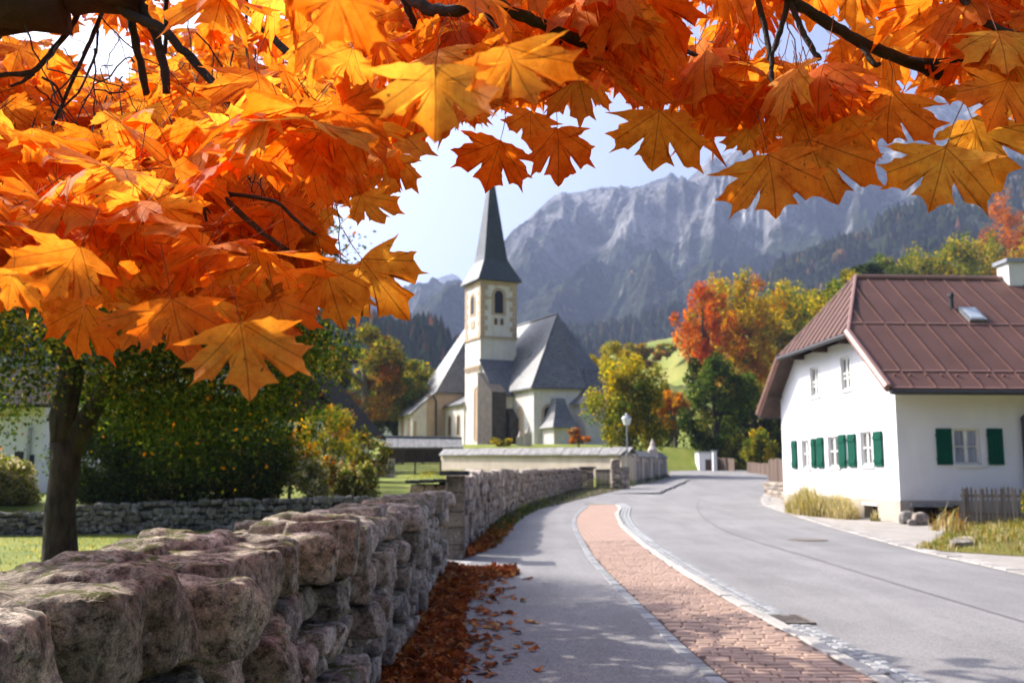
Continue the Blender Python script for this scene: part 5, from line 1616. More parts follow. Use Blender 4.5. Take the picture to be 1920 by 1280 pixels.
church = thing('church', 'pale gothic village church with steep grey shingle roofs and a slim dark spire', 'church', ch0)
def cp_(a, b, z): return np.array([ch0[0], ch0[1], 0]) + cu * a + cq * b + ZU * z
def zrow(row, a, b):
    p = cp_(a, b, 0); return P(900, row, p[1])[2]
GZ = ch0[2] - 1.0
S_ = 3.85
zc = zrow(524, 0, 0)
tw = MB()
tw.prism([cp_(0, 0, GZ), cp_(S_, 0, GZ), cp_(S_, -S_, GZ), cp_(0, -S_, GZ)], [cp_(0, 0, zc), cp_(S_, 0, zc), cp_(S_, -S_, zc), cp_(0, -S_, zc)])
tower = build('tower', tw, M_CHW, church)
def band(z0, z1, ex, mat, name):
    mb = MB(); mb.prism([cp_(-ex, ex, z0), cp_(S_ + ex, ex, z0), cp_(S_ + ex, -S_ - ex, z0), cp_(-ex, -S_ - ex, z0)], [cp_(-ex, ex, z1), cp_(S_ + ex, ex, z1), cp_(S_ + ex, -S_ - ex, z1), cp_(-ex, -S_ - ex, z1)]); build(name, mb, mat, tower)
z_s = zrow(631, 0, 0); band(z_s - .12, z_s + .12, .12, M_CHT, 'string_course')
z_s2 = zrow(684, 0, 0); band(z_s2 - .1, z_s2 + .06, .08, M_CHT, 'string_course')
band(zc - .45, zc, .06, M_CHT, 'cornice')
qn = MB()      # quoins
rnd_ = random.Random(3)
z = z_s + .15; k = 0
while z < zc - .6:
    for (a, b) in ((0, 0), (S_, 0), (0, -S_)):
        w1, w2 = (.75, .45) if k % 2 else (.45, .75)
        mb = MB()
        sa = 1 if a == 0 else -1; sb = -1 if b == 0 else 1
        mb.prism([cp_(a - sa * .04, b - sb * .04, z), cp_(a + sa * w1, b - sb * .04, z), cp_(a + sa * w1, b + sb * .02, z), cp_(a + sa * .02, b + sb * w2, z), cp_(a - sa * .04, b + sb * w2, z)],
                 [cp_(a - sa * .04, b - sb * .04, z + .46), cp_(a + sa * w1, b - sb * .04, z + .46), cp_(a + sa * w1, b + sb * .02, z + .46), cp_(a + sa * .02, b + sb * w2, z + .46), cp_(a - sa * .04, b + sb * w2, z + .46)])
        build('quoin', mb, M_CHT, tower)
    z += .5; k += 1
def arch_pts(o, U, w, z0, zs, zt, n=7):
    """pointed or round arch outline (anticlockwise) of half width w"""
    pts = [o + U * -w + ZU * z0, o + U * w + ZU * z0]
    for k in range(n + 1):
        t = k / n * math.pi
        pts.append(o + U * (w * math.cos(t)) + ZU * (zs + (zt - zs) * math.sin(t)))
    return pts
def arch(parent, o, U, nn, w, z0, z1, fr=.28, mat=M_CHT, pmat=M_BLACK, name='window', round_=True, proud=.06):
    zs = z1 - w * (1.0 if round_ else 1.5)
    out_ = arch_pts(o, U, w + fr, z0 - fr * .6, zs, z1 + fr); in_ = arch_pts(o, U, w, z0, zs, z1)
    n = len(in_); mb = MB()
    mb.add([p + nn * proud for p in out_] + [p + nn * proud for p in in_] + [p + nn * .01 for p in out_] + [p + nn * .012 for p in in_],
           [(i, (i + 1) % n, n + (i + 1) % n, n + i) for i in range(n)] + [(i, 2 * n + i, 2 * n + (i + 1) % n, (i + 1) % n) for i in range(n)] + [(n + i, n + (i + 1) % n, 3 * n + (i + 1) % n, 3 * n + i) for i in range(n)])
    wd = build(name, mb, mat, parent)
    mb = MB(); mb.add([p + nn * .014 for p in in_], [tuple(range(n))]); build('opening', mb, pmat, wd)
    return wd
# belfry windows
c = cp_(S_ * .5, 0, 0); arch(tower, c, cu, cq, .46, zrow(585, 0, 0), zrow(542, 0, 0), .3, name='belfry_window')
mb = MB()
for s in (-1, 1): mb.obox(c, cu, ZU, cq, s * 1.0 - .5, s * 1.0 + .5, zrow(557, 0, 0) - .08, zrow(557, 0, 0) + .08, .02, .1)
build('impost', mb, M_CHT, tower)
for s in (-.32, .32): arch(tower, c + cu * s, cu, cq, .12, zrow(606, 0, 0), zrow(595, 0, 0), .1, name='slit_window')
c = cp_(0, -S_ * .5, 0); arch(tower, c, cq, -cu, .42, zrow(584, 0, 0), zrow(549, 0, 0), .3, name='belfry_window')
mb = MB(); mb.obox(c, cq, ZU, -cu, -.5, .5, zrow(611, 0, 0), zrow(596, 0, 0), .01, .06); build('stone_panel', mb, M_CHT, tower)
mb = MB()
for k in range(6): mb.obox(c, cq, ZU, -cu, -1.6 + k * .62, -1.3 + k * .62, z_s2 - .5, z_s2 - .12, .02, .1)
build('corbel', mb, M_CHT, tower)
arch(tower, cp_(0, -.9, 0), cq, -cu, .36, zrow(822, 0, 0), zrow(727, 0, 0), .25, pmat=M_CHT, name='tall_window')
# spire: flared foot, then a steep pyramid
z1, z2, za = zrow(500, 0, 0), zrow(482, 0, 0), zrow(294, 0, 0)
cc0 = (S_ / 2, -S_ / 2)
def ring(h, z): return [cp_(cc0[0] - h, cc0[1] + h, z), cp_(cc0[0] + h, cc0[1] + h, z), cp_(cc0[0] + h, cc0[1] - h, z), cp_(cc0[0] - h, cc0[1] - h, z)]
hb = S_ / 2
mb = MB(); rs = [ring(hb + .42, zc - .02), ring(hb + .4, zc + .1), ring(hb - .18, z1), ring(hb - .62, z2), ring(hb - .78, z2 + .8)]
for a, b in zip(rs[:-1], rs[1:]): mb.prism(a, b, cap=False)
mb.add(rs[0], [(3, 2, 1, 0)])
# eight sided needle
h8 = hb - .76
def oct_(h, z): return [cp_(cc0[0] + h * math.cos(w) * 1.16, cc0[1] + h * math.sin(w) * 1.16, z) for w in [math.pi / 8 + k * math.pi / 4 for k in range(8)]]
r_ = ring(h8, z2 + .75)
o1 = [cp_(cc0[0] + sx_ * h8, cc0[1] + sy_ * h8, z2 + .75) for sx_, sy_ in ((-1, 1), (1, 1), (1, -1), (-1, -1))]
mb.prism(o1, [cp_(cc0[0] + (p_[0]) * .03, cc0[1] + p_[1] * .03, za) for p_ in ((-1, 1), (1, 1), (1, -1), (-1, -1))])
spire = build('spire', mb, M_SPIRE, church)
mb = MB(); mb.tube([cp_(*cc0, za - .3), cp_(*cc0, za + 1.4)], .05, 6); mb.lathe(cp_(*cc0, za + .1), [(.02, 0), (.22, .2), (.02, .4)], 8); mb.obox(cp_(*cc0, za + 1.0), cu, ZU, cq, -.35, .35, -.05, .05, -.04, .04); build('spire_cross', mb, M_IRONB, spire)
# choir
a0, hw = 1.9, 4.0
bf = 7.7
ae = a0 + hw
zE_ = zrow(722, a0, bf); zR_ = zrow(588, ae, bf - 3)
wl = MB()
foot = [(a0, -9), (a0, bf), (a0 + 4.4, bf + 1.2), (a0 + 8, bf), (a0 + 8, -9)]
wl.prism([cp_(a, b, GZ) for a, b in foot], [cp_(a, b, zE_) for a, b in foot])
choir = build('choir', wl, M_CHW, church)
rf = MB()
ov = .35
eL0, eL1 = cp_(a0 - ov, -9, zE_ - .2), cp_(a0 - ov, bf + .25, zE_ - .2)
eM, eR1, eR0 = cp_(a0 + 4.4, bf + 1.2 + ov, zE_ - .2), cp_(a0 + 8 + ov, bf + .25, zE_ - .2), cp_(a0 + 8 + ov, -9, zE_ - .2)
ap, rb_ = cp_(ae, bf - 3, zR_), cp_(ae, -9, zR_)
def rface(ps, m=0, t=.16):
    rf.prism([np.asarray(p) - ZU * t for p in ps], ps, m)
rface([eL0, eL1, ap, rb_]); rface([eL1, eM, ap]); rface([eM, eR1, ap]); rface([eR1, eR0, rb_, ap])
# low skirt between nave and tower
zk = zrow(762, -.2, -9)
rface([cp_(-.4, -9.0, zk), cp_(-.4, -3.8, zk), cp_(a0 - ov + .2, -3.8, zE_ + .2), cp_(a0 - ov + .2, -9.0, zE_ + .2)])
croof = build('choir_roof', rf, M_CHR, church)
mb = MB(); mb.tube([ap, rb_], .12, 6); mb.tube([ap, eL1 + ZU * .05], .07, 6); mb.tube([ap, eM + ZU * .05], .07, 6); build('ridge_tile', mb, M_CHR, croof)
mb = MB(); p = on_plane(990, 669, cp_(a0, 0, zE_), np.cross(cq, (rb_ - eL0))); nn_ = np.cross(cq, rb_ - eL0); nn_ /= np.linalg.norm(nn_); nn_ *= np.sign(nn_[2]); sl2 = np.cross(nn_, cq)
mb.obox(p, cq, sl2, nn_, -.9, .9, -.28, .28, .02, .25); build('roof_hatch', mb, M_CHR, croof)
mb = MB(); mb.prism([cp_(-.1, -9, GZ), cp_(-.1, -3.8, GZ), cp_(a0, -3.8, GZ), cp_(a0, -9, GZ)], [cp_(-.1, -9, zk + .05), cp_(-.1, -3.8, zk + .05), cp_(a0, -3.8, zE_), cp_(a0, -9, zE_)]); ais = build('side_chapel', mb, M_CHW, church)
for b in (-7.6, -5.2): arch(ais, cp_(-.1, b, 0), cq, -cu, .3, zrow(815, 0, -6), zrow(779, 0, -6), .16, name='arched_window')
# windows of the choir
arch(choir, cp_(a0, 4.9, 0), cq, -cu, .5, zrow(820, a0, 6), zrow(764, a0, 6), .25, pmat=M_CHT, name='arched_window')
f_ = np.array([4.4, 1.2]); fl = np.linalg.norm(f_); fu = (cu * f_[0] + cq * f_[1]) / fl; fn_ = cq * f_[0] / fl - cu * f_[1] / fl
arch(choir, cp_(a0 + 4.4 * .3, bf + 1.2 * .3, 0), fu, fn_, .42, zrow(818, a0, bf), zrow(762, a0, bf), .25, name='arched_window')
# nave
an = -1.1; hn = 7.0; am = an + hn
zN = zrow(734, an, -9); zNR = zN + hn * 1.45
nv = MB(); nv.prism([cp_(a, b, GZ) for a, b in ((an, -9), (an + 14, -9), (an + 14, -16), (an, -16))], [cp_(a, b, zN) for a, b in ((an, -9), (an + 14, -9), (an + 14, -16), (an, -16))])
nave = build('nave', nv, M_CHT, church)
rf = MB()
lo = cp_(an - 2.9, -8.7, zrow(775, an - 2.6, -9)); lo2 = cp_(an - 2.9, -14.0, zrow(775, an - 2.6, -9))
k1, k2 = cp_(an - .1, -8.7, zN), cp_(an - .1, -14.0, zN)
pk, pk2 = cp_(am, -12.5, zNR), cp_(am, -14.0, zNR)
rface([lo, k1, k2, lo2]); rface([k1, pk, pk2, k2]); rface([k1, cp_(an + 14.1, -8.7, zN), pk]); rface([cp_(an + 14.1, -8.7, zN), cp_(an + 14.1, -14.0, zN), pk2, pk])
nroof = build('nave_roof', rf, M_CHR, church)
mb = MB(); mb.prism([cp_(an - 2.5, -9.05, GZ), cp_(an, -9.05, GZ), cp_(an, -13.6, GZ), cp_(an - 2.5, -13.6, GZ)], [cp_(an - 2.5, -9.05, lo[2]), cp_(an, -9.05, zN - .1), cp_(an, -13.6, zN - .1), cp_(an - 2.5, -13.6, lo[2])]); aisle = build('aisle', mb, M_CHW, church)
mb = MB(); mb.obox(cp_(an - .9, -9.05, 0), cu, ZU, cq, -1.5, -1.2, GZ, zrow(790, an, -9), .005, .03); mb.obox(cp_(an - .9, -9.05, 0), cu, ZU, cq, -.1, .85, GZ, zN - .3, .005, .03); build('tan_patch', mb, M_CHT, aisle)
arch(aisle, cp_(an - .55, -9.05, 0), cu, cq, .17, zrow(779, an, -9), zrow(763, an, -9), .1, name='slit_window')
for b in (-10.2, -12.2): arch(aisle, cp_(an - 2.5, b, 0), cq, -cu, .25, zrow(820, an, -11), zrow(787, an, -11), .14, pmat=M_CHT, name='arched_window')
mb = MB(); mb.tube([cp_(an - .0, -8.9, GZ), cp_(an, -8.9, zN - 1.0), cp_(an - .6, -8.6, zN - .3)], .09, 6); build('downpipe', mb, M_IRONB, church)
# lean-to chapel on the tower, dark buttress
zl1, zl2 = zrow(673, .2, 0), zrow(735, .2, 3.3)
mb = MB(); mb.prism([cp_(.15, .02, GZ), cp_(3.9, .02, GZ), cp_(3.9, 3.3, GZ), cp_(.15, 3.3, GZ)], [cp_(.15, .02, zl1 - .2), cp_(3.9, .02, zl1 - .2), cp_(3.9, 3.3, zl2 - .15), cp_(.15, 3.3, zl2 - .15)]); por = build('porch', mb, M_CHW, church)
rf = MB(); rface([cp_(-.15, 0.03, zl1), cp_(-.15, 3.6, zl2 - .25), cp_(4.0, 3.6, zl2 - .25), cp_(4.0, .03, zl1)]); build('porch_roof', rf, M_CHR, por)
zb_ = zrow(714, 0, 1.5)
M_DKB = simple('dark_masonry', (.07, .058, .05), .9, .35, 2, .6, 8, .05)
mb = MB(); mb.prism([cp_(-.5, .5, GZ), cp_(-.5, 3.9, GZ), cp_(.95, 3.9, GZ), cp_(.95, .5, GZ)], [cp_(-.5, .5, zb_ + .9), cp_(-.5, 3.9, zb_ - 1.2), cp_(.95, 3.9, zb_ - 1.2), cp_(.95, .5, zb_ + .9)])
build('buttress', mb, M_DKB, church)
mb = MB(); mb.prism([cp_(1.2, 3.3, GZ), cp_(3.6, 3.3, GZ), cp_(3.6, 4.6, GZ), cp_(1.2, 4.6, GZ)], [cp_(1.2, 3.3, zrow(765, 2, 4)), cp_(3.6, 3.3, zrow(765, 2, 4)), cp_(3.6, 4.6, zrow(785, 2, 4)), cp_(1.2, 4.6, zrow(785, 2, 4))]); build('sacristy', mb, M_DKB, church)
# low chapel on the right with its curved roof, stair turret
mb = MB()
f2 = [(5.3, 8.0), (5.8, 10.3), (9.4, 10.5), (11, 8), (11, 2), (5.3, 2)]
zq = zrow(757, 8, 9); zq2 = zrow(700, 8, 7)
mb.prism([cp_(a, b, GZ) for a, b in f2], [cp_(a, b, zq) for a, b in f2]); chap = build('low_chapel', mb, M_CHW, church)
mb = MB()
lv = [(1.10, zq - .15), (.86, zq + .7), (.68, zq + 1.5), (.5, zq2 + .3)]
cx_, cy_ = 8.2, 6.0
rs = [[cp_(cx_ + (a - cx_) * s * 1.04, cy_ + (b - cy_) * s * 1.04, z) for a, b in f2] for s, z in lv]
for a, b in zip(rs[:-1], rs[1:]): mb.prism(a, b, cap=False)
mb.add(rs[-1], [tuple(range(6))]); mb.add(rs[0], [tuple(range(6))[::-1]]); build('chapel_roof', mb, M_CHR, chap)
arch(chap, cp_(8.3, 10.45, 0), cu, cq, .42, zrow(838, 9, 9), zrow(813, 9, 9), .1, name='arched_door', mat=M_CHW)
mb = MB(); f3 = [(2.5, 8.2), (2.5, 10.4), (4.5, 10.6), (5.1, 8.9)]; zt1, zt2 = zrow(800, 6, 10), zrow(748, 6, 9.5)
mb.prism([cp_(a, b, GZ) for a, b in f3], [cp_(a, b, zt1) for a, b in f3]); tur = build('stair_turret', mb, M_CHW, church)
mb = MB(); lv = [(1.25, zt1 - .15), (.95, zt1 + .5), (.75, zt1 + 1.1), (.55, zt1 + 1.8), (.4, zt2)]
cx_, cy_ = 3.8, 9.6
rs = [[cp_(cx_ + (a - cx_) * s, cy_ + (b - cy_) * s - (1 - s) * .9, z) for a, b in f3] for s, z in lv]
for a, b in zip(rs[:-1], rs[1:]): mb.prism(a, b, cap=False)
mb.add(rs[-1], [(0, 1, 2, 3)]); mb.add(rs[0], [(3, 2, 1, 0)]); build('turret_roof', mb, M_CHR, tur)
# mound the church stands on
V = []
for i, (s, z) in enumerate([(.7, ch0[2] - .1), (.7, ch0[2] - .1), (.9, ch0[2] - .5), (1.1, ch0[2] - 3.5)]):
    for k in range(24):
        w = 2 * math.pi * k / 24; r = (0 if i == 0 else 1) * s
        V.append(cp_(5 + 22 * r * math.cos(w), -2 + 24 * r * math.sin(w), z))
build('churchyard', (V, [(i * 24 + k, i * 24 + (k + 1) % 24, (i + 1) * 24 + (k + 1) % 24, (i + 1) * 24 + k) for i in range(3) for k in range(24)]), M_LAWN, kind='structure', smooth=True)
for i, (px, h_) in enumerate([(975, .9), (990, 1.3)]):
    p = P(px, 836, 80); mb = MB(); mb.box(p[0] - .3, p[0] + .3, p[1], p[1] + .15, p[2] - 1.2, p[2] + h_ * .8); mb.lathe((p[0], p[1] + .07, p[2] + h_ * .8), [(.2, 0), (.12, .25), (.04, .5)], 8)
    build('gravestone', mb, M_OLDPL, None, ['low pale gravestone by the church corner', 'taller white gravestone with a rounded top by the church corner'][i], 'gravestone', loc=p)

# ------------------------------------------------------------------ houses behind the orchard tree
def far_house(label, d, x0p, x1p, eave, base, ridge, depth, wins_, roofm, gable=False):
    a, b = P(x0p, base, d), P(x1p, base, d); ze = P(x0p, eave, d)[2]; zr = P(x0p, ridge, d + depth / 2)[2]
    t = thing('house', label, 'house', a)
    mb = MB(); mb.box(a[0], b[0], d, d + depth, a[2] - 1, ze); build('wall', mb, M_WHITE, t)
    mb = MB(); m_ = (a[0] + b[0]) / 2
    if gable:
        mb.prism([(a[0], d, ze), (b[0], d, ze), (m_, d, zr - .3)], [(a[0], d + depth, ze), (b[0], d + depth, ze), (m_, d + depth, zr - .3)]); build('gable', mb, M_DARKWOOD, t)
        mb = MB()
        for s in (0, 1):
            e = a[0] - 1.0 if s == 0 else b[0] + 1.0; zz = ze - .4
            mb.prism([(e, d - 1.1, zz - .15), (m_, d - 1.1, zr - .15), (m_, d + depth, zr - .15), (e, d + depth, zz - .15)], [(e, d - 1.1, zz), (m_, d - 1.1, zr), (m_, d + depth, zr), (e, d + depth, zz)])
    else:
        for s in (0, 1):
            yy = d - .9 if s == 0 else d + depth + .9
            mb.prism([(a[0] - .8, yy, ze - .5), (b[0] + .8, yy, ze - .5), (b[0] + .8, d + depth / 2, zr - .15), (a[0] - .8, d + depth / 2, zr - .15)], [(a[0] - .8, yy, ze - .35), (b[0] + .8, yy, ze - .35), (b[0] + .8, d + depth / 2, zr), (a[0] - .8, d + depth / 2, zr)])
    build('roof', mb, roofm, t)
    for px0, r0_, px1, r1_ in wins_:
        p, q_ = P(px0, r1_, d), P(px1, r0_, d)
        mb = MB(); mb.box(p[0] - .08, q_[0] + .08, d - .04, d - .003, p[2] - .08, q_[2] + .08); w_ = build('window', mb, M_FRAME, t)
        mb = MB(); mb.box(p[0], q_[0], d - .05, d - .04, p[2], q_[2]); build('pane', mb, M_BLACK, w_)
    return t
M_DKROOF = simple('dark_roof', (.03, .026, .024), .95, .3, 3, spec=.03)
h1 = far_house('white house with dark windows glimpsed beside the forked trunk', 44, -90, 72, 745, 955, 690, 9, [(26, 846, 46, 884), (55, 852, 66, 880), (20, 918, 40, 950), (-30, 846, -8, 884)], M_DKROOF)
p = P(46, 955, 43.9); mb = MB(); mb.tube([p, (p[0], p[1], P(46, 800, 43.9)[2])], .07, 8); build('downpipe', mb, M_METAL, h1)
far_house('chalet with a dark wooden gable and white ground floor behind the garden bushes', 50, 480, 628, 790, 905, 702, 12, [(596, 812, 608, 836)], M_DKROOF, True)
# ------------------------------------------------------------------ maple leaf
HALF = [(0.02, 0.0), (0.20, -0.01), (0.42, 0.02), (0.60, 0.09), (0.81, 0.15), (0.63, 0.19), (0.45, 0.235), (0.60, 0.33), (0.69, 0.45), (0.82, 0.53),
        (0.68, 0.59), (0.655, 0.70), (0.74, 0.94), (0.57, 0.815), (0.44, 0.86), (0.38, 0.72), (0.225, 0.52), (0.225, 0.66), (0.25, 0.78), (0.33, 0.92),
        (0.20, 0.93), (0.12, 1.0), (0.0, 1.17)]
OUT = np.array(HALF + [(-x, y) for x, y in HALF[-2::-1]])
def refine(o):
    """crescents between the points: every side gets a middle point drawn towards the heart of the leaf, tips drawn out"""
    r = []
    c = np.array([0, .3]); n = len(o)
    for i in range(n):
        a, b = o[i], o[(i + 1) % n]
        r.append(a); m = (a + b) / 2; L_ = np.linalg.norm(b - a)
        far = max(np.linalg.norm(a - c), np.linalg.norm(b - c))
        if L_ > .09 and abs(a[0]) + abs(b[0]) > .3: m = m + (c - m) / np.linalg.norm(c - m) * L_ * .10
        r.append(m)
    return np.array(r)
OUT_S = OUT
OUT_F = refine(OUT)
def leaf_template(seed, full=True):
    """outline + inner ring + heart of a maple leaf, bent; petiole as a thin three sided stalk. unit length = blade length"""
    g = np.random.default_rng(seed)
    OUT_ = OUT_F if full else OUT_S; NO = len(OUT_)
    rad = np.linalg.norm(OUT_ - np.array([0, .25]), axis=1)
    lobes = 1 + .09 * np.sin(np.arctan2(OUT_[:, 0], OUT_[:, 1]) * 2.5 + g.uniform(0, 6.28)) 
    o = OUT_ * lobes[:, None] + g.normal(0, .012, (NO, 2))
    o = o * np.array([g.uniform(.9, 1.08), 1])
    c = np.array([0, .22])
    if full:
        V2 = np.concatenate([o, c + (o - c) * .5, [c]])
        F = [(i, (i + 1) % NO, NO + (i + 1) % NO, NO + i) for i in range(NO)] + [(NO + i, NO + (i + 1) % NO, 2 * NO) for i in range(NO)]
    else:
        V2 = np.concatenate([o, [c]]); F = [(i, (i + 1) % NO, NO) for i in range(NO)]
    x, y = V2[:, 0], V2[:, 1]
    r2 = x * x + (y - .2) ** 2
    a, b, cfold, tw = g.uniform(.02, .4), g.uniform(-.15, .45), g.uniform(-.35, .3), g.uniform(-.3, .3)
    z = -a * r2 + cfold * np.abs(x) * (1 - .4 * np.abs(x)) - b * y * y * .6 + tw * x * y
    ang = np.arctan2(x, y)
    z += .11 * np.sin(ang * 5 + g.uniform(0, 6)) * r2 + .06 * g.normal() * np.sin(ang * 9) * r2
    for _ in range(2):        # a lobe that has begun to curl
        w0 = g.uniform(-1.8, 1.8); z += g.choice((-1, 1)) * g.uniform(.1, .4) * np.exp(-((ang - w0) / .35) ** 2) * np.clip(np.sqrt(r2) - .45, 0, 1) ** 1.5
    V = np.stack([x, y, z], 1)
    n = len(V)
    # stalk
    L = g.uniform(.55, .95); up = g.uniform(.1, .5); sx = g.uniform(-.15, .15)
    st = []
    for t in (0, .5, 1):
        q = np.array([sx * t * t, -L * t, up * t * t * L])
        for k in range(3):
            w = k * 2.094; st.append(q + np.array([math.cos(w), 0, math.sin(w)]) * (.0065 + .004 * t))
    V = np.concatenate([V, st])
    for s in (0, 3):
        for k in range(3): F.append((n + s + k, n + s + (k + 1) % 3, n + s + 3 + (k + 1) % 3, n + s + 3 + k))
    uv = np.concatenate([V2, np.full((9, 2), 9.0)])
    return V, F, uv
def leaf_mat(name, per_object, dry=False):
    m, nt, out = new_mat(name)
    u = N(nt, 'UVMap'); sx = N(nt, 'SeparateXYZ'); nt.links.new(u.outputs[0], sx.inputs[0])
    X, Y = sx.outputs[0], sx.outputs[1]
    src = N(nt, 'ObjectInfo').outputs['Random'] if per_object else N(nt, 'Attribute', attribute_name='tint').outputs['Fac']
    if dry:
        base = ramp(nt, src, [(0, (.15, .07, .035)), (.35, (.34, .105, .03)), (.65, (.52, .18, .035)), (.85, (.58, .28, .06)), (1, (.46, .31, .14))])
        tipc = ramp(nt, src, [(0, (.09, .03, .015)), (.6, (.26, .05, .015)), (1, (.36, .1, .02))])
    else:
        base = ramp(nt, src, [(0, (.82, .37, .05)), (.35, (.83, .305, .038)), (.8, (.82, .245, .03)), (1, (.75, .16, .02))])
        tipc = ramp(nt, src, [(0, (.80, .27, .03)), (.35, (.80, .215, .025)), (.8, (.76, .16, .02)), (1, (.66, .09, .015))])
    p = pos(nt)
    r = math_(nt, 'SQRT', math_(nt, 'ADD', math_(nt, 'MULTIPLY', X, X), math_(nt, 'MULTIPLY', Y, Y)))
    rn = math_(nt, 'ADD', r, math_(nt, 'MULTIPLY', math_(nt, 'SUBTRACT', noise_n(nt, p, 22, 4, .6), .5), .7))
    c = mixc(nt, ramp(nt, rn, [(.45, 0.0), (1.0, 1.0)]), base, tipc)
    # veins: five ribs from the stalk and side veins off them
    dmin = None; smin = None
    for a in (0, 47, -47, 98, -98):
        ca, sa = math.cos(R(a)), math.sin(R(a))
        al = math_(nt, 'ADD', math_(nt, 'MULTIPLY', X, sa), math_(nt, 'MULTIPLY', Y, ca))
        d = math_(nt, 'ABSOLUTE', math_(nt, 'SUBTRACT', math_(nt, 'MULTIPLY', X, ca), math_(nt, 'MULTIPLY', Y, sa)))
        d2 = math_(nt, 'ADD', d, math_(nt, 'MULTIPLY', math_(nt, 'LESS_THAN', al, 0.0), 1.0))
        dmin = d2 if dmin is None else math_(nt, 'MINIMUM', dmin, d2)
        fr = math_(nt, 'ABSOLUTE', math_(nt, 'SUBTRACT', math_(nt, 'FRACT', math_(nt, 'MULTIPLY', math_(nt, 'SUBTRACT', al, math_(nt, 'MULTIPLY', d, .9)), 6.5)), .5))
        s2 = math_(nt, 'ADD', fr, math_(nt, 'ADD', math_(nt, 'MULTIPLY', math_(nt, 'LESS_THAN', al, 0.05), 1.0), math_(nt, 'MULTIPLY', math_(nt, 'GREATER_THAN', d, .22), 1.0)))
        smin = s2 if smin is None else math_(nt, 'MINIMUM', smin, s2)
    rib = ramp(nt, dmin, [(.004, 1.0), (.013, 0.0)])
    sub = ramp(nt, smin, [(.015, .35), (.05, 0.0)])
    c = mixc(nt, math_(nt, 'MULTIPLY', math_(nt, 'MAXIMUM', rib, sub), .62), c, (.16, .035, .012))
    # brown spots and blotches
    c = mixc(nt, ramp(nt, noise_n(nt, p, 130, 3, .6), [(.66, 0.0), (.71, .8)]), c, (.07, .025, .012))
    c = mixc(nt, 1.0, c, ramp(nt, noise_n(nt, p, 34, 4, .65), [(.32, (.8, .66, .55)), (.5, (1.0, 1.0, 1.0)), (.68, (1.08, 1.28, 1.2))]), 'MULTIPLY')
    c = mixc(nt, ramp(nt, noise_n(nt, p, 28, 5, .7), [(.60, 0.0), (.75, .5)]), c, (.28, .07, .015))
    stalk = math_(nt, 'GREATER_THAN', X, 5.0)
    c = mixc(nt, stalk, c, (.26, .06, .02))
    hgt = math_(nt, 'ADD', math_(nt, 'MULTIPLY', math_(nt, 'MAXIMUM', rib, sub), .8), math_(nt, 'MULTIPLY', noise_n(nt, p, 60, 3, .6), .3))
    nr = bump(nt, hgt, .35, .004)
    d = N(nt, 'BsdfPrincipled', i_Roughness=.65); d.inputs['Specular IOR Level'].default_value = .09
    nt.links.new(c, d.inputs['Base Color']); nt.links.new(nr, d.inputs['Normal'])
    t = N(nt, 'BsdfTranslucent')
    h = N(nt, 'HueSaturation', i_Saturation=1.02, i_Value=1.22); nt.links.new(c, h.inputs['Color']); nt.links.new(h.outputs[0], t.inputs[0])
    s = N(nt, 'MixShader'); s.inputs[0].default_value = .0 if dry else .55
    k = math_(nt, 'MULTIPLY', math_(nt, 'SUBTRACT', 1.0, stalk), .15 if dry else .6); nt.links.new(k, s.inputs[0])
    nt.links.new(d.outputs[0], s.inputs[1]); nt.links.new(t.outputs[0], s.inputs[2]); nt.links.new(s.outputs[0], out.inputs[0])
    return m
M_LEAF_O = leaf_mat('maple_leaf', True)
M_LEAF_S = leaf_mat('maple_foliage', False)
M_LEAF_D = leaf_mat('fallen_leaf', False, True)
M_MBARK = simple('maple_bark', (.04, .03, .024), .9, .4, 9, .9, 35, .012)

# ------------------------------------------------------------------ the tree
TB = np.array([-4.3, 6.4, -.05])
maple = thing('maple_tree', 'big maple tree in orange autumn leaf, branches overhanging the stone wall and path', 'tree', TB)
mb = MB()
mb.tube([TB - [0, 0, .3], TB + [0, 0, .3], TB + [.03, -.03, 1.2], TB + [.1, -.1, 2.2], TB + [.05, .1, 3.6], TB + [-.1, .3, 5.4], TB + [0, .2, 7.5]], [.46, .36, .3, .27, .18, .11, .04], 14)
build('trunk', mb, M_MBARK, maple, smooth=True)
def limb(pts, rad, name='branch', k=8, wob=.0):
    q = [np.asarray(p, float) for p in pts]
    # smooth the line
    s = np.linspace(0, len(q) - 1, (len(q) - 1) * 5 + 1); A = np.array(q)
    L = np.stack([np.interp(s, np.arange(len(q)), A[:, i]) for i in range(3)], 1)
    for _ in range(2): L[1:-1] = (L[:-2] + 2 * L[1:-1] + L[2:]) / 4
    ln = np.linalg.norm(np.diff(A, axis=0), axis=1).sum()
    L[1:-1] += rng.normal(size=L[1:-1].shape) * (rad[0] * .10 + wob)
    rr = np.interp(s, np.linspace(0, len(q) - 1, len(rad)), rad) * rng.uniform(.9, 1.12, len(s))
    mb = MB(); mb.tube(L, rr, k)
    return mb
def px(*l): return [P(*a) for a in l]
mb = limb([TB + [.08, -.1, 2.1], P(-330, 60, 3.35), P(-120, 22, 2.85), P(0, -8, 2.62), P(150, -26, 2.6), P(300, -72, 2.65), P(520, -170, 2.9)], [.2, .16, .125, .112, .10, .095, .06], k=12)
build('limb', mb, M_MBARK, maple, smooth=True)
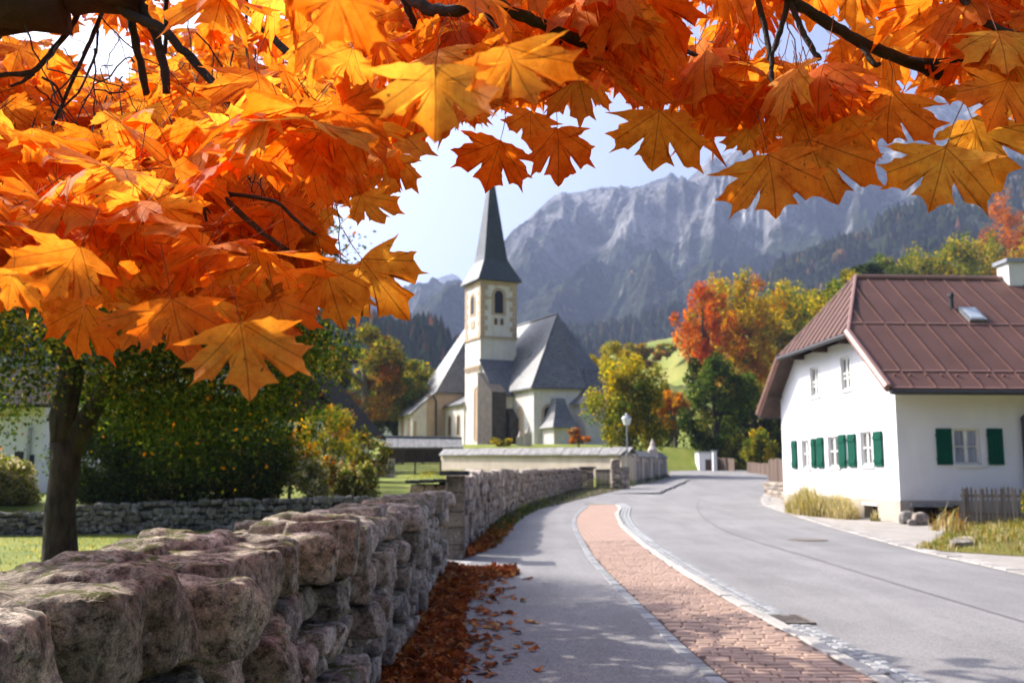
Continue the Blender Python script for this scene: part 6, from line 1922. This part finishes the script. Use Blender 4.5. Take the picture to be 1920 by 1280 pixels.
TW = [
    ([(215, -10, 2.62), (238, 27, 2.62), (302, 52, 2.6), (349, 100, 2.6), (403, 158, 2.58), (437, 195, 2.56)], [.016, .013, .011]),
    ([(262, -10, 2.66), (268, 20, 2.66), (289, 60, 2.66), (306, 117, 2.67), (312, 175, 2.68)], [.014, .013, .012]),
    ([(240, 0, 2.75), (245, 37, 2.75), (259, 100, 2.76), (275, 178, 2.78)], [.013, .012, .011]),
    ([(311, -20, 2.8), (312, 30, 2.8), (309, 100, 2.78)], [.008, .006]),
    ([(150, 20, 2.7), (131, 55, 2.7), (97, 97, 2.7), (64, 138, 2.7), (0, 141, 2.7), (-80, 150, 2.7)], [.008, .008, .007]),
    ([(64, 138, 2.7), (40, 155, 2.7), (20, 162, 2.68)], [.006, .004]),
    ([(78, 145, 2.7), (105, 160, 2.72), (118, 190, 2.74)], [.004, .004]),
    ([(195, 10, 2.75), (183, 44, 2.75), (148, 124, 2.75), (114, 201, 2.75), (97, 235, 2.75)], [.007, .006, .005]),
    ([(186, 30, 2.85), (183, 60, 2.85), (181, 100, 2.85), (148, 175, 2.8), (112, 206, 2.76)], [.004, .004, .003]),
    ([(440, -40, 2.6), (450, 0, 2.6), (480, 34, 2.55), (524, 84, 2.5), (564, 118, 2.46)], [.013, .011, .009]),
    ([(463, -10, 2.9), (460, 84, 2.9), (470, 141, 2.9), (484, 201, 2.88)], [.005, .004, .003]),
    ([(380, 305, 1.95), (387, 330, 1.95), (421, 372, 1.93), (487, 434, 1.9), (540, 470, 1.85)], [.007, .006, .004]),
    ([(403, 355, 1.94), (417, 361, 1.94), (521, 376, 1.9), (554, 413, 1.88), (590, 440, 1.85)], [.005, .004, .003]),
    ([(285, 270, 2.1), (296, 330, 2.08), (298, 392, 2.05)], [.006, .005]),
    ([(362, 300, 2.0), (372, 330, 2.0), (387, 415, 1.98)], [.004, .003]),
    ([(0, 380, 2.2), (100, 390, 2.1), (210, 362, 2.05), (330, 362, 2.0)], [.005, .004, .003]),
    ([(760, -20, 1.7), (769, 0, 1.7), (810, 20, 1.68), (852, 22, 1.66), (890, 10, 1.65), (930, 5, 1.66), (987, 35, 1.7), (1060, 66, 1.75), (1133, 95, 1.8)], [.011, .011, .010, .011]),
    ([(748, -20, 1.7), (770, 30, 1.72), (782, 55, 1.74)], [.008, .006]),
    ([(905, 10, 1.66), (925, 45, 1.72), (950, 90, 1.8), (985, 150, 1.95)], [.006, .004]),
    ([(1030, 55, 1.74), (1060, 90, 1.8), (1080, 115, 1.85), (1110, 128, 1.9)], [.004, .003, .002]),
    ([(1440, -40, 1.75), (1485, 0, 1.78), (1556, 45, 1.8), (1616, 82, 1.82), (1687, 109, 1.84), (1762, 139, 1.86)], [.011, .011, .012]),
    ([(1687, 109, 1.84), (1760, 118, 1.8), (1812, 108, 1.78), (1880, 80, 1.76), (1960, 40, 1.75)], [.006, .006]),
    ([(1614, 82, 1.82), (1640, 125, 1.8), (1650, 120, 1.8)], [.006, .004]),
    ([(1410, -40, 1.8), (1421, 0, 1.8), (1436, 60, 1.8), (1444, 112, 1.78)], [.006, .005]),
    ([(1480, -5, 1.78), (1466, 50, 1.78), (1447, 105, 1.78), (1446, 150, 1.76), (1460, 170, 1.74)], [.006, .005, .005]),
    ([(1480, 0, 1.78), (1500, 50, 1.76), (1515, 80, 1.75), (1537, 112, 1.74)], [.006, .005]),
    ([(1262, -40, 1.95), (1262, 0, 1.95), (1262, 68, 1.94), (1285, 95, 1.92), (1312, 107, 1.9)], [.006, .006, .004]),
    ([(1262, 68, 1.94), (1240, 88, 1.92)], [.004, .003]),
    ([(1795, -30, 1.7), (1807, 0, 1.7), (1834, 37, 1.68), (1875, 56, 1.66), (1925, 70, 1.64)], [.008, .006]),
    ([(600, -60, 2.2), (690, -40, 1.9), (760, -20, 1.7)], [.02, .012]),
    ([(520, -170, 2.9), (760, -240, 2.6), (1050, -260, 2.3), (1440, -200, 2.0), (1800, -160, 1.8)], [.05, .04, .03, .012]),
    ([(1050, -260, 2.3), (1150, -150, 2.1), (1262, -40, 1.95)], [.02, .007]),
]
for pts, rad in TW:
    build('branch', limb(px(*pts), rad, k=7), M_MBARK, maple, smooth=True)

# lower edge of the foliage in the photograph (blade tips stay above it)
LOWX = [-400, -60, 0, 60, 110, 190, 240, 330, 400, 470, 520, 560, 640, 668, 690, 700, 760, 800, 835, 870, 940, 1000, 1050, 1100, 1150, 1200, 1250, 1300, 1340, 1400, 1480, 1560, 1620, 1660, 1750, 1800, 1850, 1900, 1990, 2300]
LOWY = [600, 575, 570, 545, 590, 570, 600, 630, 590, 560, 600, 600, 545, 470, 400, 350, 320, 270, 225, 225, 205, 210, 215, 185, 180, 205, 215, 225, 230, 270, 300, 300, 285, 250, 190, 200, 190, 205, 230, 260]
low = lambda x: np.interp(x, LOWX, LOWY)
HOLES = [(185, 95, 62, 45), (1505, 82, 50, 40), (590, 85, 20, 25), (1640, 40, 30, 22), (1280, 12, 28, 14), (650, 415, 42, 50), (1690, 130, 26, 26), (1420, 60, 14, 22), (1720, 235, 28, 30), (640, 470, 30, 26), (725, 150, 22, 24), (1790, 60, 14, 14)]
def clear(p):
    a, b = proj(p)
    if b > low(a): return True
    for hx, hy, rx_, ry_ in HOLES:
        if ((a - hx) / rx_) ** 2 + ((b - hy) / ry_) ** 2 < 1: return True
    return False
LV = []          # base, length direction, normal, length, tint, template, hero
def add_leaf(base, ydir, nrm, L, tint, hero=False):
    y = np.asarray(ydir, float); y = y / np.linalg.norm(y)
    n = np.asarray(nrm, float); n = n - y * (n @ y); n /= np.linalg.norm(n) + 1e-9
    LV.append((np.asarray(base, float), y, n, L, tint, int(rng.integers(0, 12)), hero))
def hero(bp, tp, d, tint, tilt=0, d2=None):
    b, t = P(bp[0], bp[1], d), P(tp[0], tp[1], d2 or d)
    y = t - b; L = np.linalg.norm(y) / 1.1
    view = CAMP - b; view /= np.linalg.norm(view)
    yn = y / np.linalg.norm(y); side = np.cross(yn, view); side /= np.linalg.norm(side)
    n = -view * math.cos(R(tilt)) + side * math.sin(R(tilt))
    if n[2] < 0 and abs(tilt) > 200: n = -n
    add_leaf(b, y, n, L, tint, True)
HERO = [((938, 264), (908, 362), 2.15, .62, 10), ((1045, 240), (1054, 344), 2.1, .6, -14), ((996, 208), (986, 292), 2.25, .55, 20), ((1236, 208), (1224, 334), 1.95, .6, -5),
        ((1330, 180), (1320, 304), 2.0, .5, 62), ((1518, 262), (1562, 394), 1.7, .55, 12), ((1440, 290), (1466, 422), 1.68, .5, -10), ((1774, 277), (1742, 411), 1.5, .62, -6),
        ((1822, 221), (1868, 345), 1.66, .5, 15), ((1890, 150), (1848, 250), 1.6, .62, 8), ((1586, 208), (1612, 312), 1.9, .5, -8), ((1672, 172), (1652, 288), 1.8, .55, 12),
        ((740, 288), (730, 374), 2.2, .6, -20), ((661, 88), (622, 205), 1.35, .62, 30), ((816, 124), (818, 272), 1.0, .5, -5), ((950, 87), (1002, 218), 1.0, .5, 12),
        ((640, -30), (600, 95), .8, .45, 10), ((678, 485), (756, 588), 1.75, .72, -8), ((609, 499), (640, 612), 1.6, .55, 5), ((450, 604), (476, 750), 1.25, .5, -6),
        ((160, 572), (126, 674), 1.4, .62, 24), ((270, 578), (232, 664), 1.38, .6, -22), ((322, 560), (346, 690), 1.3, .55, 10), ((521, 563), (556, 652), 1.4, .62, -25),
        ((676, 366), (716, 430), 1.9, .45, 20), ((25, 508), (8, 580), 1.2, .4, 10), ((150, 462), (84, 574), 1.25, .6, -18), ((1120, 150), (1108, 205), 2.3, .6, 30),
        ((1405, 235), (1402, 300), 1.9, .5, -20), ((560, 540), (575, 600), 1.6, .62, 20), ((880, 170), (868, 238), 2.2, .45, 12), ((1180, 110), (1190, 185), 2.2, .55, 0),
        ((400, 560), (390, 640), 1.35, .4, 30), ((610, 180), (590, 250), 1.8, .6, 25), ((1000, 120), (1030, 190), 1.9, .5, -20), ((1300, 140), (1290, 232), 1.9, .5, 15),
        ((1480, 170), (1500, 262), 1.8, .5, 20), ((1600, 140), (1570, 230), 1.85, .45, -15), ((60, 400), (30, 500), 1.5, .4, 10), ((700, 190), (706, 268), 2.0, .62, -10)]
for h in HERO: hero(*h)

def cluster(c, n, spread, up, tints, size, droop=(.25, 1.6)):
    """a shoot tip with leaves on stalks around it; blades hang outward and down"""
    a0 = rng.uniform(0, 6.28)
    for k in range(n):
        az = a0 + k * 2.4 + rng.normal() * .4
        o = np.array([math.cos(az), math.sin(az), 0])
        L = size * rng.uniform(.75, 1.2)
        b = c + o * L * rng.uniform(.3, .8) * spread + np.array([0, 0, rng.uniform(-.4, .3) * L])
        dr = rng.uniform(*droop)
        y = o + np.array([0, 0, -dr]); y /= np.linalg.norm(y)
        n_ = np.array([0, 0, 1.0]) + o * rng.uniform(.0, .9) * dr + rng.normal(size=3) * .3
        add_leaf(b, y, n_, L, float(np.clip(rng.normal(*tints), 0, 1)))
def tip_ok(b, y, L):
    for f in (0.0, .6, 1.1):
        if clear(b + y * L * f): return False
    s = np.cross(y, (0, 0, 1.0)); s /= np.linalg.norm(s) + 1e-6
    return not (clear(b + y * L * .5 + s * L * .7) or clear(b + y * L * .5 - s * L * .7))
def sun_ok(l):
    """thin the leaves whose shade would fall on the top of the near wall"""
    c = l[0] + l[1] * l[3] * .5; h = c[2] - HW
    x = c[0] - sdir.x / sdir.z * h; y = c[1] - sdir.y / sdir.z * h
    if -1.9 < x < -.5 and .9 < y < 7: return rng.random() < .12
    return True
FRONT = [(90, 130, 190, 130, 2.9), (330, 110, 160, 110, 2.75), (450, 385, 120, 75, 2.0), (520, 70, 70, 60, 2.6), (292, 330, 30, 70, 2.1)]
def front_ok(l):
    """keep the view of the bare branches: no small leaf hangs closer to the camera than they do"""
    c = l[0] + l[1] * l[3] * .5
    if c[1] < .3: return True
    a, b = proj(c)
    for fx, fy, rx_, ry_, dd in FRONT:
        if ((a - fx) / rx_) ** 2 + ((b - fy) / ry_) ** 2 < 1 and c[1] < dd: return False
    return True
n_hero = len(LV)
twigs = []
def region(n, x0, x1, y0, dmin, dmax, nl, tints, size=.135, twig=True, power=1.0, droop=(.25, 1.6)):
    for _ in range(n):
        x = rng.uniform(x0, x1); y_ = rng.uniform(y0, low(x) - 15)
        d = dmin + (dmax - dmin) * rng.random() ** power
        c = P(x, y_, d)
        if c[2] < 1.9 - .0 and d > 2.5 and False: continue
        m0 = len(LV)
        cluster(c, nl, 1.0, 0, tints, size, droop)
        LV[m0:] = [l for l in LV[m0:] if tip_ok(l[0], l[1], l[3]) and sun_ok(l) and front_ok(l)]
        if twig and d > 2.0 and len(LV) - m0 >= 2 and rng.random() < .35:
            up = c + np.array([rng.uniform(-.35, .1), rng.uniform(-.1, .3), rng.uniform(.15, .5)])
            twigs.append(limb([c, c * .65 + up * .35 + rng.normal(size=3) * .04, c * .3 + up * .7 + rng.normal(size=3) * .04, up], [.001, .0016, .0024], k=5, wob=.003))
# the drooping mass on the left: near sprays, then deeper layers
region(46, -150, 640, 190, 1.35, 2.1, 6, (.45, .18), .092, droop=(.05, .8))
region(290, -220, 690, 110, 2.1, 3.8, 6, (.45, .2), .09, droop=(.05, .9))
region(210, -250, 700, -20, 3.4, 7.0, 6, (.5, .25), .1, droop=(.1, 1.2))
region(70, -200, 420, 0, 2.8, 4.8, 6, (.66, .25), .105)
# the band along the top
region(44, 400, 1050, -120, 1.6, 2.4, 6, (.5, .16), .098)
region(120, 560, 1500, -160, 2.3, 4.4, 6, (.55, .2), .1)
region(44, 1050, 2050, -120, 1.7, 2.4, 6, (.6, .14), .105)
region(70, 1200, 2100, -200, 2.4, 4.2, 6, (.62, .18), .105)
# the rest of the crown above the frame, thin enough to let sun through
for _ in range(50):
    a = rng.uniform(0, 6.28); r = 5.0 * math.sqrt(rng.random())
    c = TB + np.array([math.cos(a) * r + .8, math.sin(a) * r, rng.uniform(3.2, 7.6)])
    m0 = len(LV); cluster(c, 8, 1.6, 0, (.5, .25), .145)
    LV[m0:] = [l for l in LV[m0:] if (l[0][1] < .2 or tip_ok(l[0], l[1], l[3])) and sun_ok(l)]
# outer boughs reaching along the wall
for _ in range(330):
    c = np.array([rng.uniform(-5.6, -1.1), rng.uniform(8.2, 14.2), rng.uniform(3.0, 5.4)])
    m0 = len(LV); cluster(c, 13, 1.7, 0, (.5, .25), .15)
    LV[m0:] = [l for l in LV[m0:] if tip_ok(l[0], l[1], l[3]) and sun_ok(l)]
for e in ((-4.2, 12.6, 4.6), (-2.6, 10.8, 4.4), (-4.6, 9.6, 4.2), (-1.9, 12.2, 4.0), (-5.4, 11.5, 4.8)):
    e = np.array(e); s = TB + np.array([.0, .2, rng.uniform(2.6, 3.8)])
    build('limb', limb([s, (s * .6 + e * .4) + [0, 0, .7], (s * .25 + e * .75) + [0, 0, .5], e], [.07, .045, .022, .008], k=8), M_MBARK, maple, smooth=True)
for e in ((-.5, 2.2, 5.2), (-6.5, 3.2, 5.4), (-3.0, 8.2, 5.8), (-5.5, 7.4, 5.4), (-1.0, 5.4, 6.2), (-4.8, 1.2, 5.6)):
    e = np.array(e); s = TB + np.array([.0, .1, rng.uniform(3, 4.6)])
    build('limb', limb([s, (s + e) / 2 + [0, 0, .5], e], [.06, .03, .008], k=8), M_MBARK, maple, smooth=True)
V, F, o = [], [], 0
for t_ in twigs:
    V += t_.v; F += [[i + o for i in f] for f in t_.f]; o = len(V)
build('twigs', (np.array(V), F), M_MBARK, maple, kind='stuff', smooth=True)

# the 300 largest leaves in view are single parts, the rest one mesh
def sz(l):
    if l[6]: return 1e9
    c = l[0] + l[1] * l[3] * .5
    if c[1] < .3: return 0
    a, b = proj(c)
    if not (-30 < a < 1950 and -30 < b < 1300): return 0
    vw = CAMP - c; D = np.linalg.norm(vw)
    return l[3] ** 2 / D ** 2 * (abs(l[2] @ vw) / D + .15)
LV.sort(key=lambda l: -sz(l))
TPL = [leaf_template(100 + k, True) for k in range(12)]
tme = [mesh_np('leaf', v, f, M_LEAF_O, uv=u, smooth=True) for v, f, u in TPL]
rs_ = random.Random(5)
for b, y, n, L, ti, k, hr in LV[:300]:
    x = np.cross(y, n)
    Mx = Matrix(((x[0] * L, y[0] * L, n[0] * L, b[0]), (x[1] * L, y[1] * L, n[1] * L, b[1]), (x[2] * L, y[2] * L, n[2] * L, b[2]), (0, 0, 0, 1)))
    place('leaf', tme[k], Mx, maple)
def merge(leaves, tpls):
    V, U, T, F, o = [], [], [], [], 0
    for k, (tv, tf, tu) in enumerate(tpls):
        g = [l for l in leaves if l[5] % len(tpls) == k]
        if not g: continue
        B = np.array([l[0] for l in g]); Y = np.array([l[1] for l in g]); Nn = np.array([l[2] for l in g]); L = np.array([l[3] for l in g])[:, None, None]
        X = np.cross(Y, Nn)
        v = B[:, None] + L * (tv[None, :, 0:1] * X[:, None] + tv[None, :, 1:2] * Y[:, None] + tv[None, :, 2:3] * Nn[:, None])
        m = len(tv)
        V.append(v.reshape(-1, 3)); U.append(np.tile(tu, (len(g), 1))); T.append(np.repeat([l[4] for l in g], m))
        for i in range(len(g)): F += [tuple(a + o + i * m for a in f) for f in tf]
        o += m * len(g)
    return np.concatenate(V), F, np.concatenate(U), np.concatenate(T)
V, F, U_, T_ = merge(LV[300:], [leaf_template(200 + k, False) for k in range(8)])
build('foliage', (V, F), M_LEAF_S, maple, kind='stuff', uv=U_, tint=T_, smooth=True)
print('LEAVES', len(LV))

# ------------------------------------------------------------------ fallen leaves
def fallen(n, fx, fy, pile):
    out_ = []
    for _ in range(n):
        yy = fy(); xx, hgt = fx(yy)
        z = float(zroad(yy)) + float(rise(yy)) + .01 + hgt * rng.random() * pile
        az = rng.uniform(0, 6.28); tl = abs(rng.normal()) * .45
        y = np.array([math.cos(az), math.sin(az), rng.normal() * .25]); y /= np.linalg.norm(y)
        nn_ = np.array([0, 0, 1.0]) + rng.normal(size=3) * tl
        nn_ = nn_ - y * (nn_ @ y); nn_ /= np.linalg.norm(nn_)
        L = rng.uniform(.05, .095)
        out_.append((np.array([xx, yy, z + .012]), y, nn_, L, float(np.clip(rng.normal(.45, .28), 0, 1)), int(rng.integers(0, 8)), False))
    return out_
def heap(yy):
    w = .38 * (1 - .15 * math.sin(yy * 1.3)) * (1 if yy < 14.4 else .9)
    f = rng.random() ** 1.35
    return float(WALL_A(yy)) + .02 + f * w + (rng.normal() * .03), .13 * (1 - f) ** 1.2
l1 = fallen(5200, heap, lambda: rng.uniform(6.2, 15.25), 1.0)
l1 += fallen(150, lambda yy: (float(WALL_A(yy)) + .5 + abs(rng.normal()) * .22, 0.0), lambda: rng.uniform(6.6, 15.6), 0)
l1 += fallen(900, lambda yy: (float(WALL_A(yy)) + .05 + rng.random() ** .8 * .95, .05), lambda: 15.3 - abs(rng.normal()) * .45, 1.0)
l1 += fallen(900, lambda yy: (float(BOUND(yy)) + .2 + rng.random() * (float(PATH_L(yy)) - float(BOUND(yy)) - .1), .06), lambda: 17.4 + abs(rng.normal()) * 4.0, 1.0)
DT = []
for k in range(8):
    v, f, u = leaf_template(300 + k, False); v = v.copy(); v[:, 2] *= 1.8; DT.append((v, f, u))
V, F, U_, T_ = merge(l1, DT)
V[:, 2] = np.maximum(V[:, 2], zroad(V[:, 1]) + rise(V[:, 1]) + .004)
build('leaf_litter', (V, F), M_LEAF_D, kind='stuff', uv=U_, tint=T_)
# single leaves lying apart
M_LEAF_DO = leaf_mat('single_fallen_leaf', True, True)
sme = [mesh_np('fallen_leaf', v * np.array([1, 1, .8]), f, M_LEAF_DO, uv=u) for v, f, u in DT]
for px_, py_, lab in [(942, 1148, None), (960, 1214, None), (905, 1264, None), (935, 1190, None), (915, 1178, None), (905, 1112, None), (950, 1103, None), (985, 1085, None), (940, 1130, None), (1000, 1165, None)]:
    q = G(px_, py_, .07)
    Mx = Matrix.Translation((q[0], q[1], float(zroad(q[1])) + float(rise(q[1])) + .012)) @ Matrix.Rotation(rng.uniform(0, 6.28), 4, 'Z') @ Matrix.Rotation(.15, 4, 'X') @ Matrix.Scale(rng.uniform(.07, .1), 4)
    place('fallen_leaf', sme[int(rng.integers(0, 8))], Mx, None, 'single dry maple leaf lying apart on the grey asphalt footpath', 'fallen leaf', 'fallen leaves scattered on the footpath')
for px_, py_ in [(1628, 1255), (1655, 1272), (1604, 1262)]:
    q = G(px_, py_, .0)
    Mx = Matrix.Translation((q[0], q[1], float(zroad(q[1])) + .035)) @ Matrix.Rotation(rng.uniform(0, 6.28), 4, 'Z') @ Matrix.Scale(.06, 4)
    place('fallen_leaf', sme[int(rng.integers(0, 8))], Mx, None, 'small yellow brown leaf caught between the cobbles of the gutter', 'fallen leaf', 'fallen leaves in the cobbled gutter')

# short weeds along wall feet
def weeds(n, fx, fy, h, mixd, name, zf=None):
    C = []
    for _ in range(n):
        yy = fy(); xx = fx(yy); C.append((xx, yy, (zf(xx, yy) if zf else float(zroad(yy)) + float(rise(yy))) - .01))
    V, F, c = blades(np.array(C), h, .008, .8, mixd, 20)
    build(name, (V, F), M_LEAFY, kind='stuff', col=c)
weeds(2600, lambda y: float(BOUND(y)) + .15 + rng.random() * max(.1, float(PATH_L(y)) - float(BOUND(y)) - .05), lambda: rng.uniform(20, 49), .16, dict(green=3, dark=3, olive=1), 'verge_grass')
weeds(5200, lambda y: rng.uniform(-9.5, -2.2) * y / 16, lambda: rng.uniform(11, 29), .09, dict(green=2, olive=3, yellow=1), 'lawn_grass', lambda x, y: float(H(x, y)))
weeds(2600, lambda y: rng.uniform(-4.5, 3.5), lambda: rng.uniform(42, 59), .22, dict(green=2, olive=3, yellow=1.4), 'bank_grass', lambda x, y: float(H(x, y)))
weeds(500, lambda y: float(np.interp(y, [50, 55, 64], [5.0, 6.8, 10.0])) + rng.normal() * .15, lambda: rng.uniform(51, 64), .3, dict(dark=3, green=3), 'wall_foot_grass')

# ------------------------------------------------------------------ air
lo_, hi_ = np.full(3, 1e9), np.full(3, -1e9)
for o in SC.objects:
    if o.type != 'MESH': continue
    m_ = np.array(W[o.name]); bb = np.array([list(c) for c in o.bound_box]) @ m_[:3, :3].T + m_[:3, 3]
    lo_ = np.minimum(lo_, bb.min(0)); hi_ = np.maximum(hi_, bb.max(0))
m, nt, out = new_mat('haze')
v = N(nt, 'VolumePrincipled')
v.inputs['Color'].default_value = (.54, .66, 1.0, 1)
v.inputs['Density'].default_value = .00018
v.inputs['Anisotropy'].default_value = .2
nt.links.new(v.outputs[0], out.inputs['Volume'])
mb = MB(); mb.box(lo_[0] - 20, hi_[0] + 20, lo_[1] - 20, hi_[1] + 20, lo_[2] - 1, hi_[2] + 15)
build('haze', mb, m, kind='stuff')
